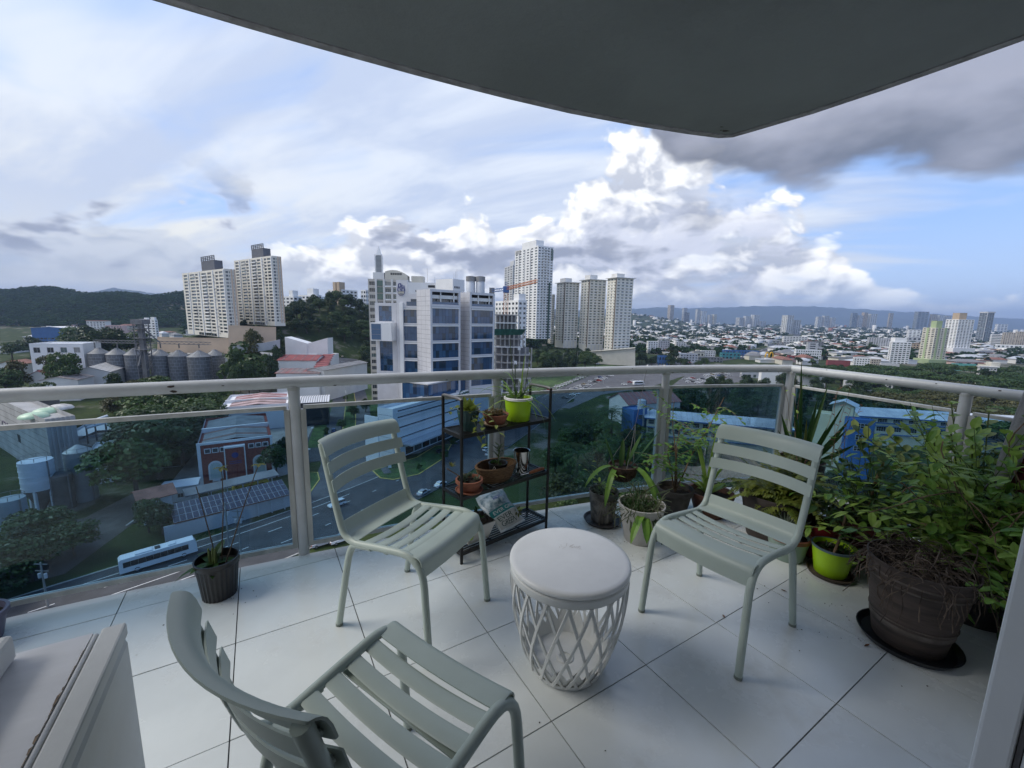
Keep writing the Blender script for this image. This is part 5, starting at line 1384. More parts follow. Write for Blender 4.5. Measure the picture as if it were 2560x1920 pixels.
t, L, h = canopy('solar_canopy', 'long carport roof covered with dark blue solar panels', z8(215, 1385), z8(1370, 1095), 8.0, ZG + 3.6, mat('brown_fascia', (.22, .08, .055), rough=.7), 8, .2, 1.5)
M_pv = mat('solar_cell', (.018, .022, .055), rough=.18, var=.2, scale=.8, spec=.8); M_pvf = mat('panel_frame', (.42, .43, .45), rough=.4, metal=.4)
NPX, NPY = 20, 3; pw_, pl_ = L / NPX, 8.0 / NPY; tilt = math.atan2(1.5, 8.0)
pvm = MB().box(.07, pw_ - .07, .07, pl_ - .07, 0, .05, 0).box(.02, .069, .02, pl_ - .02, 0, .055, 1).box(pw_ - .069, pw_ - .02, .02, pl_ - .02, 0, .055, 1).box(.07, pw_ - .07, .02, .069, 0, .055, 1).box(.07, pw_ - .07, pl_ - .069, pl_ - .02, 0, .055, 1).mesh('solar_panel', [M_pv, M_pvf])
for i in range(NPX):
    for j in range(NPY):
        o_ = obj('solar_panel', pvm, t, (i * pw_, j * pl_ * math.cos(tilt), h + .24 + j * pl_ * math.sin(tilt))); o_.rotation_euler = (tilt, 0, 0)
wallp = [z8(130, 1560), z8(640, 1425), z8(1370, 1205), z8(1530, 1110)]
wt = thing('street_wall', 'pale street wall below the solar canopy along the avenue verge', 'wall', gp(*wallp[0])); o = Vector(wt.location)
for p, q in zip(wallp[:-1], wallp[1:]):
    A, B = gp(*p) - o, gp(*q) - o; n = Vector((-(B - A).y, (B - A).x, 0)).normalized() * .25; up_ = Vector((0, 0, 3.4))
    MB().add([A, B, B + up_, A + up_, A + n, B + n, B + n + up_, A + n + up_], [(0, 1, 2, 3), (7, 6, 5, 4), (3, 2, 6, 7), (0, 3, 7, 4), (1, 5, 6, 2)]).build('wall_section', M_lgrey, wt)
hall('guard_house', 'small white gatehouse with flat white fascia left of the covered walk', z8(100, 1030)[0], 101, 60, z8(0, 1035)[1], ZG, xr=z8(440, 0)[0], wl=5, m=M_whit2, mr=M_whit2, rise=.25, along='R', over=.5, wins=((3, 1), 1.3, 1.0, 2.2, 0))
hall('pump_house', 'small white house with clay roof among the trees left of the solar canopy', 305, 90, 40, 1080, ZG, wr=5.5, wl=6, m=M_whit2, mr=M_clay, rise=1.3, along='R', over=1.0, wins=((1, 1), 1.4, 1.2, 2.4, 0))

# ---------------------------------------------------------------- factory
def z7(x, y): return (x * .2188, 829.5 + y * .2188)
M_fc = mat('factory_concrete', (.36, .36, .36), rough=.9, var=.16, scale=.15, bump=.3, bscale=2); M_fd = mat('factory_dark', (.12, .115, .11), rough=.85, var=.3, scale=.2); M_tank = mat('tank_steel', (.30, .32, .33), rough=.55, metal=.4, var=.15, scale=.2); M_tankw = mat('white_tank', (.62, .66, .70), rough=.5, var=.12, scale=.2)
b = Bld('factory_block', 'grey concrete factory block with green skylight domes on its roof', 97, 112, 30, 906, ZG, xr=163, xl=-30); b.walls(M_fc, parapet=1.4)
for k in range(5): b.box('wall_rib', M_fc, b.wr * (k + 1) / 6 - .2, b.wr * (k + 1) / 6 + .2, -.3, -.01, 0, b.H)
b.box('factory_window', M_dark, -.06, -.01, b.wl * .40, b.wl * .40 + 3.0, b.H - 12, b.H - 9.5)
for k in range(9): b.box('course', M_fd, -.02, -.004, .2, b.wl, b.H * k / 9 + .5, b.H * k / 9 + .62)
FB = b
M_dome = mat('pale_green_dome', (.44, .60, .42), rough=.4, var=.1, scale=.4); M_domew = mat('weathered_dome', (.52, .50, .47), rough=.6, var=.3, scale=.4)
for k, (x, y, r) in enumerate(((335, 322, 3.3), (455, 275, 3.1), (590, 238, 3.3))):
    p = gp(*z7(x, y), z=b.ztop - 1.2) - Vector((b.c.x, b.c.y, b.zb)); MB().lathe([(r, 0), (r, .3), (r * .86, .85), (r * .5, 1.3), (0, 1.5)], 24, (p.dot(b.ex), p.dot(b.ey), b.H - 1.38)).build('skylight_dome', M_dome if k < 2 else M_domew, b.t, smooth=50)
fl = bpy.data.curves.new('l', 'FONT'); fl.body = 'CV'; fl.size = 4.2; fl.extrude = .05; fo = bpy.data.objects.new('tmp', fl); LINK(fo); fm = bpy.data.meshes.new_from_object(fo.evaluated_get(bpy.context.evaluated_depsgraph_get())); bpy.data.objects.remove(fo)
fm.materials.clear(); fm.materials.append(mat('faded_purple_sign', (.13, .11, .16), rough=.8))
for v in fm.vertices: v.co = Vector((-v.co.z, -v.co.x * 1.5, v.co.y))
yy, zz_ = on_face(b, *z7(25, 415)); obj('sign_lettering', fm, b.t, (-.08, yy, zz_ - .6))
# rear roof with weathered round vents
b = simple('factory_annex', 'low factory annex crowded with weathered round vents', 20, 150, 40, 872, ZG, M_fd, xr=130, wl=34)
rr = random.Random(4)
for i in range(4):
    for j in range(4):
        x, y = b.wr * (.08 + .27 * i), 3 + b.wl * .16 * j; MB().lathe([(2.0, 0), (2.2, 1.6), (2.3, 1.7), (1.2, 2.5), (0, 2.9)], 16, (x, y, b.H - .7)).build('roof_vent', M_domew, b.t, smooth=50)
def tank(label, xl, xr, ytop, dist, m, cone=1.5, zb=ZG, legs=0.0, nring=5, cat='tank'):
    c = ap((xl + xr) / 2, ytop, dist); R = (xr - xl) * S_ / 2 / FPX * (c - EYE).dot(FWD) * .92; t = thing('storage_tank', label, cat, (c.x, c.y, zb)); H = c.z - zb
    MB().lathe([(0, legs), (R, legs), (R, H), (R * .12, H + cone), (0, H + cone)], 32).build('shell', m, t, smooth=35)
    for k in range(nring): z = legs + (H - legs) * (k + .5) / nring; MB().lathe([(R, z - .06), (R + .07, z - .06), (R + .07, z + .06), (R, z + .06)], 32).build('hoop', m, t, smooth=35)
    if legs:
        for k in range(6): a = k * math.pi / 3; MB().box(R * .9 * math.cos(a) - .25, R * .9 * math.cos(a) + .25, R * .9 * math.sin(a) - .25, R * .9 * math.sin(a) + .25, 0, legs).build('leg', m, t)
        MB().lathe([(.5, .5), (R * .97, legs - .05), (R * .97, legs), (.5, legs)], 24).build('hopper', M_fd, t, smooth=35)
    m2 = MB()
    for k in range(8): a = k * math.pi / 4; m2.bar((R * .95 * math.cos(a), R * .95 * math.sin(a), H + .1), (R * .95 * math.cos(a), R * .95 * math.sin(a), H + 1.0), .07, .07)
    for k in range(8): a, c_ = k * math.pi / 4, (k + 1) * math.pi / 4; m2.bar((R * .95 * math.cos(a), R * .95 * math.sin(a), H + 1.0), (R * .95 * math.cos(c_), R * .95 * math.sin(c_), H + 1.0), .07, .07)
    m2.build('guard_rail', M_steel, t); MB().bar((R + .15, -.3, 0), (R + .15, -.3, H), .35, .1).build('ladder', M_steel, t)
    return t
tank('tall white process tank standing on legs in the factory yard', 47, 105, 994, 96, M_tankw, .6, legs=6.0)
tank('dark steel tank with conical top behind the white tank', 142, 193, 974, 103, M_tank, 1.6)
tank('shorter dark steel tank beside the white tank', 107, 149, 1026, 98, M_fd, 1.0)
tank('grey-blue open-topped tank at the left frame edge', -6, 46, 1077, 84, mat('blue_grey_tank', (.27, .33, .36), rough=.6, var=.1, scale=.2), .3)
simple('factory_shed', 'dark factory shed with a pale roof edge behind the steel tanks', 123, 118, 70, 968, ZG, M_fd, xr=262, wl=20).box('roof_edge', M_lgrey, -.4, 30, -.4, -.02, 0, .01)
b = simple('factory_house', 'white three-storey plant house between tanks and trees', 192, 112, 55, 972, ZG, M_whit2, xr=236, wl=9)
for k in range(3): b.box('window_band', GL[0], .8, b.wr - .8, -.05, -.01, b.H * (.18 + .3 * k), b.H * (.18 + .3 * k) + 1.6)
simple('factory_shed', 'grey roofed factory shed with white fascia before the tall trees', 128, 128, 62, 946, ZG, M_lgrey, xr=255, wl=26)
t = thing('pipe_rack', 'run of pale pipes on a rack beside the factory block', 'pipes', gp(175, 1100)); o = Vector(t.location)
for k in range(3):
    A, B = ap(180 + k * 3, 915 + k * 5, 122) - o, ap(232, 898 + k * 7, 128) - o; MB().tube([A, B], .35, 10).build('pipe', M_tankw, t, smooth=50)
for x in (185, 205, 228): A = ap(x, 918, 125) - o; MB().bar((A.x, A.y, A.z + .3), (A.x, A.y, 0), .3, .3).build('rack_leg', M_steel, t)
wallrun('yard_wall', 'long low concrete wall dividing the factory yard from the lawn', [(30, 1275, 1290, 74), (120, 1228, 1243, 80), (215, 1180, 1195, 85), (300, 1120, 1136, 92)], 0, M_fc, .3)

# ---------------------------------------------------------------- blue-roofed school
M_broof = mat('blue_sheet_roof', (.44, .48, .53), rough=.45, var=.12, scale=.12, col2=(.60, .64, .67)); M_swall = mat('school_cream', (.56, .55, .42), rough=.8, var=.06, scale=.2)
def z9(x, y): return (1157.9 + x * .25, 777.7 + y * .25)
def z10(x, y): return (1659 + x * .25, 760.4 + y * .25)
def wing(label, p0, p1, zeave, depth, rise, nwin, storeys, seed, name='school_wing'):
    A, B = gp(*p0, z=zeave), gp(*p1, z=zeave); ex = B - A; L = ex.length; az = math.degrees(math.atan2(ex.x, ex.y))
    b = Bld.__new__(Bld); b.c = A; b.ztop = zeave; a = math.radians(az); b.ex = Vector((math.sin(a), math.cos(a), 0)); b.ey = Vector((-math.cos(a), math.sin(a), 0)); b.zb = ZG - 3; b.wr, b.wl, b.H = L, depth, zeave - b.zb
    b.t = thing(name, label, 'building', (A.x, A.y, b.zb), math.atan2(b.ex.y, b.ex.x))
    H = b.H; cols = even(L, nwin, L / nwin * .62); rws = [(H - 1.0 - k * 3.4 - 1.9, H - 1.0 - k * 3.4) for k in range(storeys)][::-1]
    b.walls(M_swall, R=(cols, rws), roof=False); b.windows('R', cols, rws, .25, seed=seed, mull=3, rail=1, glass=GL[:2])
    o = 1.2; n = 26; d2 = depth / 2
    for (y0, z0), (y1, z1) in (((-o, H - .1), (d2, H + rise)), ((d2, H + rise), (depth + o, H - .1))):
        for i in range(n):
            x0, x1 = -o + (L + 2 * o) * i / n + .03, -o + (L + 2 * o) * (i + 1) / n - .03
            MB().add([(x0, y0, z0), (x1, y0, z0), (x1, y1, z1), (x0, y1, z1), (x0, y0, z0 + .1), (x1, y0, z0 + .1), (x1, y1, z1 + .1), (x0, y1, z1 + .1)], [(3, 2, 1, 0), (4, 5, 6, 7), (0, 1, 5, 4), (1, 2, 6, 5), (2, 3, 7, 6), (3, 0, 4, 7)]).build('roof_sheet', M_broof, b.t)
    b.box('fascia', M_blue, -o, L + o, -o - .12, -o - .01, H - .45, H - .05)
    for k in range(storeys): b.box('walkway_band', M_blue, 0, L, -.5, -.02, H - 4.2 - k * 3.4, H - 3.9 - k * 3.4)
    MB().add([(0, 0, H), (0, depth, H), (0, d2, H + rise)], [(2, 1, 0)]).add([(L, 0, H), (L, depth, H), (L, d2, H + rise)], [(0, 1, 2)]).build('gable', M_swall, b.t)
    return b
wing('long cream school wing with pale blue sheet roof behind the trees', z9(960, 492), z9(2200, 596), -38.5, 13, 2.0, 15, 2, 81)
wing('right school wing with pale blue roof seen through the side glass', z10(930, 600), z10(2600, 712), -38.5, 12, 2.2, 14, 3, 82)
wing('rear school wing, its blue roof showing above the right one', z10(800, 545), z10(2500, 650), -36.0, 12, 2.4, 12, 2, 83)
b = Bld('stair_tower', 'bright blue stair tower at the end of the long school wing', z9(848, 0)[0], 168, 62, z9(0, 432)[1], ZG, xr=z9(962, 0)[0], wl=7); b.walls(M_blue, parapet=.5); obj('window', winmesh(2.2, 1.8, GL[0], 2, 1), b.t, (b.wr * .35, -.06, b.H - 4.2))
t = tank('silver water tank standing above the blue stair tower', z9(878, 0)[0], z9(952, 0)[0], z9(0, 345)[1], 172, M_metal, .5, legs=0, zb=ZG)
b = hall('school_hall', 'hall with faded red sheet roof behind the blue stair tower', z9(800, 0)[0], 190, 70, z9(0, 385)[1], ZG, xr=z9(1245, 0)[0], wl=16, m=M_white, mr=mat('faded_red_sheet', (.26, .115, .105), rough=.7, var=.15, scale=.2), rise=4.0, along='R', ribs=10, wins=((6, 0), 1.6, 6.0, 7.6, 0))
b = Bld('stair_tower', 'bright blue stair block joining the right school wings', z10(935, 0)[0], 117, 20, z10(0, 596)[1], ZG - 3, wr=4, xl=z10(712, 0)[0]); b.walls(M_blue, parapet=.4)
for k in range(3): obj('window', winmesh(2.6, 1.5, GL[0], 2, 1), b.t, (-.07, b.wl * .72, b.H - 2.6 - k * 3.4), -math.pi / 2)
b = hall('lantern_tower', 'cream lantern tower with a small blue pyramid roof on the school', z10(745, 0)[0], 128, 45, z10(0, 470)[1], ZG - 3, wr=4.5, xl=z10(560, 0)[0], m=M_swall, mr=M_broof, rise=1.3, along='R', over=.9)
simple('school_shed', 'low cream link roof left of the lantern tower', z10(700, 0)[0], 132, 40, z10(0, 560)[1], ZG - 3, M_swall, wr=6, xl=z10(380, 0)[0])
for k, (x, y) in enumerate(((990, 745), (1300, 770))):
    pass
# ---------------------------------------------------------------- mid-distance town
def fbase(x, y, z=ZG): return gp(x, y, z).y
def town(name, label, xl, xc, xr, ytop, ybase, nf, Ln, Rn, m=M_white, az=None, seed=1, ww=(.6, .6), group=None, glass=None, zb=None):
    d = min(fbase(xc, ybase), 3400.0) if fbase(xc, ybase) > 0 else 3400.0; aa = math.degrees(math.atan2(sight(xc * S_, ybase * S_).x, sight(xc * S_, ybase * S_).y))
    return grid_tower(name, label, xc, d, (aa + 48) if az is None else aa + az, ytop, zb, nf, xr=xr, xl=xl, Rn=Rn, Ln=Ln, m=m, seed=seed, ww=ww, wh=1.5, group=group, glass=glass)
M_gtow = mat('blue_grey_tower', (.22, .25, .29), rough=.4, var=.1, scale=.1); M_btow = mat('beige_tower', (.46, .41, .35), rough=.8, var=.1, scale=.1); M_wtow = mat('far_white_tower', (.60, .61, .62), rough=.8, var=.08, scale=.05)
b = town('green_tower', 'cream and sage green tower with a green lift head at right', 1994, 2022, 2053, 708, 786, 20, 3, 5, M_cream, seed=1); b.box('green_stripe', M_green, b.wr * .18, b.wr * .30, -.35, -.02, 0, b.H); b.box('green_stripe', M_green, b.wr * .66, b.wr * .78, -.35, -.02, 0, b.H); b.box('lift_head', M_green, b.wr * .2, b.wr * .6, 4, 12, b.H - .7, b.H + 9); b.box('green_podium', M_green, -6, b.wr + 4, -5, b.wl, -2, 7)
b.box('green_stripe', M_green, -.35, -.02, b.wl * .5, b.wl * .66, 0, b.H)
b = town('white_tower', 'white tower with tan crown just behind the green one', 2044, 2072, 2106, 690, 768, 24, 4, 5, M_whit2, seed=2); b.box('crown', M_tan, 3, b.wr * .6, 4, b.wl * .7, b.H - .7, b.H + 11); b.box('base', M_whit2, -6, b.wr + 4, -6, b.wl, -2, 14)
b = town('hospital_block', 'white medical block with dark strip windows left of the green tower', 1922, 1928, 1970, 738, 785, 11, 1, 5, M_whit2, az=62, seed=3, ww=(.7, .5)); b.box('crown', M_whit2, 4, b.wr * .8, 3, 12, b.H - .7, b.H + 5)
town('slab_block', 'long pale slab block behind the medical block', 1874, 1878, 1926, 729, 756, 10, 1, 9, M_lgrey, az=70, seed=4)
town('apartment_house', 'white apartment house with small balconies near the right rail', 1843, 1846, 1881, 772, 802, 7, 1, 6, M_whit2, az=70, seed=5)
town('apartment_house', 'beige apartment house beside the white one near the right rail', 1880, 1883, 1904, 775, 800, 6, 1, 4, M_btow, az=70, seed=6)
town('apartment_house', 'blank grey-white block in front of the medical block', 1900, 1904, 1944, 784, 806, 3, 1, 0, M_lgrey, az=74, seed=7)
b = town('apartment_house', 'small cream apartment house with projecting balconies at far right', 2112, 2117, 2155, 792, 832, 7, 2, 5, M_white, az=60, seed=8); b.box('roof_house', M_cream, 8, 14, 2, 8, b.H - .7, b.H + 4); b.box('roof_slab', M_white, -1, b.wr + 1, -1, b.wl, b.H + .02, b.H + .6)
b = town('grey_tower', 'dark blue-grey tower with a light vertical spine at far right', 2117, 2134, 2149, 676, 740, 30, 3, 3, M_gtow, seed=9, ww=(.75, .75)); b.box('spine', M_lgrey, -.6, .6, -.6, .6, 0, b.H); b.box('crown', M_lgrey, -1, b.wr + 1, -1, b.wl + 1, b.H + .02, b.H + 4)
town('beige_block', 'beige slab tower at the right frame edge', 2166, 2170, 2195, 718, 756, 14, 1, 5, M_btow, az=65, seed=10); town('beige_block', 'second beige slab tower cut by the right frame edge', 2194, 2198, 2222, 716, 756, 14, 1, 5, M_btow, az=65, seed=11)
town('striped_block', 'white low block with strip windows left of the beige slabs', 2140, 2143, 2170, 722, 752, 9, 1, 1, M_whit2, az=70, seed=12, ww=(.95, .5))
far = [  # xl, xc, xr, ytop, ybase, floors, material, what
 (1976, 1984, 2008, 673, 716, 26, M_gtow, 'blue-grey skyscraper left of the far right cluster'), (2009, 2014, 2026, 679, 714, 22, M_btow, 'brown-grey skyscraper in the far right cluster'), (2025, 2030, 2042, 681, 714, 22, M_wtow, 'pale skyscraper in the far right cluster'), (2040, 2045, 2056, 682, 714, 22, M_lgrey, 'light grey skyscraper at the end of the far right cluster'),
 (1920, 1923, 1931, 676, 706, 22, M_btow, 'slim brown tower standing alone on the right skyline'), (1838, 1843, 1853, 676, 708, 22, M_gtow, 'grey-green tower starting the skyline cluster'), (1851, 1856, 1866, 681, 709, 20, M_lgrey, 'blocky light tower in the skyline cluster'), (1862, 1868, 1876, 675, 708, 22, M_tan, 'tan tower in the skyline cluster'), (1874, 1882, 1896, 678, 710, 20, M_wtow, 'wide pale tower ending the skyline cluster'),
 (1690, 1702, 1716, 681, 722, 22, M_wtow, 'broad white tower beside the highway'), (1712, 1717, 1731, 691, 722, 15, M_lgrey, 'lower grey-white tower beside the broad white one'), (1762, 1768, 1779, 684, 712, 16, M_wtow, 'pair-like white tower right of the highway end'), (1776, 1782, 1792, 682, 712, 17, M_lgrey, 'grey-white tower right of the highway end'), (1792, 1797, 1806, 686, 712, 14, M_wtow, 'small white tower by the right skyline cluster'),
 (1443, 1449, 1457, 659, 689, 28, M_btow, 'lone tall tower on the skyline right of the condominiums'), (1474, 1478, 1485, 665, 690, 16, M_lgrey, 'thin grey tower on the left skyline'), (1474, 1480, 1490, 675, 700, 14, M_mroof, 'dark grey block in front of the thin tower'), (1503, 1507, 1514, 668, 692, 17, M_wtow, 'slim white tower on the left skyline'), (1508, 1516, 1527, 672, 697, 16, M_whit2, 'stepped white tower on the left skyline'), (1528, 1533, 1540, 680, 700, 12, M_wtow, 'white slab on the left skyline'), (1537, 1543, 1549, 679, 702, 12, M_cream, 'cream slab on the left skyline'),
 (1590, 1598, 1608, 686, 706, 10, M_lgrey, 'low pale tower in the middle skyline group'), (1606, 1612, 1622, 683, 706, 12, M_wtow, 'second pale tower in the middle skyline group'), (1622, 1630, 1642, 680, 706, 13, M_wtow, 'tallest pale tower in the middle skyline group'), (1400, 1404, 1414, 683, 702, 10, M_lgrey, 'hazy pale block right of the condominium towers'), (1418, 1423, 1436, 685, 702, 9, M_lgrey, 'second hazy pale block right of the condominium towers'), (1640, 1644, 1655, 694, 707, 7, M_lgrey, 'low white block in the middle skyline group'),
 (2084, 2090, 2100, 700, 716, 8, M_wtow, 'sunlit white low block on the right skyline'), (2150, 2156, 2178, 700, 716, 6, M_whit2, 'bright white low slab behind the beige towers')]
for i, (xl, xc, xr, yt, yb, nf, m, lb) in enumerate(far): town('skyline_tower', lb, xl, xc, xr, yt, yb, nf, 3, 3, m, seed=100 + i, az=45, zb=ZG - 4)
mids = [
 (1350, 1353, 1408, 742, 762, 3, 9, M_whit2, 'long white hospital wing right of the condominiums'), (1397, 1401, 1422, 737, 770, 7, 4, M_whit2, 'white seven-storey hospital block'), (1420, 1423, 1447, 736, 768, 6, 5, M_lgrey, 'grey-white block beside the hospital'), (1458, 1461, 1482, 738, 762, 6, 4, M_white, 'white striped office right of the hospital'), (1512, 1515, 1546, 757, 775, 4, 6, M_white, 'white apartment house with balcony bands'), (1466, 1470, 1508, 764, 786, 4, 6, M_lgrey, 'pale blue-grey apartment house near the rail'), (1420, 1424, 1448, 768, 792, 2, 4, M_blue, 'blue-fronted shop building near the round tree'),
 (1716, 1720, 1776, 755, 776, 4, 11, M_whit2, 'large white hotel-like building right of the highway'), (1690, 1694, 1745, 726, 740, 4, 8, M_white, 'white office at the foot of the broad tower'), (1735, 1739, 1780, 737, 752, 5, 7, M_mroof, 'dark striped office right of the highway'), (1742, 1746, 1768, 740, 768, 6, 1, M_lgrey, 'tall blank-walled block behind the white hotel'), (1560, 1564, 1640, 756, 770, 2, 12, M_blue, 'blue big-box store beside the highway'), (1505, 1509, 1562, 771, 783, 2, 8, M_mroof, 'dark flat-roofed store beside the highway'), (1555, 1560, 1600, 762, 776, 2, 5, mat('teal_front', (.06, .25, .28), rough=.6), 'teal-fronted store beside the highway'),
 (1785, 1789, 1838, 778, 798, 2, 0, M_maroon, 'long dark red hall behind the rail'), (1668, 1672, 1720, 790, 812, 2, 5, M_whit2, 'white flat-roofed market hall'), (1600, 1604, 1662, 792, 816, 2, 5, M_lgrey, 'pale market hall beside the dense trees'), (1700, 1704, 1735, 768, 782, 2, 3, M_maroon, 'red-fronted restaurant right of the highway'), (1640, 1646, 1700, 800, 828, 2, 0, M_whit2, 'white blank hall seen under the rail near the corner post'), (1722, 1728, 1788, 806, 834, 2, 0, M_whit2, 'second white blank hall right of the corner post'), (1822, 1828, 1895, 822, 842, 2, 0, M_lgrey, 'long grey-white shed under the right rail'), (1890, 1894, 1930, 828, 846, 2, 3, M_whit2, 'small white shed at the end of the grey-white one'),
 (1955, 1960, 2000, 742, 762, 4, 6, M_tan, 'tan office left of the green tower'), (1958, 1962, 2012, 728, 742, 2, 5, M_lgrey, 'long low hall behind the tan office'), (2055, 2060, 2110, 785, 800, 2, 0, mat('teal_hall', (.10, .32, .30), rough=.6), 'teal-roofed hall right of the green tower'), (2150, 2154, 2230, 744, 758, 2, 8, M_whit2, 'long white store with a red band at far right'), (1960, 1964, 1990, 712, 732, 6, 3, M_whit2, 'white clinic on the slope left of the green tower')]
for i, (xl, xc, xr, yt, yb, nf, rn, m, lb) in enumerate(mids):
    d = fbase(xc, yb); aa = math.degrees(math.atan2(sight(xc * S_, 0).x, sight(xc * S_, 900).y))
    b = grid_tower('town_building', lb, xc, d, aa + 68, yt, None, nf, xr=xr, xl=xl, Rn=rn, Ln=2 if rn else 0, m=m, seed=200 + i, wh=1.4, par=.5)
# golden arches sign on a pole
q = gp(1660, 781); t = thing('pole_sign', 'yellow double-arch sign on a pole beside the highway', 'sign', (q.x, q.y, ZG)); M_yel = mat('sign_yellow', (.75, .42, .02), rough=.5); hs = ap(1660, 772, q.y).z - ZG
MB().bar((0, 0, 0), (0, 0, hs), .8, .8).build('pole', M_mroof, t)
for k in (-1, 1): MB().tube([(k * 2.6 + 2.4 * math.cos(a), 0, hs + 6.5 * math.sin(a)) for a in [i * math.pi / 10 for i in range(11)]], .75, 8).build('arch', M_yel, t)
# ---------------------------------------------------------------- trees
M_bark = mat('bark', (.085, .065, .048), rough=.95, var=.3, scale=3, bump=.5, bscale=14)
LEAF = [leafmat('leaf_deep', (.013, .034, .010), (.042, .082, .020)), leafmat('leaf_mid', (.024, .055, .012), (.070, .125, .026)), leafmat('leaf_warm', (.045, .055, .014), (.105, .100, .026)), leafmat('leaf_bright', (.035, .075, .014), (.095, .16, .034))]
def crown_mesh(seed, kind, n, leaf, mtl):
    """crown of unit height with many leaf clumps spread over uneven lobes"""
    rr = np.random.default_rng(seed); lobes = []
    if kind == 'dome':
        for i in range(15):
            a = rr.uniform(0, 6.28); r = rr.uniform(.05, .27) if i else 0; z = rr.uniform(.42, .80) - r * .45; lobes.append((r * math.cos(a), r * math.sin(a), z, rr.uniform(.11, .20), rr.uniform(.09, .15)))
    elif kind == 'umbrella':
        for i in range(20):
            a = i * 2.4 + rr.uniform(-.3, .3); r = .62 * math.sqrt((i + .3) / 20); z = .80 - r * r * .50 + rr.uniform(-.05, .05); lobes.append((r * math.cos(a), r * math.sin(a), z, rr.uniform(.15, .24), rr.uniform(.06, .11)))
    elif kind == 'tall':
        for i in range(16):
            z = rr.uniform(.22, .90); a = rr.uniform(0, 6.28); r = rr.uniform(.0, .19) * (1.05 - abs(z - .5)); lobes.append((r * math.cos(a), r * math.sin(a), z, rr.uniform(.09, .16), rr.uniform(.08, .15)))
    L = np.array(lobes); w = L[:, 3] ** 2 * L[:, 4]; w = w ** .67; k = rr.choice(len(L), n, p=w / w.sum())
    d = rr.normal(size=(n, 3)); d /= np.linalg.norm(d, axis=1)[:, None]; d[:, 2] = np.where(d[:, 2] < -.35, -d[:, 2], d[:, 2])
    rad = rr.uniform(.72, 1.10, n)[:, None]; c = L[k, :3] + d * rad * np.stack([L[k, 3], L[k, 3], L[k, 4]], 1)
    nrm = d * .8 + rr.normal(size=(n, 3)) * .55 + np.array([0, 0, .35]); nrm /= np.linalg.norm(nrm, axis=1)[:, None]
    t = np.cross(nrm, rr.normal(size=(n, 3))); t /= np.linalg.norm(t, axis=1)[:, None]; b = np.cross(nrm, t); s = (leaf * rr.uniform(.55, 1.35, n))[:, None]
    v = np.stack([c - t * s, c + b * s * .55 + nrm * s * .18, c + t * s, c - b * s * .55 + nrm * s * .18], 1).reshape(-1, 3)
    me = bpy.data.meshes.new('crown'); me.vertices.add(4 * n); me.vertices.foreach_set('co', v.ravel()); me.loops.add(4 * n); me.loops.foreach_set('vertex_index', np.arange(4 * n, dtype=np.int32)); me.polygons.add(n); me.polygons.foreach_set('loop_start', np.arange(0, 4 * n, 4, dtype=np.int32)); me.update(calc_edges=True); me.materials.append(mtl)
    return me, lobes
def trunk_mesh(lobes, seed, r0=.022):
    m = MB(); rr = random.Random(seed); z0 = .30; m.tube([(0, 0, -.03), (.006, .004, z0 * .5), (0, 0, z0), (.004, -.004, .5)], [r0 * 1.25, r0, r0 * .85, r0 * .5], 7)
    for l in lobes[::2]: m.tube([(0, 0, z0 + rr.uniform(-.06, .05)), (l[0] * .5, l[1] * .5, z0 + (l[2] - z0) * .45), (l[0] * .95, l[1] * .95, l[2])], [r0 * .55, r0 * .35, r0 * .14], 5)
    return m.mesh('trunk', M_bark, smooth=60)
PROTO = {}
for nm, kind, n, leaf, lm, sd in (('dome_a', 'dome', 2600, .030, 0, 1), ('dome_b', 'dome', 2600, .030, 1, 2), ('dome_c', 'dome', 2400, .032, 2, 3), ('dome_d', 'dome', 2400, .032, 3, 9), ('umb_a', 'umbrella', 4200, .036, 1, 4), ('umb_b', 'umbrella', 4200, .036, 2, 5), ('tall_a', 'tall', 2200, .030, 0, 6), ('tall_b', 'tall', 2200, .030, 1, 7), ('small', 'dome', 700, .052, 1, 8), ('small_b', 'dome', 700, .052, 0, 18)):
    cm, lb = crown_mesh(sd, kind, n, leaf, LEAF[lm]); PROTO[nm] = (cm, trunk_mesh(lb, sd))
def palm_meshes():
    m = MB(); rr = random.Random(2)
    for i in range(22):
        a = i * 2.4; el_ = 1.15 - 1.5 * i / 22; L = .34; pts = []
        for k in range(7):
            t = k / 6; r = L * t * math.cos(el_ * (1 - .3 * t)); z = L * t * math.sin(el_) - .22 * t * t; pts.append(Vector((r * math.cos(a), r * math.sin(a), .74 + z)))
        for k in range(6):
            p, q = pts[k], pts[k + 1]; sd = Vector((-math.sin(a), math.cos(a), 0)); w = .085 * (1 - abs(k / 6 - .4))
            for s in (-1, 1):
                for j in range(3):
                    b0 = p.lerp(q, j / 3); m.add([b0, b0.lerp(q, .25), b0 + sd * s * w + (q - p) * .5 + Vector((0, 0, -.03))], [(0, 1, 2)])
    tr = MB().tube([(0, 0, -.02), (.01, 0, .3), (.0, .01, .75)], [.02, .014, .012], 8)
    return m.mesh('crown', LEAF[1]), tr.mesh('trunk', M_bark, smooth=60)
PROTO['palm'] = palm_meshes()
SPREAD = {'umb_a': 1.0, 'umb_b': 1.0}
def tree(kind, x, y, h, label, group=None, z=None, wide=1.0, cat='tree', name=None, rr=RND):
    z = tz(x, y) if z is None else z
    t = thing(name or {'palm': 'palm_tree', 'tal': 'slim_tree', 'umb': 'rain_tree', 'sma': 'young_tree'}.get(kind if kind == 'palm' else kind[:3], 'leafy_tree'), label, cat, (x, y, z - .1), rr.uniform(0, 6.28), group); t.scale = (h * wide, h * wide, h)
    obj('crown', PROTO[kind][0], t); obj('trunk', PROTO[kind][1], t)
    return t
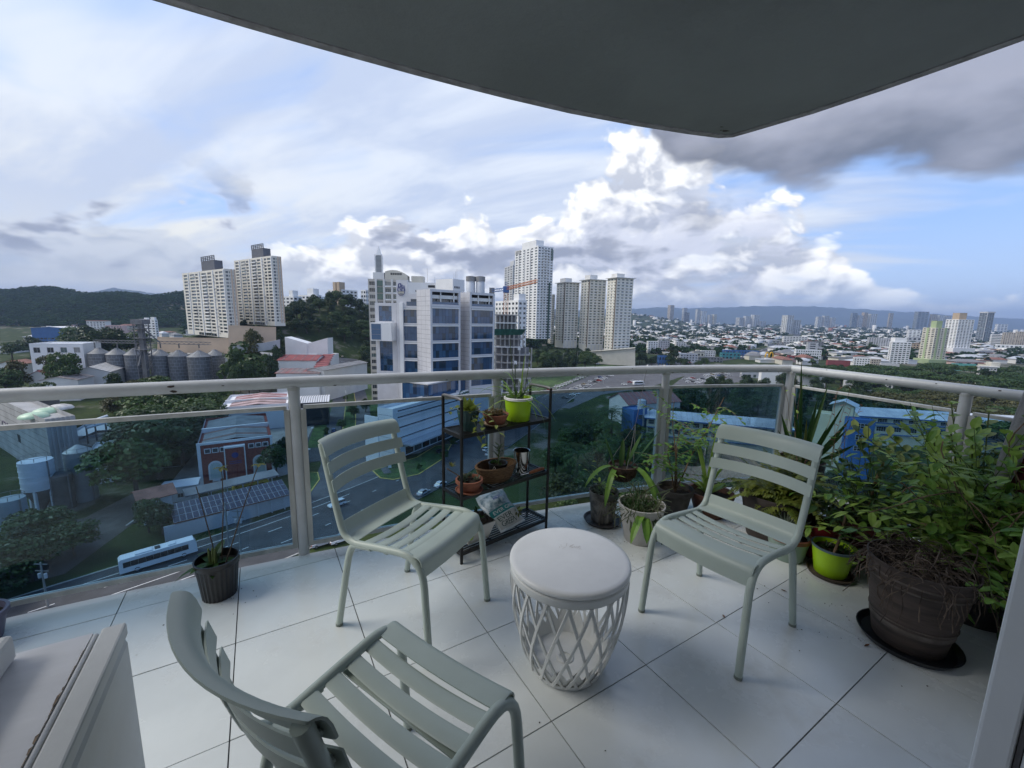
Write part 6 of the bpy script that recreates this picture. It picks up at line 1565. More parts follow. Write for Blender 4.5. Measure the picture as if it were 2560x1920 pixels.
def inside(p, poly):
    c = False
    for i in range(len(poly)):
        a, b = poly[i - 1], poly[i]
        if (a[1] > p[1]) != (b[1] > p[1]) and p[0] < (b[0] - a[0]) * (p[1] - a[1]) / (b[1] - a[1]) + a[0]: c = not c
    return c
def grove(poly, spacing, kinds, hr, label, group, seed, wide=(1.0, 1.35), world=False, cap=80):
    """trees filling a plot, one object each"""
    rr = random.Random(seed); P = [(p.x, p.y) for p in (gp(*q) for q in poly)] if not world else poly
    x0, x1 = min(p[0] for p in P), max(p[0] for p in P); y0, y1 = min(p[1] for p in P), max(p[1] for p in P); got = []
    for _ in range(4000):
        p = (rr.uniform(x0, x1), rr.uniform(y0, y1))
        if inside(p, P) and all((p[0] - q[0]) ** 2 + (p[1] - q[1]) ** 2 > spacing ** 2 for q in got): got.append(p)
        if len(got) >= cap: break
    for p in got: tree(rr.choice(kinds), p[0], p[1], rr.uniform(*hr), label, group, wide=rr.uniform(*wide), rr=rr)
    return got
DK, MX = ['dome_a', 'dome_a', 'tall_a', 'dome_b'], ['dome_a', 'dome_b', 'dome_b', 'dome_d', 'tall_b']
# dense slope below the railing, between the avenue and the school
grove([(12, 96), (60, 84), (104, 100), (100, 128), (78, 141), (58, 158), (46, 186), (26, 176), (14, 140)], 6.2, MX + ['dome_c'], (8, 13), 'tree of the dense grove below the railing before the blue-roofed school', 'grove below the railing', 11, world=True, cap=60)
grove([(20, 120), (50, 100), (58, 150), (45, 180)], 17, ['palm'], (15, 19), 'palm rising from the grove before the school', 'palms in the grove', 12, world=True, cap=6)
grove([(105, 84), (190, 84), (190, 108), (105, 96)], 7, MX, (7, 9), 'small tree in front of the right school wing', 'trees before the right wing', 13, world=True, cap=16)
# behind the school: dark belt and rain trees
grove([(62, 200), (100, 182), (150, 168), (190, 175), (180, 215), (120, 240), (75, 245)], 9.0, DK, (11, 15), 'tree of the dark belt behind the long school roof', 'belt behind the school', 14, world=True, cap=40)
grove([(180, 150), (330, 150), (420, 260), (330, 285), (230, 240), (190, 205)], 12.5, ['umb_a', 'umb_a', 'umb_b', 'dome_b'], (9.5, 18), 'spreading rain tree of the wide canopy under the right rail', 'rain trees under the right rail', 15, wide=(1.15, 1.45), world=True, cap=80)
grove([(200, 250), (330, 290), (420, 300), (470, 380), (300, 400), (230, 330)], 14, ['umb_a', 'dome_a'], (10, 18), 'rain tree farther back behind the right rail', 'rear rain trees', 16, wide=(1.1, 1.4), world=True, cap=56)
grove([(110, 250), (170, 225), (215, 260), (190, 300), (140, 300)], 11, DK, (11, 14), 'dark tree beside the white market halls', 'trees by the market halls', 17, world=True, cap=22)
# left: factory trees
grove([(292, 1085), (340, 1050), (440, 985), (470, 900), (340, 880), (290, 980)], 7.5, MX, (14, 20), 'tree of the tall clump between the factory and the brick hall', 'clump beside the factory', 18, wide=(1.2, 1.6), cap=30)
grove([(235, 925), (480, 905), (470, 870), (330, 850), (240, 870)], 9.0, ['dome_d', 'dome_b', 'dome_c'], (9, 13), 'bright tree of the clump showing under the left rail', 'bright clump under the left rail', 19, cap=24)
grove([(-30, 1320), (90, 1250), (180, 1190), (150, 1160), (60, 1190), (-60, 1250)], 5.5, ['dome_b', 'dome_a', 'dome_b'], (8, 12), 'low tree in the bottom left corner beyond the glass', 'low trees at lower left', 20, wide=(1.2, 1.5), cap=18)
for x, y, h, k, lb in ((322, 1150, 9, 'dome_b', 'round tree before the small clay-roofed house'), (352, 1155, 8.5, 'dome_a', 'round tree at the left end of the solar canopy'), (598, 1030, 12, 'dome_b', 'large tree hiding the right end of the brick hall'), (620, 1000, 10, 'dome_a', 'tree beside the arrowed parking lane'), (738, 930, 6, 'dome_b', 'round tree at the near end of the street median'), (705, 945, 5, 'tall_b', 'slim tree on the verge beside the parking lane'), (700, 905, 5, 'tall_b', 'second slim tree on the verge beside the parking lane'), (765, 905, 8, 'dome_b', 'tree between the side street and the striped podium'), (790, 890, 8, 'dome_a', 'tree against the left flank of the striped podium'), (748, 868, 4.5, 'dome_b', 'small clipped tree on the street median'), (750, 826, 5, 'dome_b', 'second small tree on the street median'), (776, 840, 7, 'dome_a', 'dark tree on the right of the side street'), (785, 812, 9, 'dome_a', 'dark tree farther up the right of the side street'),
                      (1053, 965, 4, 'small', 'young tree at the edge of the forecourt'), (905, 1012, 3, 'small', 'shrub on the turf island'), (960, 990, 4.5, 'dome_b', 'small tree at the tip of the turf island'), (980, 960, 4, 'small', 'young tree on the forecourt kerb')):
    p = gp(x, y); tree(k, p.x, p.y, h, lb)
# around the silos and the terrace: (x, y of the crown top, distance, kind, width, label)
for x, y, d, k, w, lb in ((130, 752, 226, 'dome_b', .7, 'large round tree left of the silos'), (105, 760, 235, 'dome_c', .6, 'olive tree beside the white slab-sided building'), (168, 722, 285, 'dome_a', 1.1, 'dark tree behind the white slab-sided building'), (205, 715, 300, 'dome_a', 1.1, 'dark tree over the first silo'), (250, 708, 310, 'dome_a', 1.2, 'dark tree over the second silo'), (290, 712, 315, 'dome_b', 1.1, 'tree beside the elevator tower'), (228, 706, 330, 'dome_a', 1.2, 'dark tree in the clump behind the silos'), (180, 702, 395, 'dome_a', 1.2, 'tree in the clump before the classroom blocks'), (150, 700, 410, 'dome_b', 1.2, 'tree left of the clump before the classroom blocks'), (60, 726, 400, 'dome_a', 1.3, 'tree above the white slab-sided building'), (20, 735, 380, 'dome_b', 1.3, 'tree at the left frame edge below the pale roofs'), (28, 772, 222, 'dome_c', .6, 'olive tree in front of the white slab-sided building'), (8, 790, 215, 'dome_b', 1.0, 'tree at the left frame edge before the red-roofed house'), (92, 820, 200, 'dome_b', 1.0, 'tree before the maroon hall'), (541, 704, 270, 'dome_c', .5, 'round tree in front of the peach retaining wall'), (516, 738, 255, 'small', 1.2, 'shrub at the foot of the peach retaining wall'), (497, 758, 238, 'tall_b', .5, 'feathery tree right of the last silo'), (532, 768, 228, 'dome_b', .55, 'grey-green tree right of the silos'), (514, 778, 224, 'dome_b', .5, 'low grey-green tree beside the feathery one'), (556, 772, 232, 'dome_b', .55, 'second grey-green tree right of the silos'), (580, 764, 240, 'dome_a', .5, 'dark tree left of the white annex'), (594, 745, 268, 'dome_a', .5, 'dark tree behind the white annex'), (604, 712, 300, 'dome_a', .5, 'dark tree at the end of the peach wall'), (238, 806, 222, 'tall_a', .7, 'small cypress before the second silo'), (251, 806, 222, 'tall_a', .7, 'second small cypress before the silos')):
    p = ap(x, y, d); g_ = tz(p.x, p.y); tree(k, p.x, p.y, max(3.0, (p.z - g_) / .93), lb, wide=w)
grove([(-250, 395), (-222, 382), (-188, 392), (-150, 388), (-118, 410), (-125, 480), (-175, 510), (-235, 500), (-262, 440)], 10.0, DK, (13, 19), 'tree of the wooded knoll between the twin towers and the offices', 'wooded knoll', 21, world=True, cap=72)
grove([(-205, 330), (-180, 372), (-150, 385), (-200, 400), (-232, 350)], 9, DK, (12, 16), 'tree on the left flank of the wooded knoll', 'left flank of the knoll', 22, world=True, cap=18)
grove([(-138, 385), (-126, 345), (-100, 330), (-95, 390), (-120, 410)], 9, DK, (12, 16), 'tree on the street side of the wooded knoll', 'street side of the knoll', 23, world=True, cap=14)
grove([(10, 390), (45, 350), (92, 425), (88, 470), (30, 460)], 10, DK, (14, 18), 'tree of the dark clump right of the concrete shell', 'clump right of the shell', 24, world=True, cap=30)
grove([(95, 470), (190, 420), (215, 445), (140, 500)], 15, ['dome_a', 'dome_b'], (9, 13), 'street tree before the condominium towers', 'street trees by the condominiums', 25, world=True, cap=14)
for x, y, h, k, lb in ((1448, 792, 24, 'dome_a', 'big round dark tree above the rail near the shops'), (1381, 790, 17, 'dome_a', 'clipped round tree before the white hospital wing'), (1365, 790, 9, 'tall_a', 'small cypress left of the clipped round tree'), (1396, 790, 9, 'tall_a', 'small cypress right of the clipped round tree'), (1404, 791, 9, 'tall_a', 'second small cypress right of the clipped tree'), (1410, 791, 9, 'tall_a', 'third small cypress right of the clipped tree'), (1690, 845, 15, 'dome_a', 'dark round tree before the white hall by the corner post')):
    p = gp(x, y); tree(k, p.x, p.y, h, lb)
# street planting in the town, the 200 largest as trees of their own
rr = random.Random(99); n = 0
while n < 30:
    y = 480 * (1700 / 480) ** rr.random(); a = rr.uniform(.12, 1.32); x = y * a
    if min(abs(x - p.x) + abs(y - p.y) for p in AL[::4]) < 18: continue
    tree(rr.choice(['small', 'small_b', 'small']), x, y, rr.uniform(9, 15) * (1 + y / 4000), 'dark street tree among the roofs of the distant town', 'street trees in the town', wide=rr.uniform(1.1, 1.6), rr=rr); n += 1
def scatter(name, src, pts, label, cat, mtl):
    """many alike shapes as one mass; src = (verts, quads) of unit size, pts rows = x, y, z, sx, sz, rot"""
    v0, f0 = src; pts = np.array(pts); n, k = len(pts), len(v0); c, s = np.cos(pts[:, 5]), np.sin(pts[:, 5])
    X_ = (v0[None, :, 0] * c[:, None] - v0[None, :, 1] * s[:, None]) * pts[:, 3:4] + pts[:, 0:1]; Y_ = (v0[None, :, 0] * s[:, None] + v0[None, :, 1] * c[:, None]) * pts[:, 3:4] + pts[:, 1:2]; Z_ = v0[None, :, 2] * pts[:, 4:5] + pts[:, 2:3]
    v = np.stack([X_, Y_, Z_], -1).reshape(-1, 3); f = (f0[None] + (np.arange(n) * k)[:, None, None]).reshape(-1, f0.shape[1]); q = f0.shape[1]
    me = bpy.data.meshes.new(name); me.vertices.add(len(v)); me.vertices.foreach_set('co', v.ravel()); me.loops.add(f.size); me.loops.foreach_set('vertex_index', f.ravel().astype(np.int32)); me.polygons.add(len(f)); me.polygons.foreach_set('loop_start', np.arange(0, f.size, q, dtype=np.int32)); me.update(calc_edges=True)
    for m in (mtl if isinstance(mtl, list) else [mtl]): me.materials.append(m)
    if isinstance(mtl, list): me.polygons.foreach_set('material_index', np.tile(np.arange(len(f0)) // 5 % len(mtl), n).astype(np.int32)) if False else None
    o = obj(name, me); return tag(o, label, cat, kind='stuff')
def clump(n, seed, leaf):
    me, _ = crown_mesh(seed, 'dome', n, leaf, LEAF[0]); v = np.zeros(len(me.vertices) * 3); me.vertices.foreach_get('co', v); bpy.data.meshes.remove(me); return v.reshape(-1, 3) - np.array([0, 0, .25]), np.arange(4 * n).reshape(-1, 4)
ROAD = np.array([(p.x, p.y) for p in AL])
def clear(x, y): return np.abs(ROAD - (x, y)).sum(1).min() > 24 + y * .01
rr = np.random.default_rng(5); pts = []
while len(pts) < 9000:
    x, y = rr.uniform(-2300, -380), rr.uniform(640, 1500); z = float(terrain(x, y))
    if z < ZG + 12 or x > -y * .62: continue
    s = rr.uniform(15, 26); pts.append((x, y, z - 1, s * 1.3, s, rr.uniform(0, 6.28)))
LEAFH = leafmat('ridge_leaf', (.019, .046, .015), (.031, .068, .021), rough=.95, scale=.02)
scatter('ridge_forest', clump(44, 31, .13), pts, 'dense dark forest covering the ridge at far left', 'forest', LEAFH)
pts = []
while len(pts) < 5600:
    y = 560 * (5400 / 560) ** rr.random(); x = y * rr.uniform(.02, 1.45); s = rr.uniform(8, 15) * (1 + y / 5000)
    if clear(x, y): pts.append((x, y, float(terrain(x, y)) - 1, s * 1.5, s, rr.uniform(0, 6.28)))
scatter('town_trees', clump(36, 32, .13), pts, 'tree cover between the roofs of the far town', 'trees', LEAFH)
pts = []
for _ in range(900):
    y = rr.uniform(480, 900); x = y * rr.uniform(-.62, -.28) - 10; s = rr.uniform(9, 15)
    pts.append((x, y, float(terrain(x, y)) - 1, s * 1.4, s, rr.uniform(0, 6.28)))
scatter('valley_trees', clump(60, 33, .11), pts[:420], 'trees filling the valley behind the twin towers', 'trees', LEAFH)

# ---------------------------------------------------------------- houses of the town
HM = []
for wm, rm in ((M_white, M_clay), (M_white, M_metal), (M_cream, M_clay), (M_lgrey, M_mroof), (M_whit2, M_metal), (M_pink, M_mroof), (M_white, M_lgrey), (M_cream, M_mroof)):
    for gy in (0, 1):
        m = MB(); m.box(-.5, .5, -.38, .38, -.2, .62, 0)
        for k in range(3): m.box(-.38 + k * .3, -.24 + k * .3, -.392, -.381, .22, .44, 2)
        if gy:
            m.add([(-.56, -.44, .60), (.56, -.44, .60), (.56, .44, .60), (-.56, .44, .60), (-.28, 0, .92), (.28, 0, .92)], [(3, 2, 1, 0), (0, 1, 5, 4), (2, 3, 4, 5), (1, 2, 5), (3, 0, 4)], 1)
        else: m.box(-.54, .54, -.42, .42, .625, .70, 1); m.box(-.2, .1, -.1, .2, .70, .86, 0)
        HM.append(m.mesh('house', [wm, rm, GL[0]]))
def free(x, y): return min(abs(p.x - x) + abs(p.y - y) for p in AL[::3]) > 26
rr_ = random.Random(12); n = 0
while n < 290:
    y = 500 * (1250 / 500) ** rr_.random(); x = y * rr_.uniform(.17, 1.32)
    if not free(x, y): continue
    s = rr_.uniform(10, 20) * (.8 + y / 2500); o = obj('town_house', rr_.choice(HM), None, (x, y, tz(x, y)), rr_.choice((0, 1.57, 3.14)) + rr_.uniform(-.3, .3)); o.scale = (s * rr_.uniform(.9, 1.8), s, rr_.uniform(6, 12)); tag(o, 'low house among the roofs of the distant town', 'house', 'low houses of the town'); n += 1
for i in range(60):
    y = rr_.uniform(520, 900); x = -y * rr_.uniform(.42, 1.15); s = rr_.uniform(12, 22); z = tz(x, y)
    if z > -30: continue
    o = obj('town_house', rr_.choice(HM), None, (x, y, z), rr_.uniform(0, 3.1)); o.scale = (s * 1.4, s, rr_.uniform(6, 10)); tag(o, 'low house in the valley under the forest ridge', 'house', 'low houses under the ridge')
cube = np.array([(-.5, -.4, -.2), (.5, -.4, -.2), (.5, .4, -.2), (-.5, .4, -.2), (-.5, -.4, 1), (.5, -.4, 1), (.5, .4, 1), (-.5, .4, 1)]); cf = np.array([(4, 5, 6, 7), (0, 1, 5, 4), (1, 2, 6, 5), (2, 3, 7, 6), (3, 0, 4, 7)])
for k, (mtl, lb) in enumerate(((M_white, 'white low roofs and walls massed across the far plain'), (M_clay, 'clay-coloured roofs massed across the far plain'), (M_lgrey, 'grey roofs and walls massed across the far plain'))):
    pts = []
    while len(pts) < (1900, 300, 1300)[k]:
        y = 760 * (6500 / 760) ** rr.random(); x = y * rr.uniform(.02, 1.45); s = rr.uniform(12, 26) * (.8 + y / 9000)
        if not clear(x, y): continue
        tl = rr.random() < .05 and y > 2400; pts.append((x, y, float(terrain(x, y)), s * (.7 if tl else 1), rr.uniform(20, 42) if tl else rr.uniform(3.5, 8), rr.uniform(0, 3.14)))
    scatter('far_roofs', (cube, cf), pts, lb, 'houses', mtl)
# ---------------------------------------------------------------- mountains
def range_(name, pts, dist, m, seed, depth=2600):
    """ridge through survey crests (x, y): a solid massif of real height at its distance"""
    rr = np.random.default_rng(seed); cr = []
    for (xa, ya), (xb, yb) in zip(pts[:-1], pts[1:]):
        for k in range(8): t = k / 8; cr.append(ap(xa + (xb - xa) * t, ya + (yb - ya) * t + rr.uniform(-1.0, 1.0), dist))
    cr.append(ap(*pts[-1], dist)); mb = MB(); R = [(0, 1.0), (-.16, .80), (-.36, .52), (-.65, .22), (-1.0, -.02)]
    vs, fs = [], []; n = len(cr)
    for j, (d, h) in enumerate([(.6, -.02), (.3, .55)] + R):
        for i, p in enumerate(cr):
            w = rr.uniform(-.07, .07) * (1 if 0 < h < 1 else 0); vs.append((p.x, p.y + d * depth + w * depth * .4, ZG + (p.z - ZG) * (h + w)))
    for j in range(6):
        for i in range(n - 1): fs.append((j * n + i, (j + 1) * n + i, (j + 1) * n + i + 1, j * n + i + 1))
    mb.add(vs, fs); return struct(name, mb, m, smooth=True)
M_hill = mat('wooded_hill', (.022, .040, .022), rough=.95, var=.4, scale=.004, bump=.6, bscale=.02)
range_('mountains', [(1290, 668), (1360, 668), (1420, 664), (1480, 666), (1560, 664), (1640, 661), (1760, 662), (1830, 666), (1900, 670), (1990, 676), (2080, 682), (2180, 688), (2330, 690)], 11000, M_hill, 1)
range_('mountains', [(-120, 618), (0, 630), (22, 624), (60, 632), (170, 634), (215, 628), (245, 622), (280, 626), (330, 634), (390, 632), (460, 640), (620, 645), (720, 640), (800, 648), (1000, 660), (1300, 672)], 6500, M_hill, 2, 1500)
# ---------------------------------------------------------------- air
hz = MB().box(-15500, 15500, -200, 14900, ZG - 30, 460).build('haze', bpy.data.materials.new('air')); hz['kind'] = 'stuff'; tag(hz, 'thin blue evening haze filling the air over the town', 'haze')
am = hz.data.materials[0]; am.use_nodes = True; t = am.node_tree; t.nodes.remove(t.nodes['Principled BSDF']); pv = t.nodes.new('ShaderNodeVolumePrincipled'); pv.inputs['Color'].default_value = (.50, .66, .98, 1); pv.inputs['Density'].default_value = 9.5e-5; pv.inputs['Anisotropy'].default_value = .1
t.links.new(pv.outputs[0], t.nodes['Material Output'].inputs['Volume'])
# ---------------------------------------------------------------- vehicles
M_tyre = mat('tyre', (.015, .015, .016), rough=.85); M_rim = mat('wheel_rim', (.35, .36, .37), rough=.35, metal=.7); M_cglass = winglass('car_glass', (.012, .015, .018), .05); M_lamp = mat('headlamp', (.6, .6, .58), rough=.15); M_tail = mat('tail_lamp', (.30, .01, .01), rough=.3); M_trim = mat('black_trim', (.02, .02, .022), rough=.6)
PAINT = {k: mat('car_' + k, c, rough=.25, coat=.6) for k, c in dict(white=(.72, .73, .74), silver=(.42, .43, .45), black=(.02, .021, .023), red=(.33, .03, .025), blue=(.04, .08, .22), grey=(.16, .165, .17), yellow=(.66, .48, .03), gold=(.36, .29, .17)).items()}
def car_shape(kind):
    if kind == 'sedan': lo = [(-2.2, .34), (-2.22, .62), (-2.12, .86), (-1.35, .94), (-.95, .95), (.95, .90), (1.75, .80), (2.15, .64), (2.2, .36)]; top = [(-1.45, .94), (-.85, 1.42), (.15, 1.44), (.98, .90)]
    elif kind == 'suv': lo = [(-2.2, .40), (-2.25, .75), (-2.18, 1.0), (-1.2, 1.02), (1.0, 1.0), (1.85, .94), (2.18, .78), (2.22, .42)]; top = [(-2.12, 1.0), (-1.85, 1.62), (.05, 1.64), (1.02, 1.0)]
    else: lo = [(-2.6, .45), (-2.62, .98), (-.75, 1.0), (1.1, 1.0), (2.2, .95), (2.5, .78), (2.52, .45)]; top = [(-.82, 1.0), (-.6, 1.68), (.4, 1.7), (1.15, 1.0)]
    return lo, top
def prof_solid(m, prof, w, taper=0.0, mi=0, inset_top=None):
    n = len(prof); zs = [p[1] for p in prof]; z0, z1 = min(zs), max(zs)
    f = lambda z: w / 2 - taper * (z - z0) / max(z1 - z0, .01)
    m.add([(-f(z), y, z) for y, z in prof] + [(f(z), y, z) for y, z in prof], [tuple(range(n - 1, -1, -1)), tuple(range(n, 2 * n))] + [(i, (i + 1) % n, n + (i + 1) % n, n + i) for i in range(n)], mi)
CMESH = {}
def car_parts(kind, col):
    k = (kind, col)
    if k in CMESH: return CMESH[k]
    lo, top = car_shape(kind); b = MB(); prof_solid(b, lo[::-1], 1.78, .06); r = MB()
    prof_solid(r, [(top[0][0] + .30, top[1][1] - .05), (top[1][0] + .02, top[1][1] + .02), (top[2][0] - .02, top[2][1] + .02), (top[3][0] - .42, top[2][1] - .10)][::-1], 1.36, .04)
    for y, z in ((top[1][0] + .15, 0), (top[2][0] - .15, 0), ((top[1][0] + top[2][0]) / 2, 0)):
        for s in (-1, 1): r.bar((s * .70, y, lo[4][1]), (s * .64, y, top[1][1]), .07, .05)
    g = MB(); prof_solid(g, [top[3], top[2], top[1], top[0]], 1.62, .15)
    me = dict(body=b.mesh('body', PAINT[col], 30), cabin=g.mesh('cabin_glass', M_cglass, 30), roof=r.mesh('roof', PAINT[col], 30)); CMESH[k] = me; return me
_w = MB(); _w.lathe([(.20, -.11), (.30, -.11), (.33, -.07), (.33, .07), (.30, .11), (.20, .11)], 16); WHEEL = _w.mesh('wheel', M_tyre, 40); RIM = MB().lathe([(0, -.09), (.20, -.10), (.20, .10), (0, .09)], 12).mesh('rim', M_rim, 40)
def car(kind, col, x, y, head, label, group=None, z=None, name=None):
    z = tz(x, y) + .16 if z is None else z; t = thing(name or ('pickup_truck' if kind == 'pickup' else 'car'), label, 'car' if kind != 'pickup' else 'pickup', (x, y, z), head, group); p = car_parts(kind, col)
    obj('body', p['body'], t, bevel=.05); obj('cabin_glass', p['cabin'], t); obj('roof', p['roof'], t)
    a = 1.32 if kind != 'pickup' else 1.55
    for sx_ in (-1, 1):
        for yy in (-a, a): w = obj('wheel', WHEEL, t, (sx_ * .80, yy, .33)); w.rotation_euler = (0, math.pi / 2, 0); obj('rim', RIM, w)
        lo = car_shape(kind)[0]; MB().box(sx_ * .66 - .18, sx_ * .66 + .18, lo[-1][0] - .14, lo[-1][0] + .012, .58, .72).build('headlight', M_lamp, t); MB().box(sx_ * .70 - .14, sx_ * .70 + .14, lo[0][0] - .05, lo[0][0] + .06, .66, .84).build('tail_light', M_tail, t)
    if kind == 'pickup': MB().box(-.72, .72, -2.5, -.95, 1.004, 1.02).build('load_bed', M_trim, t)
    return t
def heading(dx, dy): return math.atan2(-dx, dy)
for kind, col, px, py, h, lb in (('suv', 'white', 728, 1092, heading(-.62, -.78), 'white hatchback driving on the avenue left of the chair'), ('sedan', 'silver', 696, 1176, heading(.78, .62), 'silver car parked below the railing beside the post'), ('pickup', 'white', 739, 1168, heading(.74, .67), 'white pickup parked below the railing beside the silver car'), ('sedan', 'white', 951, 1044, heading(.45, .89), 'white taxi-like sedan driving right of the chair'), ('sedan', 'silver', 914, 1063, heading(.45, .89), 'silver car half hidden behind the chair seat'), ('suv', 'white', 1052, 966, heading(.42, .9), 'white car glimpsed through the upper plant shelf'), ('sedan', 'silver', 1057, 975, heading(.42, .9), 'silver car just below the white one behind the shelf'), ('suv', 'black', 955, 974, heading(.9, .3), 'black car parked at the forecourt kerb'), ('suv', 'white', 929, 952, heading(.35, .93), 'white car parked nearest in the forecourt row'), ('sedan', 'grey', 945, 948, heading(.35, .93), 'grey car next to the white one in the forecourt row'), ('sedan', 'silver', 956, 945, heading(.35, .93), 'silver car third in the forecourt row'), ('suv', 'silver', 967, 943, heading(.35, .93), 'silver van-like car at the end of the forecourt row'), ('sedan', 'black', 916, 958, heading(.35, .93), 'dark car leaving the forecourt row'), ('suv', 'blue', 721, 933, heading(-.39, .92), 'dark blue car on the side street'), ('sedan', 'black', 672, 915, heading(-.39, .92), 'dark car in the arrowed parking lane'), ('suv', 'white', 752, 790, heading(-.4, .92), 'white car far up the side street'), ('sedan', 'gold', 741, 803, heading(.4, -.92), 'pale car coming down the side street')):
    p = gp(px, py); car(kind, col, p.x, p.y, h, lb)
# parked cars of the open lots: one mesh each, they show no parts
def tiny(kind, col):
    k = ('tiny', kind, col)
    if k not in CMESH:
        lo, top = car_shape(kind); m = MB(); prof_solid(m, lo[::-1], 1.78, .06, 0); prof_solid(m, [top[3], top[2], top[1], top[0]], 1.60, .15, 1); prof_solid(m, [(top[0][0] + .4, top[1][1] - .06), (top[1][0], top[1][1] + .02), (top[2][0], top[2][1] + .02), (top[3][0] - .5, top[2][1] - .1)][::-1], 1.36, .03, 0)
        for s in (-1, 1):
            for y in (-1.32, 1.32): m.box(s * .8 - .12, s * .8 + .12, y - .33, y + .33, 0, .6, 2)
        CMESH[k] = m.mesh('parked_car', [PAINT[col], M_cglass, M_tyre])
    return CMESH[k]
rr = random.Random(6); COLS = ['white'] * 7 + ['silver'] * 4 + ['black', 'grey', 'red', 'blue', 'gold']
def lot(p0, p1, n, head, label, group, drop=.08, z=None):
    A, B = gp(*p0), gp(*p1)
    for i in range(n):
        if rr.random() < drop: continue
        p = A.lerp(B, (i + .5) / n); c = rr.choice(COLS); o = obj('parked_car', tiny(rr.choice(['sedan', 'suv', 'sedan']), c), None, (p.x + rr.uniform(-.3, .3), p.y + rr.uniform(-.4, .4), tz(p.x, p.y) + .11), head + rr.uniform(-.05, .05)); tag(o, label, 'car', group)
lot((1166, 852), (1268, 812), 15, heading(.9, -.4), 'car parked in the curb-side row at the foot of the grass bank', 'row below the grass bank'); lot((1290, 806), (1322, 798), 5, heading(.9, -.4), 'car at the far end of the row below the grass bank', 'far end of the bank row')
for k, (a, b_, n) in enumerate((((1222, 848), (1300, 816), 10), ((1240, 846), (1322, 812), 11), ((1215, 862), (1250, 850), 4), ((1330, 838), (1370, 824), 6), ((1296, 846), (1318, 840), 3))): lot(a, b_, n, heading(.9, -.35), 'car in row %s of the open car park under the rail' % ('one', 'two', 'three', 'four', 'five')[k], 'open car park row %d' % (k + 1))
for k, (a, b_, n) in enumerate((((1476, 822), (1560, 806), 12), ((1482, 828), (1575, 808), 13), ((1492, 832), (1580, 812), 12), ((1560, 806), (1640, 792), 10))): lot(a, b_, n, heading(.9, -.3), 'car in the %s row of the crowded lot before the dense trees' % ('back', 'second', 'third', 'right-hand')[k], 'crowded lot row %d' % (k + 1))
lot((1172, 792), (1240, 782), 6, heading(.9, .2), 'car parked at the edge of the dark clump', 'cars by the dark clump', .2); lot((1285, 790), (1360, 784), 6, heading(.9, .2), 'car passing below the condominium podium', 'cars by the podium', .2)
far_l = [p for p in AL if 430 < p.y < 1300]
for d in (-6, -2.5, 2.5, 6):
    o_ = offset_line(far_l, d)
    for i in range(0, len(o_) - 1, 3):
        if rr.random() < .35: continue
        p, q = o_[i], o_[i + 1]; c = obj('highway_car', tiny('suv', rr.choice(COLS)), None, (p.x, p.y, tz(p.x, p.y) + .3), heading(q.x - p.x, q.y - p.y)); tag(c, 'small car in the traffic on the far highway', 'car', 'traffic on the highway')
# buses
def bus(label, x, y, head, L, W_, H, body, band, nwin, seg=None, z=None):
    z = tz(x, y) + .16 if z is None else z; t = thing('bus', label, 'bus', (x, y, z), head); h = L / 2
    m = MB(); prof_solid(m, [(-h, .5), (-h, H - .35), (-h + .35, H), (h - .45, H), (h - .05, H - .9), (h, .5)][::-1], W_, .10); m.build('body', body, t, 30)
    for s in (-1, 1):
        w = (L - 2.0) / nwin
        for i in range(nwin): MB().box(s * (W_ / 2 - .02) - .02, s * (W_ / 2 - .02) + .02, -h + .6 + i * w, -h + .6 + (i + 1) * w - .03, H * .47, H * .80).build('window', M_cglass, t)
        for yy in (-h * .58, h * .62): w_ = obj('wheel', WHEEL, t, (s * (W_ / 2 - .16), yy, .5)); w_.rotation_euler = (0, math.pi / 2, 0); w_.scale = (1.5, 1.5, 1.4); obj('rim', RIM, w_)
        MB().box(s * (W_ / 2 - .5) - .2, s * (W_ / 2 - .5) + .2, h - .05, h + .02, .75, 1.0).build('headlight', M_lamp, t)
    MB().add([(-W_ * .44, h - .03, H * .42), (W_ * .44, h - .03, H * .42), (W_ * .41, h - .34, H * .90), (-W_ * .41, h - .34, H * .90), (-W_ * .44, h + .03, H * .42), (W_ * .44, h + .03, H * .42), (W_ * .41, h - .28, H * .90), (-W_ * .41, h - .28, H * .90)], [(3, 2, 1, 0), (4, 5, 6, 7), (0, 1, 5, 4), (2, 3, 7, 6)]).build('windscreen', M_cglass, t)
    for i, (a, b_) in enumerate(((-.30, -.08), (.12, .22))): MB().box(-W_ * .32, W_ * .32, L * a, L * b_, H + .01, H + .22).build('roof_unit', body, t, bevel=.05)
    if band: MB().box(-W_ * .25, W_ * .25, -L * .05, L * .02, H + .01, H + .12).build('roof_hatch', M_trim, t)
    return t
A, B = gp(262, 1248), gp(408, 1203); c = (A + B) / 2; bus('white coach driving along the avenue seen through the left glass', c.x - .5, c.y + 1.5, heading(B.x - A.x, B.y - A.y), 11.8, 2.5, 3.2, mat('coach_white', (.74, .76, .78), rough=.3), True, 9)
A, B = gp(*z8(860, 1090)), gp(*z8(1108, 1025)); c = (A + B) / 2; bus('yellow school bus parked under the dark canopy', c.x + .3, c.y - .6, heading(B.x - A.x, B.y - A.y), 8.6, 2.3, 2.9, PAINT['yellow'], False, 3)
p = gp(1379, 832); bus('white minibus crossing behind the open car park', p.x, p.y, heading(.95, .3), 9, 2.3, 3.0, mat('coach_white', (.7,) * 3), False, 6)
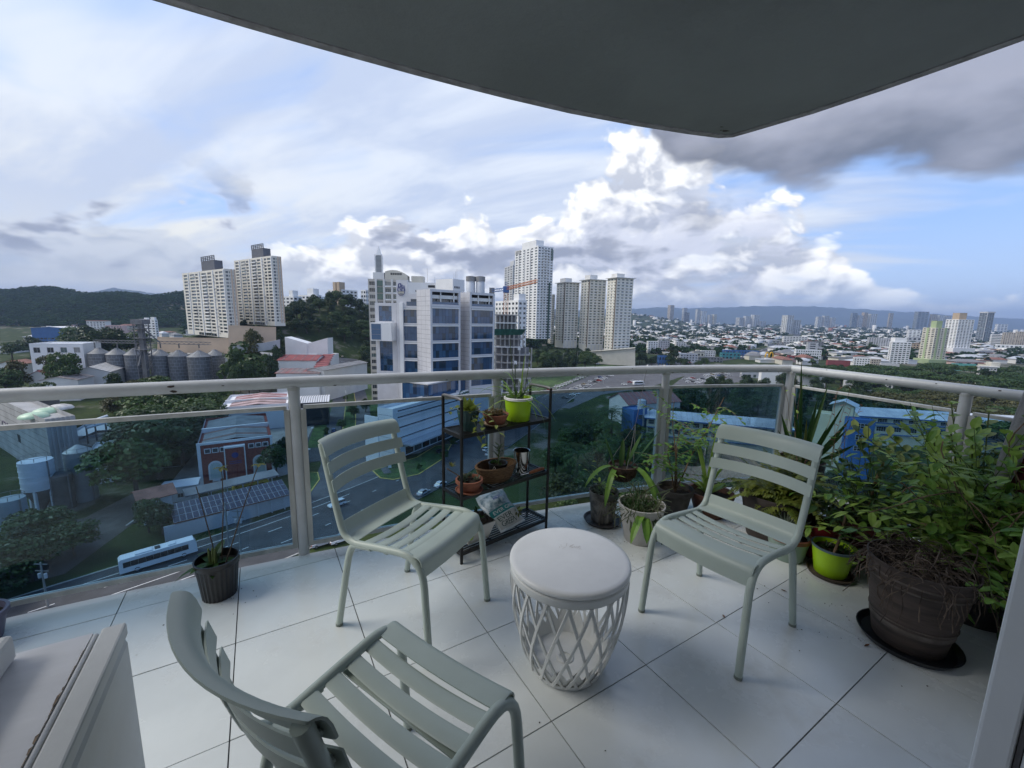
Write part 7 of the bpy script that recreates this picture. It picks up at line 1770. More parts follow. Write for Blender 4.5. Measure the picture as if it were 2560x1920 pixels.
# painted arrows in the parking lane
for x, y in ((1580, 432), (1640, 425), (1628, 530), (1540, 640), (1605, 637), (1520, 748), (1585, 748), (1500, 430)):
    p = gp(*z8(x, y)); o = MB().add([(-.35, 1.2, 0), (.35, 1.2, 0), (.35, 0, 0), (1.0, 0, 0), (0, -1.5, 0), (-1.0, 0, 0), (-.35, 0, 0)], [(0, 6, 2, 1), (5, 4, 3, 2, 6)]).build('painted_arrow', M_paint, bpy.data.objects['parking_lane'], loc=(p.x, p.y, tz(p.x, p.y) + .09), rz=.4)
    if o.data.polygons[0].normal.z < 0: o.data.flip_normals()
# street lamps and poles
M_pole = mat('lamp_pole', (.42, .43, .43), rough=.5, metal=.3)
def lamp(x, y, ytop, label, arms=2, d=None):
    p = gp(x, y) if d is None else ap(x, y, d); t = thing('street_lamp', label, 'street lamp', (p.x, p.y, tz(p.x, p.y))); h = ap(x, ytop, p.y).z - tz(p.x, p.y)
    MB().tube([(0, 0, 0), (0, 0, h)], [.13, .08], 8).build('pole', M_pole, t, smooth=50)
    for s in ((-1, 1) if arms == 2 else (1,)):
        MB().tube([(0, 0, h - .2), (s * 1.2, 0, h + .5), (s * 2.6, 0, h + .7)], .06, 6).build('arm', M_pole, t, smooth=50); MB().box(s * 2.9 - .45, s * 2.9 + .45, -.15, .15, h + .62, h + .78).build('lamp_head', M_pole, t)
    if arms == 2: MB().box(-.35, .35, -.06, .06, h * .62, h * .62 + 1.5).build('banner', M_whit2, t)
    return t
lamp(748, 872, 836, 'double-armed street lamp on the median just above the glass'); lamp(748, 818, 783, 'double-armed street lamp on the median below the butterfly hall'); lamp(762, 775, 733, 'double-armed street lamp at the top of the median'); lamp(762, 768, 747, 'farther double-armed street lamp by the knoll')
for x, y, yt, lb in ((1215, 806, 764, 'single lamp post before the dark clump'), (1246, 800, 760, 'second single lamp post before the dark clump'), (1303, 830, 804, 'lamp post at the edge of the open car park'), (1388, 842, 812, 'lamp post right of the grass bank'), (1158, 862, 838, 'short lamp post on the grass bank')): lamp(x, y, yt, lb, 1)
def upole(x, y, ytop, label, lean=0.0):
    p = gp(x, y); t = thing('utility_pole', label, 'utility pole', (p.x, p.y, tz(p.x, p.y))); h = ap(x, ytop, p.y).z - tz(p.x, p.y)
    MB().tube([(0, 0, 0), (lean, 0, h)], [.17, .11], 8).build('pole', M_pave, t, smooth=50)
    for z in (h - .4, h - 1.6): MB().box(lean - 1.1, lean + 1.1, -.06, .06, z, z + .12).build('crossarm', M_steel, t)
    for s in (-1, 1): MB().lathe([(0, 0), (.22, 0), (.22, .8), (0, .85)], 10, (lean + s * .5, 0, h - 2.8)).build('transformer', M_lgrey, t, smooth=50)
    return t
upole(104, 1312, 1215, 'utility pole with pale transformers in the lower left beyond the glass'); upole(497, 1205, 1085, 'utility pole at the avenue verge left of the post'); upole(521, 1195, 1102, 'second utility pole at the avenue verge')
p = gp(842, 1008); t = thing('pylon_sign', 'small white pylon sign on the turf island', 'sign', (p.x, p.y, tz(p.x, p.y) + .2)); MB().box(-.5, .5, -.15, .15, 0, 3.4).build('panel', M_whit2, t); MB().box(-.42, .42, -.17, -.151, 1.2, 3.2).build('face', M_lgrey, t)
# ================================================================ pots and plants on the balcony
M_soil = mat('potting_soil', (.030, .022, .016), rough=.95, var=.5, scale=40, bump=.9, bscale=70)
M_twig = mat('dry_twig', (.16, .105, .065), rough=.9, var=.4, scale=30)
M_stem = mat('green_stem', (.075, .11, .03), rough=.6, var=.3, scale=20)
M_terra = mat('terracotta', (.23, .085, .050), rough=.85, var=.22, scale=16, bump=.15, bscale=60)
M_lime = mat('lime_plastic', (.36, .60, .015), rough=.38, var=.05, scale=9)
M_blkp = mat('black_pot_plastic', (.016, .016, .018), rough=.38, var=.3, scale=14)
LG = lambda n, a, b, tr=.34, ro=.4: leafmat(n, a, b, ro, 9.0, tr)
L_pale = LG('pale_leaf', (.13, .25, .04), (.36, .50, .10)); L_dark = LG('dark_leaf', (.018, .055, .014), (.055, .115, .028)); L_mid = LG('mid_leaf', (.06, .17, .03), (.20, .35, .06)); L_grey = LG('grey_leaf', (.10, .14, .10), (.20, .25, .18)); L_olive = LG('olive_leaf', (.08, .10, .025), (.17, .18, .05)); L_yell = LG('yellow_green_leaf', (.13, .18, .03), (.30, .36, .09)); L_fern = LG('fern_leaf', (.06, .10, .015), (.26, .29, .06)); L_red = LG('bronze_leaf', (.10, .045, .02), (.20, .08, .03)); L_blue = LG('succulent_leaf', (.06, .10, .07), (.15, .19, .13))

def leaf(m, p, d, L, w, droop=.3, up=(0, 0, 1), seg=4, shape='oval', fold=.15, mi=0):
    """bent blade from p along d; gravity bends it by droop"""
    p, d = Vector(p), Vector(d).normalized(); u = Vector(up); s = d.cross(u)
    if s.length < 1e-3: s = d.cross(Vector((1, 0, 0)))
    s.normalize(); vs, fs = [], []; q = p.copy()
    for i in range(seg + 1):
        t = i / seg
        ww = {'oval': math.sin(math.pi * min(.96, .06 + t * .92)) ** .8, 'blade': (1 - t) ** .6 * min(1, .35 + t * 4), 'strap': min(1, .5 + t * 3) * (1 - t ** 5), 'sword': min(1, .45 + t * 1.6) * (1 - t ** 3) + .02, 'heart': (1 - t) ** .75 * min(1.0, .55 + 4 * t)}[shape] * w / 2 + .0006
        n = s.cross(d).normalized()
        vs += [q - s * ww + n * (fold * ww), q - n * (fold * ww * .3), q + s * ww + n * (fold * ww)]
        d = (d + Vector((0, 0, -droop / seg))).normalized(); q = q + d * (L / seg)
    for i in range(seg):
        a = i * 3; fs += [(a, a + 1, a + 4, a + 3), (a + 1, a + 2, a + 5, a + 4)]
    m.add(vs, fs, mi)
def rdir(rr, el0, el1, az=None):
    a = rr.uniform(0, 6.283) if az is None else az; e = math.radians(rr.uniform(el0, el1)); return Vector((math.cos(a) * math.cos(e), math.sin(a) * math.cos(e), math.sin(e)))
def curvepts(p, d, L, droop, n=8, wob=0.0, rr=RND):
    p, d = Vector(p), Vector(d).normalized(); out = [p.copy()]
    for i in range(n):
        d = (d + Vector((rr.uniform(-wob, wob), rr.uniform(-wob, wob), -droop / n + rr.uniform(-wob, wob) * .5))).normalized(); p = p + d * (L / n); out.append(p.copy())
    return out
def pot(name, label, x, y, rt, rb, h, m, z=0.0, rim=None, rimm=None, saucer=None, ribs=0, cat='plant pot', soil=.82, lip=.006, group=None, n=36):
    t = thing(name, label, cat, (x, y, z), 0, group); z0 = .012 if saucer else 0.0
    if ribs:
        b = MB(); k = ribs * 2; vs = []
        for zz, r in ((z0, rb), (z0 + h * .86, rb + (rt - rb) * .86)):
            for i in range(k): a = 2 * math.pi * i / k; q = r * (1.0 if i % 2 else .965); vs.append((q * math.cos(a), q * math.sin(a), zz))
        b.add(vs, [(i, (i + 1) % k, k + (i + 1) % k, k + i) for i in range(k)] + [tuple(range(k - 1, -1, -1))]); b.build('pot_wall', m, t)
        MB().lathe([(rt * .96, h * .84), (rt, h * .86), (rt * 1.02, h), (rt * .95, h), (rt * .9, h * .7)], n, (0, 0, z0)).build('pot_rim', m, t, smooth=40)
    else:
        prof = [(0, 0), (rb * .97, 0), (rb, h * .02), (rb + (rt - rb) * .5, h * .5), (rt, h), (rt - lip, h), (rt - lip * 1.6, h * .9), (rb + (rt - rb) * .6 - lip * 1.5, h * .6)]
        MB().lathe(prof, n, (0, 0, z0)).build('pot_wall', m, t, smooth=40)
        if rim: MB().lathe([(rt - .003, h - rim[0]), (rt + rim[1], h - rim[0]), (rt + rim[1], h + .002), (rt - lip, h + .003), (rt - lip, h - rim[0] * .5)], n, (0, 0, z0)).build('pot_rim', rimm or m, t, smooth=40)
    if soil:
        rs = rb + (rt - rb) * soil - lip; s = MB(); rr = random.Random(int(x * 1000) + int(y * 77)); ring = 14; vs = [(0, 0, z0 + h * soil + .008)]
        for k in (.35, .7, 1.0):
            for i in range(ring): a = 2 * math.pi * i / ring; vs.append((rs * k * math.cos(a), rs * k * math.sin(a), z0 + h * soil + rr.uniform(-.006, .008)))
        fs = [(0, 1 + i, 1 + (i + 1) % ring) for i in range(ring)]
        for k in range(2):
            for i in range(ring): a, b_ = 1 + k * ring + i, 1 + k * ring + (i + 1) % ring; fs.append((a, a + ring, b_ + ring, b_))
        s.add(vs, fs).build('soil', M_soil, t, smooth=True)
    if saucer:
        rs, hs, ms = saucer; MB().lathe([(0, .002), (rs * .9, .002), (rs, hs), (rs - .006, hs), (rs * .88, .008), (0, .010)], n).build('saucer', ms, t, smooth=40)
    return t
def stuff(m, name, mats, t, smooth=False):
    o = m.build(name, mats, t, smooth); o['kind'] = 'stuff'; return o
def leafy(t, z, n, rr, spread, el, L, stem_m, leaf_m, ll, lw, per=8, droop=.4, shape='oval', wob=.22, r0=.02, stemr=.0022, cen=(0, 0), az=None, whorl=False, name='foliage'):
    """stems with alternating leaves"""
    f, s = MB(), MB()
    for i in range(n):
        a = None if az is None else rr.uniform(*az); d = rdir(rr, *el, az=a); p0 = (cen[0] + rr.uniform(-r0, r0), cen[1] + rr.uniform(-r0, r0), z); pts = curvepts(p0, d, rr.uniform(*L), droop, 9, wob, rr); s.tube(pts, [stemr * (1 - .6 * k / 9) for k in range(10)], 5)
        for k in range(per):
            u = 1.2 + 7.8 * (k + rr.random()) / per; j = min(8, int(u)); q = pts[j].lerp(pts[j + 1], u - j); tg = (pts[j + 1] - pts[j]).normalized()
            for h in ((0, 1) if whorl else (0,)):
                side = rdir(rr, -25, 45); leaf(f, q, tg * .45 + side, ll * rr.uniform(.6, 1.25), lw * rr.uniform(.7, 1.2), rr.uniform(.2, .9), shape=shape, seg=3)
    stuff(s, 'stems', stem_m, t); return stuff(f, name, leaf_m, t)
def rosettes(t, z, rr, n, rad, ll, lw, m, per=11, el=(5, 75), name='succulents', up=0.0, shape='oval', droop=.05):
    f = MB()
    for i in range(n):
        a = rr.uniform(0, 6.28); r = rad * math.sqrt(rr.random()); c = (r * math.cos(a), r * math.sin(a), z + rr.uniform(0, .012) + up * rr.random())
        for k in range(per): leaf(f, c, rdir(rr, *el, az=k * 2.4 + i), ll * rr.uniform(.7, 1.2), lw, droop, seg=3, shape=shape, fold=.3)
    return stuff(f, name, m, t)

# ---- items on the shelf
_sm = Matrix.Translation(sh.location) @ Matrix.Rotation(math.radians(40), 4, 'Z')
def SP(x, y, tier): p = _sm @ Vector((x, y, SZ[tier] + .0075)); return p
def spot(fn_name, label, x, y, tier, *a, **k): p = SP(x, y, tier); return pot(fn_name, label, p.x, p.y, *a, z=p.z, **k)
rr = random.Random(31)
t = spot('glazed_pot', 'dark teal ribbed pot with variegated trailing plant on the top tier', .105, .09, 2, .068, .046, .125, mat('teal_glaze', (.018, .060, .060), rough=.3, var=.3, scale=14))
rosettes(t, .105, rr, 3, .03, .075, .035, L_yell, 9, (15, 80), 'leaves', shape='oval', droop=.5)
leafy(t, .11, 7, rr, 0, (0, 50), (.18, .34), M_stem, L_yell, .042, .034, 6, 1.9, 'heart', .18, .03)
t = spot('succulent_bowl', 'low terracotta bowl crowded with small succulents on the top tier', .305, .085, 2, .082, .058, .060, M_terra, saucer=(.078, .012, mat('buff_saucer', (.30, .22, .15), rough=.85, var=.2, scale=20))); rosettes(t, .058, rr, 14, .062, .035, .011, LG('bronze_succulent', (.08, .055, .03), (.20, .16, .07)), 10)
leafy(t, .06, 4, rr, 0, (20, 70), (.06, .13), M_twig, L_blue, .016, .009, 8, .3, 'oval', .2, .05, .0018)
t = spot('lime_pot', 'lime green pot with white rim and spider plant on the top tier', .505, .105, 2, .090, .076, .150, M_lime, rim=(.012, .004), rimm=M_whit2)
for i in range(34):
    m = MB(); d = rdir(rr, 25, 85); leaf(m, (rr.uniform(-.03, .03), rr.uniform(-.03, .03), .125), d, rr.uniform(.16, .36), .012, rr.uniform(.8, 2.6), shape='blade', seg=7, fold=.4); m.build('leaf', rr.choice([L_pale, L_grey, L_mid]), t)
for dx, L_, dr in ((-.02, .40, .25), (.03, .34, .55)): MB().tube(curvepts((dx, 0, .13), (dx * 4, -.1, 1), L_, dr, 9, .03, rr), .0022, 6).build('flower_stalk', M_stem, t, smooth=50)
m = MB()
for k in range(26): leaf(m, (-.025, -.01, .20 + k * .006), rdir(rr, 5, 45, az=k * 2.4), .055, .005, .1, seg=2, shape='blade')
m.tube([(-.02, 0, .12), (-.025, -.01, .37)], .003, 6); stuff(m, 'spiky_stem', L_grey, t)
t = spot('terracotta_pot', 'small terracotta pot of grey succulents on the middle tier', .090, .055, 1, .078, .060, .062, M_terra, rim=(.016, .004), saucer=(.084, .013, M_terra)); rosettes(t, .066, rr, 12, .055, .030, .010, L_blue, 9)
MB().tube(curvepts((-.02, 0, .06), (-1, -.2, .9), .14, .3, 6, .1, rr), .003, 6).build('bare_stem', M_twig, t); f = MB()
for k in range(9): leaf(f, (-.10, -.02, .155), rdir(rr, -10, 60, az=k * 2.4), .035, .013, .1, seg=2)
stuff(f, 'stem_rosette', L_olive, t)
M_wick = mat('wicker', (.20, .115, .055), rough=.8, var=.35, scale=60, bump=.8, bscale=120, stretch=(1, 1, 4)); p = SP(.325, .10, 1); t = thing('wicker_basket', 'oval brown wicker basket on the middle tier', 'basket', tuple(p), math.radians(40))
b = MB(); b.lathe([(0, .002), (.085, .002), (.098, .03), (.118, .098), (.112, .098), (.092, .03), (.08, .008), (0, .008)], 40); w = b.build('basket_wall', M_wick, t, smooth=50); w.scale = (1.22, .80, 1)
for k in range(5): z = .015 + k * .018; r = .090 + (.119 - .090) * z / .098; o = MB().lathe([(r - .002, z), (r + .004, z + .004), (r + .004, z + .010), (r - .002, z + .014)], 40).build('weave_band', M_wick, t, smooth=50); o.scale = (1.22, .80, 1)
o = MB().lathe([(.110, .095), (.121, .095), (.124, .102), (.119, .108), (.111, .106)], 40).build('basket_rim', M_wick, t, smooth=50); o.scale = (1.22, .80, 1)
t = pot('nursery_pot', 'small black pot with white triangle mark standing in the wicker basket', p.x + .012, p.y + .012, .062, .048, .10, M_blkp, z=p.z + .010); tr_ = MB()
cd_ = Vector((-.35, -1, 0)).normalized(); cs = Vector((-cd_.y, cd_.x, 0))
for (a0, z0), (a1, z1) in (((-.014, .066), (0, .093)), ((0, .093), (.014, .066)), ((-.004, .064), (.005, .080))): tr_.bar(cd_ * .0605 + cs * a0 + Vector((0, 0, z0)), cd_ * .0625 + cs * a1 + Vector((0, 0, z1)), .003, .0015)
tr_.build('triangle_mark', M_whit2, t); MB().tube(curvepts((0, 0, .08), (.1, 0, 1), .13, 0, 6, .05, rr), .004, 6).build('stem', M_stem, t, smooth=50); f = MB()
for k in range(16): leaf(f, (.008, 0, .12 + .006 * k), rdir(rr, 0, 50, az=k * 2.4), .065, .014, .3, seg=3)
stuff(f, 'leaves', L_blue, t); rosettes(t, .085, rr, 6, .04, .02, .009, L_dark, 8)
M_chrome = mat('brushed_steel', (.55, .54, .52), rough=.14, metal=1.0); p = SP(.545, .105, 1); t = thing('steel_cup', 'tall polished steel cup on the middle tier', 'cup', tuple(p)); MB().lathe([(0, 0), (.045, 0), (.050, .01), (.054, .145), (.057, .150), (.057, .152), (.052, .150), (.047, .012), (0, .010)], 36).build('cup_wall', M_chrome, t, smooth=50)
p = SP(.53, .028, 1); t = thing('hand_rake', 'small garden hand rake with orange wooden handle on the middle tier', 'garden tool', (p.x, p.y, p.z + .012), math.radians(42)); MB().tube([(.02, 0, 0), (.05, 0, .002), (.12, 0, .003), (.155, 0, 0)], [.008, .012, .013, .010], 10).build('handle', mat('orange_wood', (.30, .09, .025), rough=.5, var=.2, scale=20), t, smooth=50); MB().tube([(.02, 0, 0), (-.06, 0, .004)], .004, 8).build('shank', M_chrome, t, smooth=50)
for k in (-1, 0, 1): MB().tube([(-.06, 0, .004), (-.09, k * .02, .008), (-.13, k * .028, .004), (-.145, k * .028, -.010)], .0025, 6).build('tine', M_blkp, t)
p = SP(.155, .10, 0); t = thing('faceted_planter', 'white faceted planter full of dark soil on the bottom tier', 'planter', tuple(p), math.radians(40)); M_pw = mat('white_ceramic', (.62, .60, .57), rough=.45, var=.05, scale=8)
vs = [(-.075, -.055, 0), (.075, -.055, 0), (.075, .055, 0), (-.075, .055, 0), (-.11, -.085, .115), (.11, -.085, .115), (.11, .085, .115), (-.11, .085, .115)]; MB().add(vs, [(3, 2, 1, 0), (0, 1, 4), (1, 5, 4), (1, 2, 5), (2, 6, 5), (2, 3, 6), (3, 7, 6), (3, 0, 7), (0, 4, 7)]).build('planter_wall', M_pw, t)
s = MB(); n = 9; vs = [(-.105 + .21 * i / n, -.08 + .16 * j / n, .118 + (0 if i in (0, n) or j in (0, n) else rr.uniform(.0, .03))) for j in range(n + 1) for i in range(n + 1)]; s.add(vs, [(j * (n + 1) + i, j * (n + 1) + i + 1, (j + 1) * (n + 1) + i + 1, (j + 1) * (n + 1) + i) for j in range(n) for i in range(n)]).build('soil', M_soil, t)
f = MB(); leaf(f, (-.09, -.088, .125), (-.4, -.9, .2), .07, .045, 2.4, shape='oval'); f.build('leaf', L_pale, t); rosettes(t, .14, rr, 5, .06, .03, .012, L_dark, 6)
# soil bag
p = SP(.425, .055, 0); bag = thing('soil_bag', 'white and teal potting soil bag slumped on the bottom tier', 'bag', tuple(p), math.radians(48))
BW, BL = .245, .32; tl = math.radians(50)
def BS(u, v, d=0.0):
    """point on the bag's front; u across, v up, 0..1"""
    cu, cv = 2 * u - 1, 2 * v - 1; puff = .055 * (1 - abs(cu) ** 2.6) * (1 - abs(cv) ** 3.2) + .006 * math.sin(9 * u + 5 * v) + .005 * math.sin(14 * v - 4 * u); w = 1 - .10 * (1 - abs(cv)) * 0 - .06 * abs(cv) ** 4
    x, yy, zz = (u - .5) * BW * w, puff + d, v * BL * (1 - .03 * cu * cu)
    return Vector((x, -yy * math.cos(tl) + zz * math.sin(tl) - .02, yy * math.sin(tl) + zz * math.cos(tl) * .80 + .012))
def patch_(u0, u1, v0, v1, m, name, d, nu=14, nv=14, back=False):
    vs = [BS(u0 + (u1 - u0) * i / nu, v0 + (v1 - v0) * j / nv, d) for j in range(nv + 1) for i in range(nu + 1)]; f = [(j * (nu + 1) + i, j * (nu + 1) + i + 1, (j + 1) * (nu + 1) + i + 1, (j + 1) * (nu + 1) + i) for j in range(nv) for i in range(nu)]; return MB().add(vs, f).build(name, m, bag, smooth=True)
M_bagw = mat('bag_film', (.62, .66, .68), rough=.28, var=.06, scale=20); M_bagt = mat('bag_teal', (.03, .20, .21), rough=.3, var=.25, scale=25); M_bagg = mat('bag_grey', (.46, .47, .46), rough=.35, var=.05, scale=10); M_bagsky = mat('bag_print', (.16, .33, .42), rough=.3, var=.5, scale=30, col2=(.55, .62, .66)); M_bagk = mat('bag_ink', (.035, .075, .065), rough=.4)
vs, nn = [], 12
body = MB(); g = [BS(i / nn, j / nn, 0) for j in range(nn + 1) for i in range(nn + 1)]; bk_ = [BS(i / nn, j / nn, 0) + Vector((0, .5, -.35)).normalized() * (.006 + .075 * (1 - abs(2 * i / nn - 1) ** 3) * (1 - abs(2 * j / nn - 1) ** 3)) for j in range(nn + 1) for i in range(nn + 1)]; N1 = (nn + 1) ** 2
fs = [(j * 13 + i, j * 13 + i + 1, (j + 1) * 13 + i + 1, (j + 1) * 13 + i) for j in range(nn) for i in range(nn)]; rim_ = [i for i in range(13)] + [j * 13 + 12 for j in range(1, 13)] + [12 * 13 + i for i in range(11, -1, -1)] + [j * 13 for j in range(11, 0, -1)]
body.add(g + bk_, fs + [tuple(N1 + i for i in reversed(q)) for q in fs] + [(rim_[i], N1 + rim_[i], N1 + rim_[(i + 1) % len(rim_)], rim_[(i + 1) % len(rim_)]) for i in range(len(rim_))]); body.build('bag_body', M_bagw, bag, smooth=50)
patch_(.04, .96, .52, .90, M_bagsky, 'printed_picture', .0012); patch_(.02, .98, .36, .52, M_bagt, 'printed_band', .0014); patch_(.03, .97, .04, .34, M_bagg, 'printed_panel', .0013)
def letters(txt, u0, u1, v0, v1, m, d, name='lettering', font_ext=0.0):
    c = bpy.data.curves.new('t', 'FONT'); c.body = txt; c.size = 1; o = bpy.data.objects.new('tmp', c); LINK(o); me = bpy.data.meshes.new_from_object(o.evaluated_get(bpy.context.evaluated_depsgraph_get())); bpy.data.objects.remove(o)
    x = [v.co.x for v in me.vertices]; y = [v.co.y for v in me.vertices]; xa, xb, ya, yb = min(x), max(x), min(y), max(y)
    for v in me.vertices: v.co = BS(u0 + (u1 - u0) * (v.co.x - xa) / (xb - xa), v0 + (v1 - v0) * (v.co.y - ya) / (yb - ya), d)
    me.materials.clear(); me.materials.append(m); obj(name, me, bag)
letters('EVER GREEN', .10, .92, .40, .48, M_whit2, .0035); letters('EVER', .10, .55, .21, .32, M_bagk, .0035); letters('GREEN', .10, .66, .08, .19, M_bagk, .0035); letters('ABONO', .30, .62, .70, .78, mat('bag_blue', (.03, .06, .35), rough=.4), .0035)
f = MB()
for k in range(7): a = k * .9; q = BS(.78 + .07 * math.cos(a), .25 + .05 * math.sin(a), .003); leaf(f, q, (math.cos(a), -.5, math.sin(a)), .03, .016, 0, up=(0, -1, .6), seg=2)
stuff(f, 'printed_sprig', L_olive, bag)

M_coco0 = mat('dark_cane', (.055, .040, .028), rough=.8, var=.3, scale=30)
# ---- loose pots on the floor
rr = random.Random(8)
t = pot('nursery_pot', 'black ribbed nursery pot with bare orchid canes by the left glass', -1.485, 1.945, .097, .076, .205, M_blkp, ribs=26)
for (dx, dy, L_, lx) in ((.01, .02, .52, .10), (.04, .0, .56, .34), (-.02, .02, .42, -.08)):
    pts = curvepts((dx, dy, .16), (lx, .0, 1), L_, -.1, 8, .05, rr); MB().tube(pts, [.0028] * 5 + [.0022] * 4, 6).build('cane', M_coco0, t, smooth=50)
    if lx > -.05:
        f = MB()
        for k in range(5): leaf(f, pts[-1], rdir(rr, -10, 40, az=k * 1.3), .035, .022, .5, seg=2)
        stuff(f, 'tip_leaves', L_olive, t)
for az_, el_, L_ in ((2.6, 30, .17), (3.4, 5, .20), (.4, 25, .12), (1.6, 60, .13), (4.4, 35, .12), (5.3, 20, .12)):
    f = MB(); d = Vector((math.cos(az_) * math.cos(math.radians(el_)), math.sin(az_) * math.cos(math.radians(el_)), math.sin(math.radians(el_)))); leaf(f, (-.02, 0, .17), d, L_, .045, .9, shape='strap', seg=5); f.build('leaf', L_dark, t)
for k in range(3): MB().tube(curvepts((-.03 + k * .012, 0, .16), (-.1, .1, 1), .09, 0, 4, .06, rr), [.007, .009, .009, .007, .004], 7).build('bulb_stem', M_stem, t, smooth=50)
pot('purple_pot', 'purple grey plastic pot with brown soil at the left frame edge', -2.30, 1.60, .100, .075, .13, mat('purple_plastic', (.15, .14, .20), rough=.45), rim=(.02, .006))
M_grim = mat('grimy_grey_plastic', (.075, .072, .070), rough=.75, var=.5, scale=14, col2=(.17, .165, .155))
t = pot('stained_pot', 'grime-streaked grey pot on a dark saucer with air plants', .672, 2.815, .105, .080, .225, M_grim, saucer=(.135, .022, mat('dark_saucer', (.06, .055, .058), rough=.5, var=.5, scale=18)))
rosettes(t, .20, rr, 4, .06, .12, .008, L_grey, 12, (10, 70), 'air_plant', shape='blade', droop=.8); leafy(t, .2, 5, rr, 0, (50, 85), (.15, .30), M_stem, L_pale, .05, .018, 6, .4, 'oval', .12, .04)
M_root = mat('aerial_root', (.13, .12, .10), rough=.9, var=.3, scale=30)
s = MB()
for k in range(16): s.tube(curvepts((rr.uniform(-.05, .05), -.10, .19), (rr.uniform(-.4, .4), -.45, .2), rr.uniform(.08, .2), 2.2, 6, .25, rr), .0016, 4)
stuff(s, 'roots', M_root, t)
# coco basket hanging from the rail
hb = ap(1345, 1018, 2.86); t = thing('hanging_basket', 'dark coconut-fibre basket hung on the rail with flat cactus leaves', 'planter', (hb.x, hb.y, hb.z - .065)); M_coco = mat('coco_fibre', (.060, .036, .024), rough=.95, var=.5, scale=25, bump=1.0, bscale=45)
MB().lathe([(0, 0), (.06, .005), (.095, .05), (.105, .115), (.096, .118), (.085, .06), (0, .02)], 30).build('fibre_bowl', M_coco, t, smooth=50); MB().lathe([(0, .10), (.09, .10), (.0, .115)], 20).build('soil', M_soil, t)
hk = gw(2.62, smooth_v(2.62), 1.05) - Vector(t.location)
for k in range(3): a = k * 2.1 + .5; MB().tube([(.1 * math.cos(a), .1 * math.sin(a), .115), (hk.x * .6, hk.y * .6, .35), (hk.x, hk.y - .034, hk.z)], .0016, 5).build('wire', M_steel, t)
for dx, dy, dz, L_, w, dr, sx_ in ((-.35, -.1, 1, .24, .055, .1, -.07), (-.6, -.3, .3, .30, .05, 1.7, -.07), (-.3, -.5, .1, .34, .05, 2.2, -.05), (.55, -.1, .8, .34, .055, -.1, .05), (.35, .1, .9, .26, .05, .2, .02), (.25, -.6, .2, .36, .06, 2.0, .07), (.5, -.5, .1, .42, .055, 2.3, .06), (.05, -.1, 1, .16, .03, 0, .02), (.1, .3, .8, .20, .045, .3, -.02)):
    f = MB(); leaf(f, (sx_, -.02, .11), (dx, dy, dz), L_, w * .8, dr, shape='strap', seg=8, fold=.12); f.build('leaf', L_dark if dr < 1 else L_mid, t)
M_wpot = mat('stone_white_pot', (.42, .405, .38), rough=.6, var=.10, scale=12)
t = pot('white_pot', 'rounded off-white pot overflowing with grey tangled rhipsalis', .868, 2.575, .150, .098, .255, M_wpot, lip=.010)
s, f = MB(), MB()
for k in range(130): s.tube(curvepts((rr.uniform(-.1, .1), rr.uniform(-.1, .1), .22), rdir(rr, 0, 85), rr.uniform(.08, .24), 1.4, 5, .5, rr), .0030, 4)
stuff(s, 'tangle', LG('rhipsalis', (.05, .075, .035), (.14, .16, .09)), t)
for k in range(120): leaf(f, (rr.uniform(-.12, .05), rr.uniform(-.1, .1), .22), rdir(rr, 25, 85), rr.uniform(.08, .18), .006, .6, shape='blade', seg=3)
stuff(f, 'grassy_leaves', L_dark, t)
for d, L_ in (((-.6, -.8, .2), .24), ((-.1, -1, .0), .20), ((.1, -1, -.1), .22)): m = MB(); leaf(m, (-.02, -.10, .23), d, L_, .045, 1.5, shape='strap', seg=6); m.build('leaf', L_mid, t)
s = MB()
for k in range(6): s.tube(curvepts((.03 + k * .01, -.13, .20), (.0, -.5, -.2), rr.uniform(.10, .18), 1.6, 6, .3, rr), .004, 5)
stuff(s, 'hanging_tails', L_dark, t)
M_dpot = mat('old_grey_pot', (.055, .050, .046), rough=.8, var=.35, scale=14)
t = pot('old_pot', 'dark old pot with dry soil and a leggy branching shrub', 1.235, 2.95, .125, .085, .21, M_dpot, rim=(.035, .008)); s, f = MB(), MB()
for (d, L_, n) in (((-.15, .1, 1), .74, 12), ((.30, .05, 1), .80, 14), ((.10, -.05, 1), .52, 8), ((-.35, -.1, .9), .42, 7)):
    pts = curvepts((0, 0, .17), d, L_, -.15, 10, .12, rr); s.tube(pts, [.006 - .0004 * k for k in range(11)], 6)
    for k in range(n):
        j = rr.randint(3, 9); q = pts[j]; b2 = curvepts(q, rdir(rr, -5, 50), rr.uniform(.14, .36), .5, 6, .15, rr); s.tube(b2, .0014, 4)
        for e in range(1, 7):
            for h in (0, 1): leaf(f, b2[e], rdir(rr, -15, 30), rr.uniform(.028, .05), .024, .5, seg=2, shape='oval')
stuff(s, 'branches', M_twig, t); stuff(f, 'foliage', L_mid, t)
t = pot('brown_bowl', 'wide brown bowl pot with bent lily leaves behind the right chair', 1.505, 2.955, .150, .100, .185, mat('brown_pot', (.11, .050, .036), rough=.6, var=.2, scale=12), rim=(.025, .012))
for d, L_, dr in (((-.2, -.1, 1), .44, .9), ((.05, .0, 1), .50, .2), ((-.5, 0, .8), .40, 1.6), ((.1, -.2, 1), .34, .3), ((-.1, .2, 1), .40, .4), ((.25, 0, .9), .30, 1.0), ((-.35, -.2, .9), .30, 1.4)): m = MB(); leaf(m, (-.03, 0, .15), d, L_, .038, dr, shape='strap', seg=9, fold=.35); m.build('leaf', L_pale, t)
f = MB()
for k in range(7): leaf(f, (.0, 0, .17), rdir(rr, 15, 60), .13, .07, .7)
stuff(f, 'broad_leaves', L_pale, t)
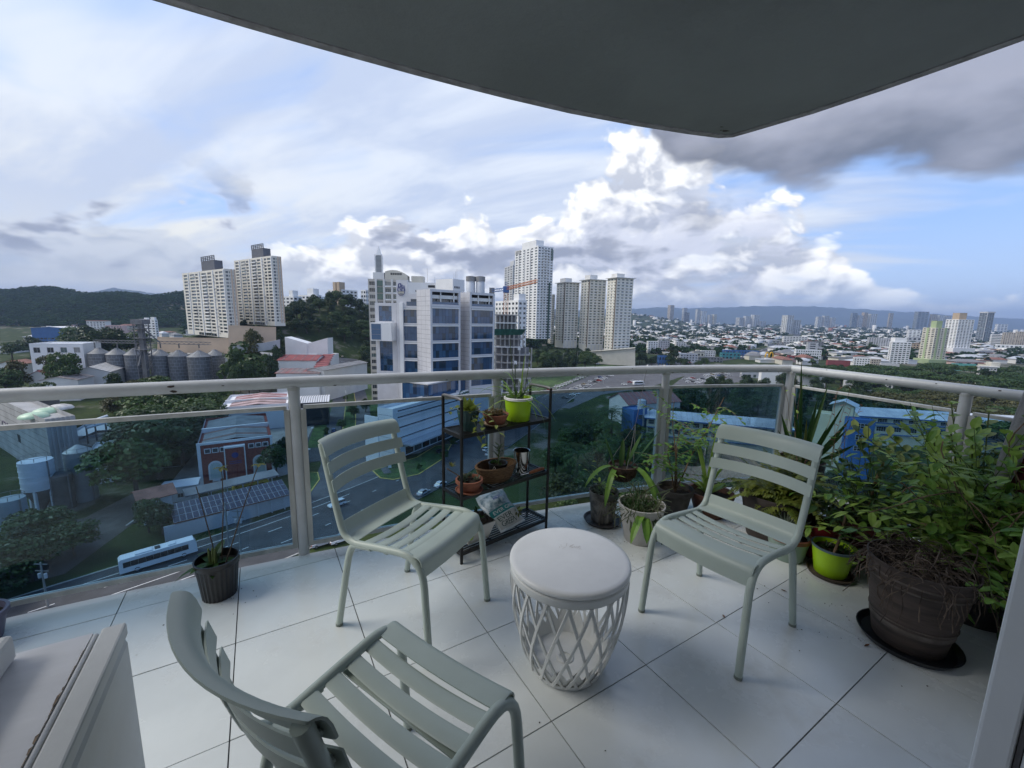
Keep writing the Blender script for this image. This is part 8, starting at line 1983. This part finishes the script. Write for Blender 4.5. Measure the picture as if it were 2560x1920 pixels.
t = pot('fern_pot', 'large dark pot with a yellow-green fern behind the right chair', 1.80, 2.64, .225, .165, .32, mat('dark_brown_pot', (.035, .027, .024), rough=.7, var=.4, scale=12), rim=(.04, .006)); f = MB()
for k in range(84):
    d = rdir(rr, 10, 85); pts = curvepts((rr.uniform(-.14, .14), rr.uniform(-.14, .14), .31), d, rr.uniform(.22, .40), 1.35, 9, .08, rr)
    for e in range(2, 10):
        tg = (pts[e] - pts[e - 1]).normalized(); sd_ = tg.cross(Vector((0, 0, 1))).normalized() if abs(tg.z) < .95 else Vector((1, 0, 0)); l = .075 * (1.1 - e / 10)
        for s_ in (-1, 1):
            for q in range(3): leaf(f, pts[e].lerp(pts[e - 1], q / 3), sd_ * s_ + tg * .5 + Vector((0, 0, rr.uniform(-.2, .3))), l * rr.uniform(.7, 1.2), .017, .5, seg=2)
stuff(f, 'fronds', L_fern, t)
t = pot('snake_plant_pot', 'tall pot of upright snake plant leaves in the railing corner', 2.13, 2.93, .150, .12, .46, mat('charcoal_pot', (.040, .036, .034), rough=.7, var=.4, scale=10)); s = MB()
for k in range(90): s.tube(curvepts((rr.uniform(-.1, .1), rr.uniform(-.1, .1), .42), rdir(rr, 0, 70), rr.uniform(.06, .14), 2.2, 5, .5, rr), .0022, 4)
stuff(s, 'dry_roots', M_twig, t)
for d, L_, w, c in (((.42, -.05, 1), .62, .055, 0), ((-.28, -.1, 1), .66, .05, 0), ((.1, 0, 1), .60, .05, 0), ((-.05, .1, 1), .95, .04, 0), ((.62, -.1, .9), .52, .06, 0), ((-.45, 0, 1), .50, .045, 0), ((.25, -.2, 1), .40, .05, 0), ((-.15, -.2, 1), .46, .05, 1), ((.75, 0, .8), .46, .05, 0), ((.0, -.1, 1), .36, .05, 0), ((.34, .2, 1), .78, .04, 0), ((-.55, -.1, .8), .40, .045, 0), ((.85, -.2, .6), .38, .05, 0), ((-.7, -.1, .75), .36, .04, 1)):
    m = MB(); leaf(m, (d[0] * .08, d[1] * .1, .42), d, L_ * .80, w * .74, rr.uniform(-.2, .12), shape='sword', seg=7, fold=.45, up=(rr.uniform(-.5, .5), -1, .1)); m.build('leaf', L_olive if c else L_dark, t)
leafy(t, .44, 5, rr, 0, (60, 85), (.38, .62), M_twig, L_red, .028, .014, 9, .1, 'oval', .10, .10, .0022, cen=(.16, -.05))
leafy(t, .44, 3, rr, 0, (65, 85), (.5, .75), M_twig, L_pale, .05, .02, 3, .2, 'oval', .10, .06, .002, cen=(-.1, -.05))
# corner group
t = pot('mint_pot', 'pale green-grey pot half hidden by the right chair leg', 1.735, 2.405, .115, .090, .15, mat('mint_plastic', (.25, .33, .28), rough=.45, var=.05, scale=9), rim=(.02, .005), rimm=M_terra); rosettes(t, .14, rr, 5, .06, .14, .012, L_grey, 14, (10, 80), 'spiky_rosettes', shape='blade', up=.05)
t = pot('red_pot', 'dark red pot with grey-green spurge behind the lime pot', 1.945, 2.43, .115, .085, .22, mat('crimson_plastic', (.20, .012, .016), rough=.4, var=.1, scale=9)); f, s = MB(), MB()
for c in ((-.09, -.04, .17), (.06, .0, .14), (-.02, .06, .22)):
    s.tube([(c[0] * .3, c[1] * .3, .18), (c[0], c[1], .2 + c[2])], .006, 6)
    for k in range(44): leaf(f, (c[0], c[1], .2 + c[2] * (.5 + .5 * k / 44)), rdir(rr, -5, 60, az=k * 2.4), rr.uniform(.05, .085), .008, .2, seg=2, shape='blade')
stuff(f, 'needle_leaves', L_grey, t); stuff(s, 'stems', M_stem, t)
t = pot('lime_pot', 'lime green pot with blue rim on a brown saucer near the maroon bowl', 1.872, 2.225, .104, .078, .165, M_lime, rim=(.008, .003), rimm=mat('blue_grey_rim', (.09, .14, .17), rough=.45), saucer=(.115, .02, mat('brown_saucer', (.075, .055, .045), rough=.7, var=.2, scale=14)))
MB().tube([(-.03, -.04, .13), (.0, -.03, .22), (.045, .0, .38)], [.009, .008, .005], 7).build('trunk', M_twig, t, smooth=50); leafy(t, .30, 9, rr, 0, (-10, 60), (.08, .20), M_stem, L_dark, .06, .014, 8, .8, 'blade', .2, .02, .002, cen=(.03, 0)); rosettes(t, .135, rr, 8, .06, .045, .012, L_dark, 8)
t = pot('maroon_bowl', 'glazed maroon bowl with a bushy dark-leaved plant by the side glass', 2.215, 2.415, .185, .115, .26, mat('maroon_glaze', (.085, .020, .020), rough=.3, var=.25, scale=9), rim=(.03, .012))
leafy(t, .2, 26, rr, 0, (40, 88), (.35, .68), M_stem, L_dark, .085, .05, 9, .55, 'oval', .14, .07, .004); leafy(t, .2, 9, rr, 0, (50, 88), (.45, .72), M_stem, L_mid, .06, .035, 7, .4, 'oval', .14, .08, .003)
MB().tube([(.02, 0, .2), (-.02, -.02, .45), (.04, 0, .62)], [.013, .010, .006], 8).build('trunk', mat('tan_trunk', (.28, .19, .10), rough=.8), t, smooth=50)
M_bigp = mat('banded_brown_pot', (.070, .052, .044), rough=.75, var=.35, scale=6, bump=.3, bscale=30, stretch=(.6, .6, 5))
t = pot('big_pot', 'largest pot, banded brown on a black saucer with a crown of dry roots', 1.845, 1.715, .188, .128, .39, M_bigp, saucer=(.185, .03, mat('black_saucer', (.012, .014, .018), rough=.3)), soil=.9)
for z, w in ((.09, .020), (.125, .006), (.30, .008), (.33, .008)): r = .128 + .060 * z / .39; MB().lathe([(r, z), (r + .005, z + w * .3), (r + .006, z + w), (r + .002, z + w * 1.3)], 40, (0, 0, .012)).build('moulded_band', mat('pale_band', (.115, .095, .082), rough=.8, var=.3, scale=10), t, smooth=50)
s = MB()
for k in range(400):
    a, r = rr.uniform(0, 6.28), .185 * math.sqrt(rr.random()); s.tube(curvepts((r * math.cos(a), r * math.sin(a), .375 + .09 * (1 - (r / .185) ** 2) * rr.random()), rdir(rr, 0, 75), rr.uniform(.08, .26), 2.6, 6, .55, rr), rr.uniform(.0011, .0026), 4)
stuff(s, 'dry_roots', mat('dry_root', (.062, .040, .030), rough=.95, var=.6, scale=14, col2=(.16, .12, .09)), t); leafy(t, .40, 10, rr, 0, (10, 60), (.10, .2), M_stem, L_yell, .04, .022, 7, .8, 'oval', .2, .12, .002, cen=(.10, .05))
t = pot('black_tub', 'black tub almost hidden under the spilling leafy shrub', 2.36, 1.93, .20, .16, .34, M_blkp); 
leafy(t, .32, 84, rr, 0, (15, 88), (.42, .85), M_stem, L_mid, .075, .034, 13, 1.0, 'oval', .20, .12, .003); leafy(t, .32, 52, rr, 0, (25, 88), (.40, .80), M_stem, L_pale, .072, .032, 12, 1.1, 'oval', .20, .12, .003, cen=(-.05, -.02), whorl=True, name='bright_foliage')
leafy(t, .32, 40, rr, 0, (-5, 45), (.35, .66), M_stem, L_pale, .070, .032, 11, 1.0, 'oval', .22, .12, .003, az=(2.6, 5.6), name='spilling_foliage'); leafy(t, .32, 22, rr, 0, (-20, 25), (.30, .55), M_stem, L_dark, .07, .032, 11, .8, 'oval', .2, .12, .003, az=(2.8, 5.8), name='shaded_foliage')
s = MB()
for k in range(26): s.tube(curvepts((rr.uniform(-.2, .1), rr.uniform(-.2, .1), rr.uniform(.35, .7)), rdir(rr, -20, 60), rr.uniform(.25, .5), rr.uniform(-1, 2.5), 10, .35, rr), .0028, 5)
stuff(s, 'bare_tendrils', M_twig, t)
t = pot('rear_pot', 'dark pot of tall winged leaf sprays against the side rail', 2.62, 2.28, .15, .11, .30, M_blkp)
for k in range(15):
    d = rdir(rr, 50, 88, az=rr.uniform(1.8, 5.4)); pts = curvepts((rr.uniform(-.06, .06), rr.uniform(-.06, .06), .27), d, rr.uniform(.50, .82), .55, 10, .06, rr); MB().tube(pts, .0032, 5).build('spray_stem', M_stem, t); f = MB()
    for e in range(4, 11):
        tg = (pts[e] - pts[e - 1]).normalized(); sd_ = tg.cross(Vector((.3, -.9, .2))).normalized()
        for s_ in (-1, 1): leaf(f, pts[e], sd_ * s_ + tg * .5, rr.uniform(.06, .10), .042, .5, seg=3)
    stuff(f, 'spray_leaves', L_yell if k % 2 else L_pale, t)
# rolled cloth leaning in the right corner
q = gw(4.80, -1.10); t = thing('rolled_hammock', 'rolled grey ribbed cloth with dark red fold hanging at the right rail', 'hammock', (q.x, q.y, 0)); M_knit = mat('ribbed_grey_cloth', (.42, .41, .41), rough=.95, var=.2, scale=8, bump=.8, bscale=160, stretch=(6, 6, .5)); M_mar = mat('dark_red_cloth', (.10, .018, .02), rough=.95, var=.2, scale=10)
a, b_ = AT(2496, 1222, 1.95) - Vector(t.location), AT(2640, 860, 1.98) - Vector(t.location); v = (b_ - a); MB().tube([a + v * k / 8 + Vector((0, 0, .0)) for k in range(9)], [.020, .034, .038, .039, .039, .039, .039, .038, .038], 18).build('cloth_roll', M_knit, t, smooth=60)
a2 = a + Vector((.075, -.01, -.005)); MB().tube([a2 + v * k / 6 for k in range(7)], [.03, .04, .045, .045, .045, .045, .04], 14).build('red_fold', M_mar, t, smooth=60); a3 = a2 + Vector((.07, 0, -.01)); MB().tube([a3 + v * k / 6 for k in range(7)], [.02, .03, .035, .035, .035, .035, .03], 12).build('grey_fold', M_grim, t, smooth=60)
MB().tube([a + Vector((-.015, .0, -.0)) + Vector((.05 * math.cos(k), 0, .05 * math.sin(k) - .01)) for k in [i * .5 for i in range(14)]], .006, 6).build('cord_loop', M_blkp, t, smooth=50)
# spilt soil and dry leaf bits on the tiles
m, f = MB(), MB(); rr = random.Random(77)
for cx_, cy_, n_, sp_ in ((1.6, 1.75, 26, .16), (.75, 2.55, 40, .18), (1.85, 2.1, 30, .2), (1.2, 2.7, 40, .3), (-1.45, 1.85, 16, .12), (.0, 2.3, 20, .25), (.6, 1.3, 10, .5)):
    for k in range(n_): x, y, r = rr.gauss(cx_, sp_), rr.gauss(cy_, sp_), rr.uniform(.0012, .004); m.add([(x + r * rr.uniform(.6, 1.4) * math.cos(a), y + r * rr.uniform(.6, 1.4) * math.sin(a), .0012) for a in (0, 1.2, 2.5, 3.8, 5)] + [(x, y, .0012 + r * .7)], [(i, (i + 1) % 5, 5) for i in range(5)])
for k in range(9): leaf(f, (rr.choice((1.55, .8, 2.0, 1.1)) + rr.gauss(0, .15), rr.choice((1.8, 2.3, 2.6)) + rr.gauss(0, .12), .004), rdir(rr, 0, 6), rr.uniform(.02, .04), .010, .0, seg=2)
tag(m.build('soil_crumbs', M_soil), 'scattered soil crumbs on the pale tiles near the pots', 'soil', kind='stuff'); tag(f.build('fallen_leaves', L_red), 'few dry fallen leaves on the pale tiles', 'leaves', kind='stuff')
